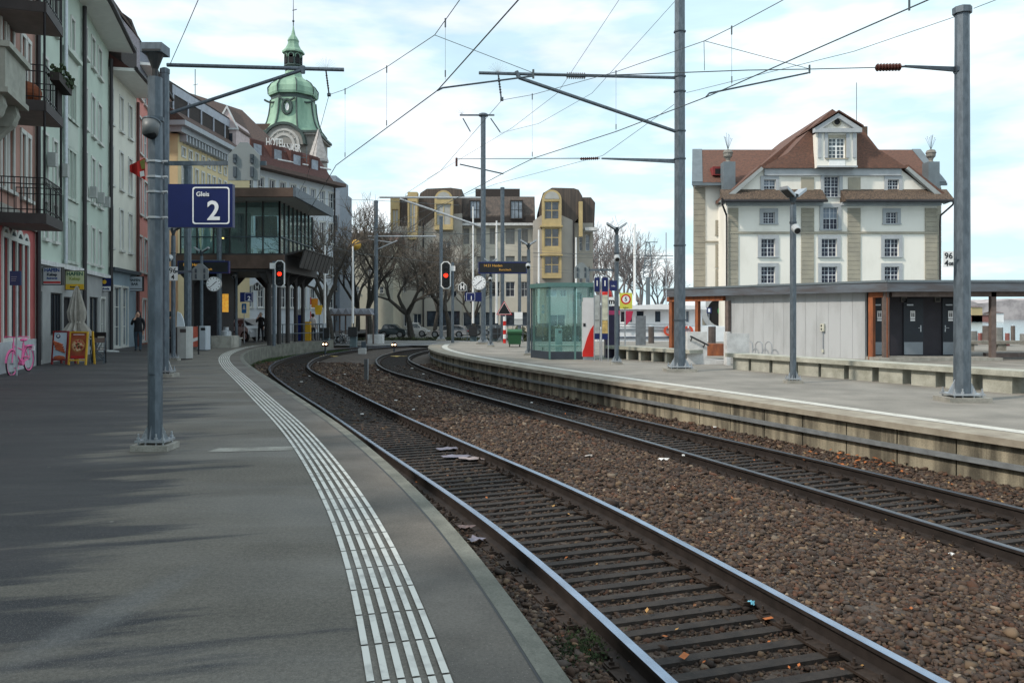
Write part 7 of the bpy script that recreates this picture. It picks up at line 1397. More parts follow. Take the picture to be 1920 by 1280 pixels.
# ================================================================== cars
tyre = M('tyre_rubber', (.015, .015, .016), .8, 0, 0); rimm = M('alloy_rim', (.35, .36, .37), .35, .8, .05); cargl = M('car_glass', (.02, .025, .03), .06, 0, 0, spec=.9)
SHAPES = {'wagon': ([(0, .35), (.02, .62), (.20, .82), (.40, 1.33), (.52, 1.42), (.80, 1.42), (.95, 1.20), (1.0, .9), (1.0, .35)], [(.245, .86), (.41, 1.28), (.53, 1.35), (.78, 1.35), (.90, 1.15), (.93, .92)], (.18, .80)),
          'suv': ([(0, .4), (.01, .75), (.10, 1.0), (.17, 1.5), (.25, 1.62), (.60, 1.60), (.78, 1.12), (.97, .98), (1., .75), (1., .4)], [(.15, 1.08), (.21, 1.50), (.27, 1.54), (.59, 1.52), (.73, 1.12)], (.2, .80)),
          'van': ([(0, .35), (0, 1.0), (.04, 1.65), (.12, 1.75), (.55, 1.75), (.78, 1.15), (.97, .98), (1., .7), (1., .35)], [(.07, 1.1), (.10, 1.58), (.54, 1.62), (.73, 1.12)], (.2, .8))}
def car(x0, x1, yb, z, shape, col, label, flip=False, rot_=0.):
    Y = FPX*(CZ-z)/(yb-HOR); L = (x1-x0)/FPX*Y; t = thing('parked_car', label, 'car', (hx((x0+x1)/2, Y), Y, z), 'cars on the road behind the crossing')
    prof, win, wh = SHAPES[shape]; W = 1.74; k = L/4.4; k = min(max(k, .8), 1.1)
    m = M('paint_'+'_'.join('%g' % c for c in col), col, .3, .3, .04, 2, spec=.6); o = Vector(t.location); fl = -1 if flip else 1
    u = Vector((fl*math.cos(rot_), fl*math.sin(rot_), 0)); f = Fr(o, u); s = f.v if f.v.y < 0 else -f.v
    def P(a, b, c): return o+u*((a-.5)*L)+s*b+Vector((0, 0, c*k))
    mb = MB(m); n = len(prof); vs = []
    for b, ins_ in ((W/2, 0), (-W/2, 0)):
        for a, c in prof: tap = max(0, (c-.9))*.28; vs.append(P(a, b-math.copysign(tap, b), c))
    mb.add(vs, [tuple(range(n)), tuple(range(2*n-1, n-1, -1))]+[(i, (i+1) % n, n+(i+1) % n, n+i) for i in range(n)])
    mb.mat(blackish)
    for a in wh:
        for sd in (1, -1): mb.prism([P(a+.085*math.cos(q)*4.4/L*k, sd*(W/2+.003), max(.35, .34+.085*4.4*math.sin(q))) for q in [math.pi*i/10 for i in range(11)]], s*sd*.003)
    mb.build('body', t)
    for sd in (1, -1):
        mb = MB(cargl); mb.prism([P(a, sd*(W/2-max(0, (c-.9))*.28+.004), c) for a, c in win], s*sd*.008); mb.mat(m)
        for a in (.38, .60): mb.prism([P(a-.01, sd*(W/2-.05), .9), P(a+.012, sd*(W/2-.05), .9), P(a+.012, sd*(W/2-.12), 1.33), P(a-.01, sd*(W/2-.12), 1.33)], s*sd*.06)
        mb.build('side_window', t)
    for i in (1, 2, 3, 4, 5, 6):
        (a0, c0), (a1, c1) = prof[i], prof[i+1] if i+1 < n else prof[0]
        if c0 > .75 and c1 > .75 and abs(c1-c0) > .28:
            w = W/2-.16; q = [P(a0+(a1-a0)*f_, b, c0+(c1-c0)*f_) for f_, b in ((.12, w), (.9, w-.06), (.9, -w+.06), (.12, -w))]; nn_ = (q[1]-q[0]).cross(q[3]-q[0]).normalized(); nn_ = nn_ if nn_.dot(q[0]-P(.5, 0, .8)) > 0 else -nn_
            mb = MB(cargl); mb.prism([p+nn_*.004 for p in q], nn_*.006); mb.build('windscreen', t)
    for a in wh:
        for sd in (1, -1):
            mb = MB(tyre); c = P(a, sd*(W/2-.1), 0)+Vector((0, 0, .32)); mb.cyl(c, c+s*sd*.13, .32, n=18); w_ = mb.build('wheel', t); mb = MB(rimm); mb.cyl(c+s*sd*.131, c+s*sd*.14, .2, n=14); mb.mat(tyre)
            for q in range(5): an = 2*math.pi*q/5; mb.cyl(c+s*sd*.141+u*.12*math.cos(an)+Vector((0, 0, .12*math.sin(an))), c+s*sd*.143+u*.12*math.cos(an)+Vector((0, 0, .12*math.sin(an))), .035, n=6)
            mb.build('rim', w_)
    for sd in (1, -1):
        for a, mm, nm in ((.0, M('tail_light', (.35, .02, .02), .3, 0, 0), 'tail_light'), (.985, M('head_light', (.6, .62, .64), .2, 0, 0), 'headlight')):
            if shape == 'wagon': a = 1-a if nm == 'tail_light' else .0
            mb = MB(mm); q = P(a, sd*(W/2-.2), .74); mb.ball(q, .1, .12, .08, 8, 5); mb.build(nm, t)
    return t
car(804, 876, 632.5, -.58, 'wagon', (.40, .36, .34), 'silver estate car parked behind the hotel-side red signal')
car(712, 762, 633, -.58, 'suv', (.03, .045, .05), 'dark green-black off-roader parked right of the left far mast')
car(764, 800, 631, -.58, 'van', (.55, .54, .52), 'white-beige van parked between the dark off-roader and the silver estate car')
car(858, 906, 628, -.58, 'wagon', (.03, .032, .035), 'black car partly hidden behind the silver estate car')
car(1000, 1052, 628, -.58, 'suv', (.06, .08, .09), 'dark car seen through the glass shelter')
car(905, 945, 629, -.58, 'wagon', (.25, .28, .3), 'blue-grey car behind the warning triangle sign')
t = car(448, 492, 639.5, 0, 'van', (.36, .38, .40), 'silver-grey compact van parked under the cafe pavilion', rot_=-.5)
# white traffic bollards, info signs, street behind the pavilion
for x, lab in ((459.5, 'white bollard left of the two in front of the grey compact van'), (481.5, 'white bollard at the nose of the grey compact van')):
    p = gp(x, 640, 0); mb = MB(white); mb.cyl(p, p+Vector((0, 0, .62)), .06, n=10); mb.cyl(p+Vector((0, 0, .62)), p+Vector((0, 0, .66)), .04, n=8); mb.cyl(p+Vector((0, 0, .66)), p+Vector((0, 0, .74)), .07, .05, 10); tag(mb.build('bollard'), lab, 'bollard', 'white bollards')
c = at(457.5, 587, 45); t = thing('pedestrian_sign', 'small blue and white pedestrian zone sign under the pavilion', 'sign', (c.x, 45, 0)); f2 = Fr((c.x, 45, 0), (1, 0, 0)); mb = MB(M('sign_blue', (.03, .2, .55), .5, 0, 0)); mb.fbox(f2, -.13, .13, -.02, 0, ztop(587, 45), ztop(569, 45)); mb.mat(white).prism([f2.P(-.08, .001, ztop(580, 45)), f2.P(.08, .001, ztop(580, 45)), f2.P(0, .001, ztop(570.5, 45))], f2.v*.004); mb.build('board', t); mb = MB(steel_lt); mb.cyl((c.x, 45.04, 0), (c.x, 45.04, ztop(570, 45)), .025, n=6); mb.build('post', t)
# machines at the pavilion end
def pillar(x0, x1, yt, yb, Y, m, label, cat='pillar', top=None, name='info_pillar'):
    a, b = hx(x0, Y), hx(x1, Y); mb = MB(m); mb.box(a, b, Y, Y+.3, 0, ztop(yt, Y)); 
    if top: mb.mat(top).box(a-.02, b+.02, Y-.02, Y+.32, ztop(yt, Y), ztop(yt-10, Y))
    return tag(mb.build(name), label, cat)
pillar(556, 566, 590, 636, 48.9, M('machine_blue', (.02, .04, .25), .4, 0, .1), 'deep blue ticket validator with a white top behind the dark columns', 'ticket machine', white, 'ticket_validator')
pillar(570.5, 581.5, 603, 636, 49.3, M('post_yellow', (.60, .33, .02), .45, 0, .1), 'yellow letter box behind the railing of the left platform end', 'letter box', None, 'letter_box')
c = at(598, 581, 50); t = thing('yellow_sign', 'yellow rounded sign beside the raised barrier at the left platform end', 'sign', (c.x, 50, 0)); f2 = Fr(c, (1, 0, 0)); mb = MB(yellow); mb.prism([f2.P(a/30, 0, b/30) for a, b in ((-6, -9), (4, -9), (6.5, 3), (6.5, 9), (-6.5, 9), (-7.5, 0))], f2.v*.05); mb.build('board', t); mb = MB(steel); mb.cyl(f2.P(0, -.08, .2), (c.x, 50.08, -.5), .03, n=6); mb.build('post', t)
c = at(587, 568, 50.5); t = thing('orange_sign', 'small orange sign on a red and white pole behind the left platform end', 'sign', (c.x, 50.5, 0)); f2 = Fr(c, (1, 0, 0)); mb = MB(M('sign_orange', (.7, .28, .03), .5)); mb.fbox(f2, -.1, .3, -.03, 0, -.28, .28); mb.build('board', t); mb = MB(white)
for i in range(6): mb.mat(red if i % 2 else white).cyl((c.x-.15, 50.5, i*.45), (c.x-.15, 50.5, (i+1)*.45), .035, n=6)
mb.build('post', t)
c = at(667, 459, 60); t = thing('gilded_lamp', 'yellow globe lantern above the bicycle shelter', 'lamp', (c.x, 60, -.57)); mb = MB(M('gold_shade', (.55, .33, .06), .5, .1, .3, 3)); mb.ball(c, .42, .42, .4, 10, 7); mb.build('globe', t); mb = MB(steel); mb.cyl((c.x-.15, 60, -.57), (c.x-.15, 60, c.z), .05, n=6); mb.build('post', t)
# bicycle shelter
Yb = 60; t = thing('bicycle_shelter', 'open bicycle shelter with a wavy grey roof behind the level crossing', 'shelter', (hx(660, Yb), Yb, -.57)); mb = MB(M('shelter_roof', (.20, .21, .24), .6, .1, .2, 2)); pts = []
x0, x1 = hx(618, Yb), hx(701, Yb)
for i in range(6): a = x0+(x1-x0)*i/6; b = x0+(x1-x0)*(i+1)/6; mb.prism([(a, Yb-.8, ztop(590, Yb)), ((a+b)/2, Yb-.8, ztop(578, Yb)), (b, Yb-.8, ztop(590, Yb))], (0, 3, 0))
mb.mat(rust).box(x0, x1, Yb-.85, Yb-.8, ztop(592, Yb), ztop(589, Yb)); mb.build('roof', t)
for x in (620, 637, 648, 687, 700): mb = MB(olt); mb.cyl((hx(x, Yb), Yb, -.57), (hx(x, Yb), Yb, ztop(590, Yb)), .06, n=6); mb.build('post', t)
mb = MB(M('shelter_back', (.28, .24, .19), .8, 0, .15, 1)); mb.box(hx(690, Yb), x1, Yb+1.9, Yb+2, -.57, ztop(592, Yb)); mb.build('back_wall', t)
def bicycle(loc, ang, col, label, sc=1., group=None, basket=False, name='bicycle'):
    t = thing(name, label, 'bicycle', (0, 0, 0), group); R_ = .34; fm = MB(col); wx = .53
    for sx, nm in ((-wx, 'wheel'), (wx, 'wheel')):
        mb = MB(col if basket else tyre); n = 28
        for i in range(n): a, b = 2*math.pi*i/n, 2*math.pi*(i+1)/n; mb.mat(tyre).cyl((sx+R_*math.cos(a), 0, R_+R_*math.sin(a)), (sx+R_*math.cos(b), 0, R_+R_*math.sin(b)), .02, n=5, caps=False); mb.mat(col if basket else steel_lt).cyl((sx+.92*R_*math.cos(a), 0, R_+.92*R_*math.sin(a)), (sx+.92*R_*math.cos(b), 0, R_+.92*R_*math.sin(b)), .016, n=4, caps=False)
        for i in range(9): a = 2*math.pi*i/9; mb.mat(steel_lt).cyl((sx, 0, R_), (sx+.9*R_*math.cos(a), 0, R_+.9*R_*math.sin(a)), .004, n=3)
        mb.mat(steel_lt).cyl((sx, -.05, R_), (sx, .05, R_), .03, n=8); mb.build(nm, t)
        mb = MB(col); 
        for i in range(10): a, b = math.pi*(.05+.75*i/10), math.pi*(.05+.75*(i+1)/10); mb.cyl((sx+1.1*R_*math.cos(a), 0, R_+1.1*R_*math.sin(a)), (sx+1.1*R_*math.cos(b), 0, R_+1.1*R_*math.sin(b)), .025, n=5)
        mb.build('mudguard', t)
    mb = MB(col); bb = (-.08, 0, .30); st = (-.22, 0, .82); hd = (.40, 0, .88); hl = (.43, 0, .70)
    for a, b, r in ((bb, st, .022), (bb, hl, .025), ((-.17, 0, .62), (.41, 0, .80), .022), (bb, (-wx, 0, R_), .018), (st, (-wx, 0, R_), .015), (hd, hl, .025), (hl, (wx, 0, R_), .02)): mb.cyl(a, b, r, n=6)
    mb.build('frame', t)
    mb = MB(col if basket else black); mb.tube([(.40, 0, .86), (.36, 0, 1.02), (.34, .12, 1.04), (.28, .27, 1.03), (.15, .29, 1.0)], .014, 6); mb.tube([(.36, 0, 1.02), (.34, -.12, 1.04), (.28, -.27, 1.03), (.15, -.29, 1.0)], .014, 6); mb.build('handlebar', t)
    mb = MB(col if basket else black); mb.ball((-.25, 0, .90), .15, .09, .045, 10, 6); mb.cyl((-.22, 0, .8), (-.24, 0, .88), .014, n=6); mb.build('saddle', t)
    mb = MB(col); mb.fbox(WF, -.72, -.3, -.07, .07, .70, .715); mb.cyl((-.65, 0, .7), (-wx, .03, R_), .01, n=4); mb.build('rack', t)
    mb = MB(col if basket else black); mb.cyl((-.08, -.04, .30), (-.08, .04, .30), .09, n=12); mb.cyl((-.08, -.07, .30), (.02, -.07, .16), .012, n=5); mb.cyl((-.08, .07, .3), (-.18, .07, .44), .012, n=5); mb.fbox(WF, -.02, .08, .04, .14, .14, .165); mb.fbox(WF, -.22, -.12, -.14, -.04, .43, .455); mb.build('crank', t)
    if basket: mb = MB(white); mb.fbox(WF, -.74, -.72, -.08, .08, .55, .68); mb.build('tag_plate', t)
    t.location = loc; t.rotation_euler = (0, R(4) if basket else 0, ang); t.scale = (sc,)*3; return t
bicycle(gp(39, 700, 0)+Vector((0, 0, 0)), R(-80), M('bike_pink', (.80, .16, .38), .4, 0, .06), 'all-pink painted bicycle parked at the corner of the pink house', 1.0, basket=True)
for i, (x, c) in enumerate(((632, (.6, .6, .6)), (646, (.05, .06, .07)), (658, (.35, .37, .38)))): bicycle(Vector((hx(x, 58.5), 58.5, -.57)), R(20+i*25), M('bike_%d' % i, c, .4, .2, 0), ('white', 'black', 'grey')[i]+' bicycle parked under the wavy roof of the bicycle shelter', 1., 'bicycles in the shelter')
# ================================================================== cafe front: boards, parasol, chairs
def aboard(x0, x1, yt, yb, label, framem, kind):
    p = gp((x0+x1)/2, yb, 0); Y = p.y; s = Y/FPX; w = (x1-x0)*s; h = (yb-yt)*s; t = thing('pavement_board', label, 'sign', p, 'pavement boards at the cafe'); fr_ = Fr((hx(x0, Y), Y, 0), (1, 0, 0), (0, .12, 1))
    mb = MB(framem); th = .045
    mb.fbox(fr_, 0, th, -.03, .03, 0, h); mb.fbox(fr_, w-th, w, -.03, .03, 0, h); mb.fbox(fr_, th, w-th, -.03, .03, h*.12, h*.12+th); mb.fbox(fr_, th, w-th, -.03, .03, h-th, h)
    mb.build('frame', t); mb = MB(framem); fb = Fr((hx(x0, Y), Y+.55, 0), (1, 0, 0), (0, -.12, 1)); mb.fbox(fb, 0, th, -.03, .03, 0, h); mb.fbox(fb, w-th, w, -.03, .03, 0, h); mb.build('rear_leg', t)
    mb = MB(M('poster_%s' % kind, (.35, .55, .72) if kind == 'blue' else (.20, .03, .02), .6, 0, .4, 3, c2=(.65, .75, .82) if kind == 'blue' else (.38, .10, .04))); mb.fbox(fr_, th, w-th, -.01, .012, h*.14+th, h-th); po = mb.build('poster', t)
    if kind == 'blue':
        sg = M('sausage_red', (.50, .13, .06), .5, 0, .2, 9)
        mb = MB(sg)
        for i in range(4): a = w*(.32+.06*i); b = h*(.62-.07*i); mb.cyl(fr_.P(a-.12, .03, b+.06), fr_.P(a+.18, .03, b-.05), .035, n=8)
        mb.ball(fr_.P(w*.5, .02, h*.2), .2, .03, .07, 10, 5); mb.build('picture', po)
        mb = MB(navy); mb.disc(fr_, w*.35, h*.84, .07, .014, .018, 14); mb.mat(white).disc(fr_, w*.35, h*.85, .04, .019, .021, 12); mb.build('emblem', po)
    else:
        mb = MB(M('crust', (.38, .20, .07), .7)); mb.disc(fr_, w*.5, h*.58, w*.36, .014, .03, 24); mb.mat(M('tomato_cheese', (.45, .10, .06), .7, 0, .3, 20, c2=(.62, .45, .25), lo=.45, hi=.55)).disc(fr_, w*.5, h*.58, w*.31, .031, .036, 24)
        rn = random.Random(4)
        for i in range(22): a = rn.uniform(0, 6.28); q = w*.27*math.sqrt(rn.random()); mb.mat((M('olive', (.05, .07, .02), .6), M('salami', (.4, .03, .03), .6), M('cheese', (.65, .55, .35), .6))[i % 3]).disc(fr_, w*.5+q*math.cos(a), h*.58+q*math.sin(a), .03, .037, .042, 8)
        mb.build('picture', po)
        mb = MB(white); mb.fbox(fr_, w*.2, w*.8, .014, .017, h*.895, h*.915); mb.mat(M('menu_red', (.4, .02, .02), .6)).fbox(fr_, w*.15, w*.85, .014, .018, h*.2, h*.27); mb.build('banner', po)
    return t
aboard(96, 125.5, 620, 683, 'pavement board with a blue sausage poster in a red frame', M('frame_red', (.22, .02, .02), .5), 'blue')
aboard(127.5, 162, 621, 684, 'pavement board with a pizza poster in a yellow frame', M('frame_yellow', (.55, .33, .03), .5), 'pizza')
p = gp(174, 681, 0); Y = p.y; t = thing('menu_board', 'black menu board with a small pale card right of the pizza board', 'sign', p); f2 = Fr((hx(163, Y), Y+.3, 0), (1, 0, 0)); mb = MB(black); mb.fbox(f2, 0, 27/FPX*Y, -.03, 0, .75, 1.02); mb.fbox(f2, 0, .04, -.04, .0, 0, .75); mb.fbox(f2, 27/FPX*Y-.04, 27/FPX*Y, -.04, 0, 0, .75); mb.build('board', t); mb = MB(M('card_pale', (.5, .5, .44), .6)); mb.fbox(f2, .2, .42, .001, .006, .68, .88); mb.build('card', t)
def cafe_chair(loc, a, label):
    t = thing('folding_chair', label, 'chair', (0, 0, 0), 'folding chairs at the cafe'); mb = MB(steel_dk)
    for sx in (-.2, .2): mb.cyl((sx, -.2, 0), (sx, .2, .45), .015, n=5); mb.cyl((sx, .25, 0), (sx, -.15, .85), .015, n=5)
    mb.cyl((-.2, -.1, .1), (.2, -.1, .1), .012, n=5); mb.build('frame', t); mb = MB(olt); [mb.box(-.2, .2, -.2+i*.08, -.14+i*.08, .44, .46) for i in range(5)]; mb.build('seat', t); mb = MB(olt); mb.box(-.2, .2, -.16, -.14, .68, .84); mb.build('backrest', t)
    t.location = loc; t.rotation_euler = (0, 0, a)
cafe_chair(gp(172, 682, 0)+Vector((.1, .2, 0)), R(200), 'folding chair just in front of the black menu board'); cafe_chair(gp(186, 676, 0), R(130), 'folding chair right of the black menu board')
t = thing('bistro_table', 'small pale-topped bistro table behind the menu board', 'table', gp(180, 673, 0)*1); c = Vector(t.location); mb = MB(M('table_top', (.4, .38, .34), .6)); mb.cyl(c+Vector((0, 0, .72)), c+Vector((0, 0, .75)), .32, n=16); mb.build('table_top', t); mb = MB(steel_dk); mb.cyl(c, c+Vector((0, 0, .72)), .03, n=6); mb.cyl(c, c+Vector((0, 0, .03)), .22, n=12); mb.build('leg', t)
# parasol folded
p = gp(144, 677, 0); t = thing('parasol', 'tall folded beige parasol standing behind the pavement boards', 'parasol', p); para = M('parasol_cloth', (.42, .40, .36), .85, 0, .12, 8, .2, 40); s = p.y/FPX
mb = MB(para); n = 24; prof = [(.03, 537), (.07, 545), (.15, 565), (.22, 585), (.20, 597), (.16, 604), (.27, 616), (.36, 626), (.30, 630)]; vs = []
for r, y in prof:
    for i in range(n): a = 2*math.pi*i/n; q = r*(1+(.42 if i % 2 else -.25)*(1 if y < 604 else 1.2)); vs.append((p.x+q*math.cos(a), p.y+q*math.sin(a), ztop(y, p.y)))
mb.add(vs, [(j*n+i, (j)*n+(i+1) % n, (j+1)*n+(i+1) % n, (j+1)*n+i) for j in range(len(prof)-1) for i in range(n)]); mb.build('canopy', t)
mb = MB(para); mb.cyl((p.x, p.y, ztop(606, p.y)), (p.x, p.y, ztop(602, p.y)), .18, n=12); mb.build('strap', t)
mb = MB(steel_lt); mb.cyl(p, (p.x, p.y, ztop(536, p.y)), .025, n=8); mb.cyl(p, p+Vector((0, 0, .08)), .3, n=14); mb.build('pole', t)
mb = MB(M('snow_pad', (.5, .52, .52), .8)); q = gp(203, 660, 0); mb.ball(q+Vector((0, 0, .03)), .5, .2, .06, 10, 5); tag(mb.build('floor_cushion'), 'flat pale mat lying on the ground right of the cafe chairs', 'mat')
# red poster board and white sail banner behind the bins
p = gp(364, 664, 0); f2 = Fr((hx(358, p.y), p.y, 0), (1, 0, 0)); t = thing('poster_stand', 'red and white poster stand between the two tall litter bins', 'sign', p); w = 13/FPX*p.y; h = ztop(612, p.y); mb = MB(M('poster_red', (.52, .12, .08), .6, 0, .2, 6)); mb.fbox(f2, 0, w, -.03, 0, .3, h); mb.mat(white).prism([f2.P(.0, .001, h*.55), f2.P(w, .001, h*.62), f2.P(w, .001, h*.5), f2.P(0, .001, h*.42)], f2.v*.004); mb.build('board', t); mb = MB(blackish); mb.fbox(f2, w, w+.05, -.04, .01, 0, h+.02); mb.build('post', t)
p = gp(338, 664, 0); mb = MB(M('sail_cloth', (.62, .68, .74), .6, 0, .08, 2)); mb.prism([at(x, y, p.y) for x, y in ((331, 615), (346, 615), (344, 600), (339, 588), (332, 584))], (0, .06, 0)); mb.mat(steel_dk).cyl((hx(331.5, p.y), p.y+.03, 0), (hx(331.5, p.y), p.y+.03, ztop(584, p.y)), .02, n=5); tag(mb.build('beach_flag'), 'small white sail-shaped banner behind the nearer litter bin', 'banner')
# plain blue board on a pole at the arched windows
c = at(28.5, 535, 21); t = thing('blue_notice', 'small dark blue notice board on a white pole before the red arched windows', 'sign', (c.x, 21, 0)); f2 = Fr(c, (1, 0, 0)); w = 21/FPX*21/2; mb = MB(M('notice_blue', (.04, .07, .16), .5, 0, .1)); mb.fbox(f2, -w, w, -.03, 0, 0, 27/FPX*21); mb.build('board', t); mb = MB(MATS['sign_grey']); [mb.fbox(f2, -w*.75, w*(.1+.1*(i % 3)), .001, .003, .12+i*.05, .13+i*.05) for i in range(3)]; mb.build('lettering', t); mb = MB(steel_lt); mb.cyl((c.x, 21.06, 0), (c.x, 21.06, c.z+.2), .025, n=6); mb.build('post', t)
# ================================================================== people
def person(loc, h, rz, pose, cloth, trouser, hairm, label, hood=False, phone=True):
    k = h/1.75; me = bpy.data.meshes.new('person'); sk = M('skin', (.50, .30, .22), .6, 0, .05)
    V = [(0, 0, .95), (0, 0, 1.12), (0, .01, 1.30), (0, .01, 1.42), (0, .0, 1.50), (0, -.01, 1.60), (0, -.01, 1.70),
         (.10, 0, .90), (.11, pose[0]*.5, .50), (.11, pose[0], .09), (.12, pose[0]-.14, .05),
         (-.10, 0, .90), (-.11, pose[1]*.5, .50), (-.11, pose[1], .09), (-.12, pose[1]-.14, .05),
         (.19, .01, 1.40), (.25, .04, 1.15), (.23, -.06, .93), (.22, -.09, .85),
         (-.19, .01, 1.40), (-.26, -.04, 1.17), (-.14, -.24, 1.36), (-.06, -.20, 1.50)]
    if not phone: V[20:23] = [(-.25, .04, 1.15), (-.23, -.06, .93), (-.22, -.09, .85)]
    E = [(0, 1), (1, 2), (2, 3), (3, 4), (4, 5), (5, 6), (0, 7), (7, 8), (8, 9), (9, 10), (0, 11), (11, 12), (12, 13), (13, 14), (3, 15), (15, 16), (16, 17), (17, 18), (3, 19), (19, 20), (20, 21), (21, 22)]
    Rr = [.15, .14, .17, .13, .06, .095, .085, .10, .07, .05, .045, .10, .07, .05, .045, .075, .055, .042, .04, .075, .055, .042, .04]
    me.from_pydata([(a*k, b*k, c*k) for a, b, c in V], E, []); o = bpy.data.objects.new('person', me); COL.objects.link(o)
    md = o.modifiers.new('s', 'SKIN'); o.modifiers.new('u', 'SUBSURF').levels = 2
    for i, r in enumerate(Rr): me.skin_vertices[0].data[i].radius = (r*k*(1.15 if i in (1, 2) else 1), r*k*(.75 if i in (0, 1, 2, 3) else 1))
    me.skin_vertices[0].data[0].use_root = True
    dg = bpy.context.evaluated_depsgraph_get(); dg.update(); m2 = bpy.data.meshes.new_from_object(o.evaluated_get(dg)); o.modifiers.clear(); o.data = m2; m2.name = 'person'
    shoe = M('dark_shoe', (.02, .02, .02), .6)
    for m_ in (cloth, trouser, sk, shoe): m2.materials.append(m_)
    for p in m2.polygons:
        c = sum((m2.vertices[i].co for i in p.vertices), Vector())/len(p.vertices)/k; p.use_smooth = True
        p.material_index = 3 if c.z < .1 else 1 if c.z < .86 and abs(c.x) < .18 else 2 if (c.z > 1.5 and c.z < 1.9 and abs(c.x) < .13) or (c.z < .9 and abs(c.x) > .18) or (phone and c.y < -.17 and c.z > 1.38) else 0
    tag(o, label, 'person'); ORG[o.name] = Vector((0, 0, 0))
    mb = MB(hairm); mb.smooth = True; mb.ball((0, .02*k, 1.665*k), .108*k, .115*k, .125*k, 14, 10)
    if hood: mb.ball((0, .05*k, 1.53*k), .13*k, .11*k, .1*k, 12, 8)
    mb.build('hood' if hood else 'hair', o)
    mb = MB(sk); mb.smooth = True; mb.ball((0, -.055*k, 1.635*k), .075*k, .07*k, .10*k, 12, 8); mb.ball((0, -.128*k, 1.625*k), .012*k, .018*k, .018*k, 6, 4); mb.mat(black); [mb.ball((sx*.028*k, -.118*k, 1.655*k), .01*k, .008*k, .006*k, 6, 4) for sx in (-1, 1)]; mb.mat(M('lip', (.3, .1, .09), .6)).ball((0, -.118*k, 1.585*k), .022*k, .008*k, .006*k, 6, 4); mb.build('face', o)
    for hnd in ((.22, -.09, .82), (-.05, -.19, 1.53) if phone else (-.22, -.09, .82)):
        mb = MB(sk); q = Vector(hnd)*k; up_ = 1 if hnd[2] > 1.2 else -1; mb.ball(q, .035*k, .02*k, .045*k, 8, 6)
        for i, (dx, L) in enumerate(((-.024, .07), (-.008, .08), (.008, .075), (.024, .06))): a = q+Vector((dx*k, 0, up_*.03*k)); b = a+Vector((0, -.012*k, up_*L*.55*k)); mb.cyl(a, b, .009*k, .008*k, 5); mb.cyl(b, b+Vector((0, -.03*k, up_*L*.4*k)), .008*k, .006*k, 5)
        mb.cyl(q+Vector((.03*k, 0, -up_*.01*k)), q+Vector((.055*k, -.02*k, up_*.035*k)), .01*k, .007*k, 5); mb.build('hand', o)
    o.location = loc; o.rotation_euler = (0, 0, rz); return o
person(gp(259, 658.5, 0), 1.74, R(15), (-.12, .16), M('black_jacket', (.010, .011, .014), .8, 0, .2, 6), M('blue_jeans', (.035, .06, .085), .8, 0, .2, 6), MATS['black_jacket'], 'person in a black hooded jacket and blue jeans raising a hand to the face', hood=True)
person(gp(489, 640, 0), 1.72, R(-10), (.05, -.06), M('dark_coat', (.012, .010, .012), .8, 0, .2, 6), M('dark_trousers', (.015, .016, .02), .8), M('grey_hair', (.35, .32, .30), .8), 'grey-haired person in a dark coat beside the grey compact van', phone=True)
person(gp(587, 638, 0), 1.65, R(160), (.05, -.05), M('pale_top', (.55, .52, .52), .8), M('navy_trousers', (.02, .025, .05), .8), M('brown_hair', (.04, .025, .018), .8), 'small far person in a pale top behind the railing near the yellow letter box', phone=False)
person(Vector((hx(321, 31), 31, 0)), 1.7, R(100), (.05, -.05), M('dark_coat2', (.02, .018, .02), .8), MATS['dark_trousers'], M('black_hair', (.01, .01, .01), .8), 'person in dark clothes half hidden behind the left platform posts', phone=False)
# ================================================================== track details
def leafm(n, c): return M(n, c, .8, 0, .2, 10)
rn = random.Random(12); mb = MB(leafm('leaf_orange', (.35, .11, .03))); ms_ = [leafm('leaf_orange', (.35, .11, .03)), leafm('leaf_brown', (.16, .07, .03)), leafm('leaf_ochre', (.35, .20, .07))]
def leaf(p, s, m):
    a = rn.uniform(0, 6.28); d = Vector((math.cos(a), math.sin(a), rn.uniform(-.3, .5))).normalized(); e = Vector((-math.sin(a), math.cos(a), rn.uniform(-.3, .5))).normalized(); mb.mat(m); mb.face([p-d*s, p+e*s*.55, p+d*s, p-e*s*.5])
for i in range(420):
    j = rn.randrange(4, 50); c = E1[min(j+4, len(E1)-1)]; nrm = normals(E1)[min(j+4, len(E1)-1)]; o = rn.uniform(-1.0, -.1)*rn.random()**.4; leaf(Vector((c[0]+nrm[0]*o, c[1]+nrm[1]*o, -.80+rn.uniform(0, .05))), rn.uniform(.02, .045), rn.choice(ms_))
pj = gp(1640, 872, -.8)
for i in range(160): leaf(pj+Vector((rn.gauss(0, .45), rn.gauss(0, .35), rn.uniform(.02, .14))), rn.uniform(.03, .055), ms_[0])
for i in range(260):
    y = rn.uniform(4.5, 22); x = rn.uniform(-.35*y+2, .62*y); 
    z = -.66 if True else 0; leaf(Vector((x, y, -.66 if rn.random() < .5 else -.69)), rn.uniform(.012, .03), rn.choice(ms_))
leaf(gp(1283, 1228, -.68), .07, ms_[0]); leaf(gp(1440, 1158, -.68), .06, ms_[0])
tag(mb.build('fallen_leaves'), 'orange and brown fallen leaves scattered over the gravel and along the wall', 'leaves', kind='stuff')
paper = M('wet_paper', (.17, .165, .21), .6, 0, .15, 6); wpap = M('white_litter', (.75, .75, .74), .6, 0, .05)
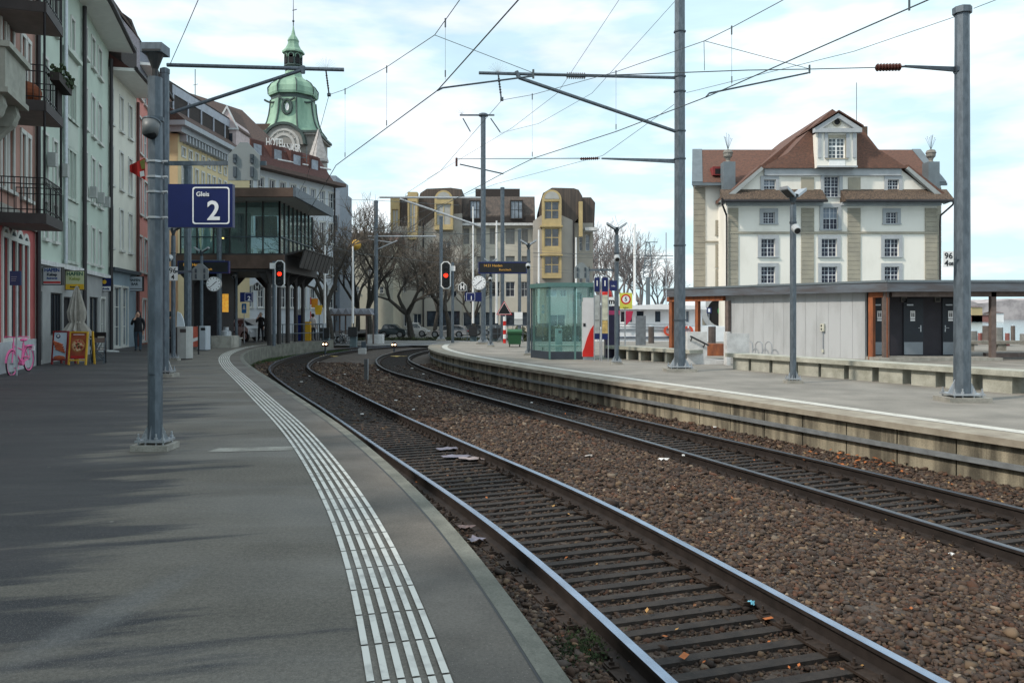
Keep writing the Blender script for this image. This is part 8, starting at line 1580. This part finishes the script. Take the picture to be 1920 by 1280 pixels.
def litter(x, y, z, w, d, m, label, thick=.012, rz=0):
    p = gp(x, y, z); mb = MB(m); n = 15; r2 = random.Random(int(x)); rr_ = [r2.uniform(.45, 1.15) for i in range(n)]; pts = [p+Vector((math.cos(6.28*i/n+rz)*w*rr_[i], math.sin(6.28*i/n+rz)*d*rr_[i], r2.uniform(0, .035))) for i in range(n)]; pc = p+Vector((0, 0, .03)); [mb.face([pts[i], pts[(i+1) % n], pc]) for i in range(n)]; tag(mb.build('litter_scrap'), label, 'litter', 'litter on the tracks')
litter(895, 1012, -.66, .10, .09, paper, 'lavender paper scrap between platform edge and near rail'); litter(874, 990, -.66, .13, .08, M('brown_paper', (.16, .12, .12), .7), 'brownish paper scrap just above the lavender one by the platform edge')
litter(840, 842, -.69, .25, .14, paper, 'uppermost of the pale scraps between the left track rails'); litter(850, 856, -.69, .32, .12, paper, 'long pale scrap between the left track rails'); litter(882, 861, -.69, .25, .14, M('pink_paper', (.30, .25, .25), .6), 'pinkish scrap right of the long pale scrap between the rails')
litter(1245, 862, -.66, .10, .035, wpap, 'white oblong litter on the middle gravel beside the right track', .03); litter(1784, 1041, -.65, .035, .035, wpap, 'white crumpled litter on the gravel at the right', .03); litter(1105, 855, -.66, .09, .05, M('pale_stone', (.35, .33, .31), .8), 'pale flat stone on the middle gravel', .03)
litter(1410, 1133, -.69, .035, .02, M('cyan_scrap', (.15, .45, .6), .5), 'blue plastic scrap beside the shiny rail'); litter(836, 936, -.66, .035, .03, wpap, 'tiny white scrap next to the near rail', .02)
litter(618, 668, -.69, .5, .35, M('yellow_box', (.55, .40, .12), .6), 'yellow-ochre slab lying across the far left track', .05); litter(748, 668, -.79, .5, .35, M('yellow_box', (.55, .40, .12), .6), 'yellow-ochre slab lying in the far right track', .05)
for i in range(26):
    y = rn.uniform(8, 40); x = rn.uniform(-.36*y+1, -.36*y+11); px_ = 960+FPX*x/y
    p = Vector((x, y, -.66)); mb = MB(wpap); mb.prism([p+Vector((math.cos(1.05*j)*.02*rn.uniform(.6, 1.3)*(1+y/20), math.sin(1.05*j)*.02*(1+y/20), 0)) for j in range(6)], (0, 0, .015)); tag(mb.build('litter_scrap'), 'tiny white scrap on the gravel', 'litter', 'tiny scraps on the gravel')
# grass tufts
def grass(label, pts, n, m, s=.06):
    mb = MB(m)
    for i in range(n):
        f = rn.random()*(len(pts)-1); k = int(f); a = Vector(pts[k]).lerp(Vector(pts[k+1]), f-k); p = a+Vector((rn.gauss(0, 1)*pts_w, rn.gauss(0, 1)*pts_w, 0)); h = s*rn.uniform(.4, 1.3); e = Vector((rn.uniform(-1, 1), rn.uniform(-1, 1), 0))*h*.7; w = Vector((rn.uniform(-1, 1), rn.uniform(-1, 1), 0)).normalized()*.010; mb.face([p-w, p+w, p+e+Vector((0, 0, h))])
    tag(mb.build('grass'), label, 'grass', kind='stuff')
gm_ = M('moss_grass', (.045, .075, .025), .9, 0, .4, 3); pts_w = .16
grass('green weeds on the gravel between the far platform wall and the left rail', [(-9.3, 27.5, -.69), (-10.8, 31.5, -.69), (-11.9, 36, -.69), (-12.2, 41, -.69), (-11.8, 46, -.69), (-10.6, 51, -.69)], 9000, gm_, .10)
pts_w = .10; grass('small patch of grass beside the near rail at the bottom of the photo', [(.42, 5.3, -.69), (.55, 5.75, -.69)], 1100, M('dark_moss', (.03, .05, .02), .9, 0, .4, 3), .016)
# marker post and white concrete lid between tracks
p = gp(686, 712, -.68); mb = MB(M('marker_grey', (.08, .085, .09), .6, .2, .1)); mb.box(p.x-.06, p.x+.06, p.y, p.y+.05, -.72, ztop(673, p.y)); mb.mat(steel_lt).box(p.x+.061, p.x+.085, p.y, p.y+.05, -.72, ztop(673, p.y)); tag(mb.build('marker_post'), 'short dark marker post on the gravel between the two tracks', 'post')
p = gp(678, 663, -.68); mb = MB(M('cable_box_pale', (.45, .45, .44), .7)); mb.box(p.x-.2, p.x+.2, p.y, p.y+.5, -.7, ztop(653, p.y)); mb.mat(steel_dk).box(p.x-.14, p.x+.14, p.y+.6, p.y+.7, -.7, ztop(641, p.y)); tag(mb.build('track_box'), 'pale cable box standing between the tracks near the crossing', 'cabinet')
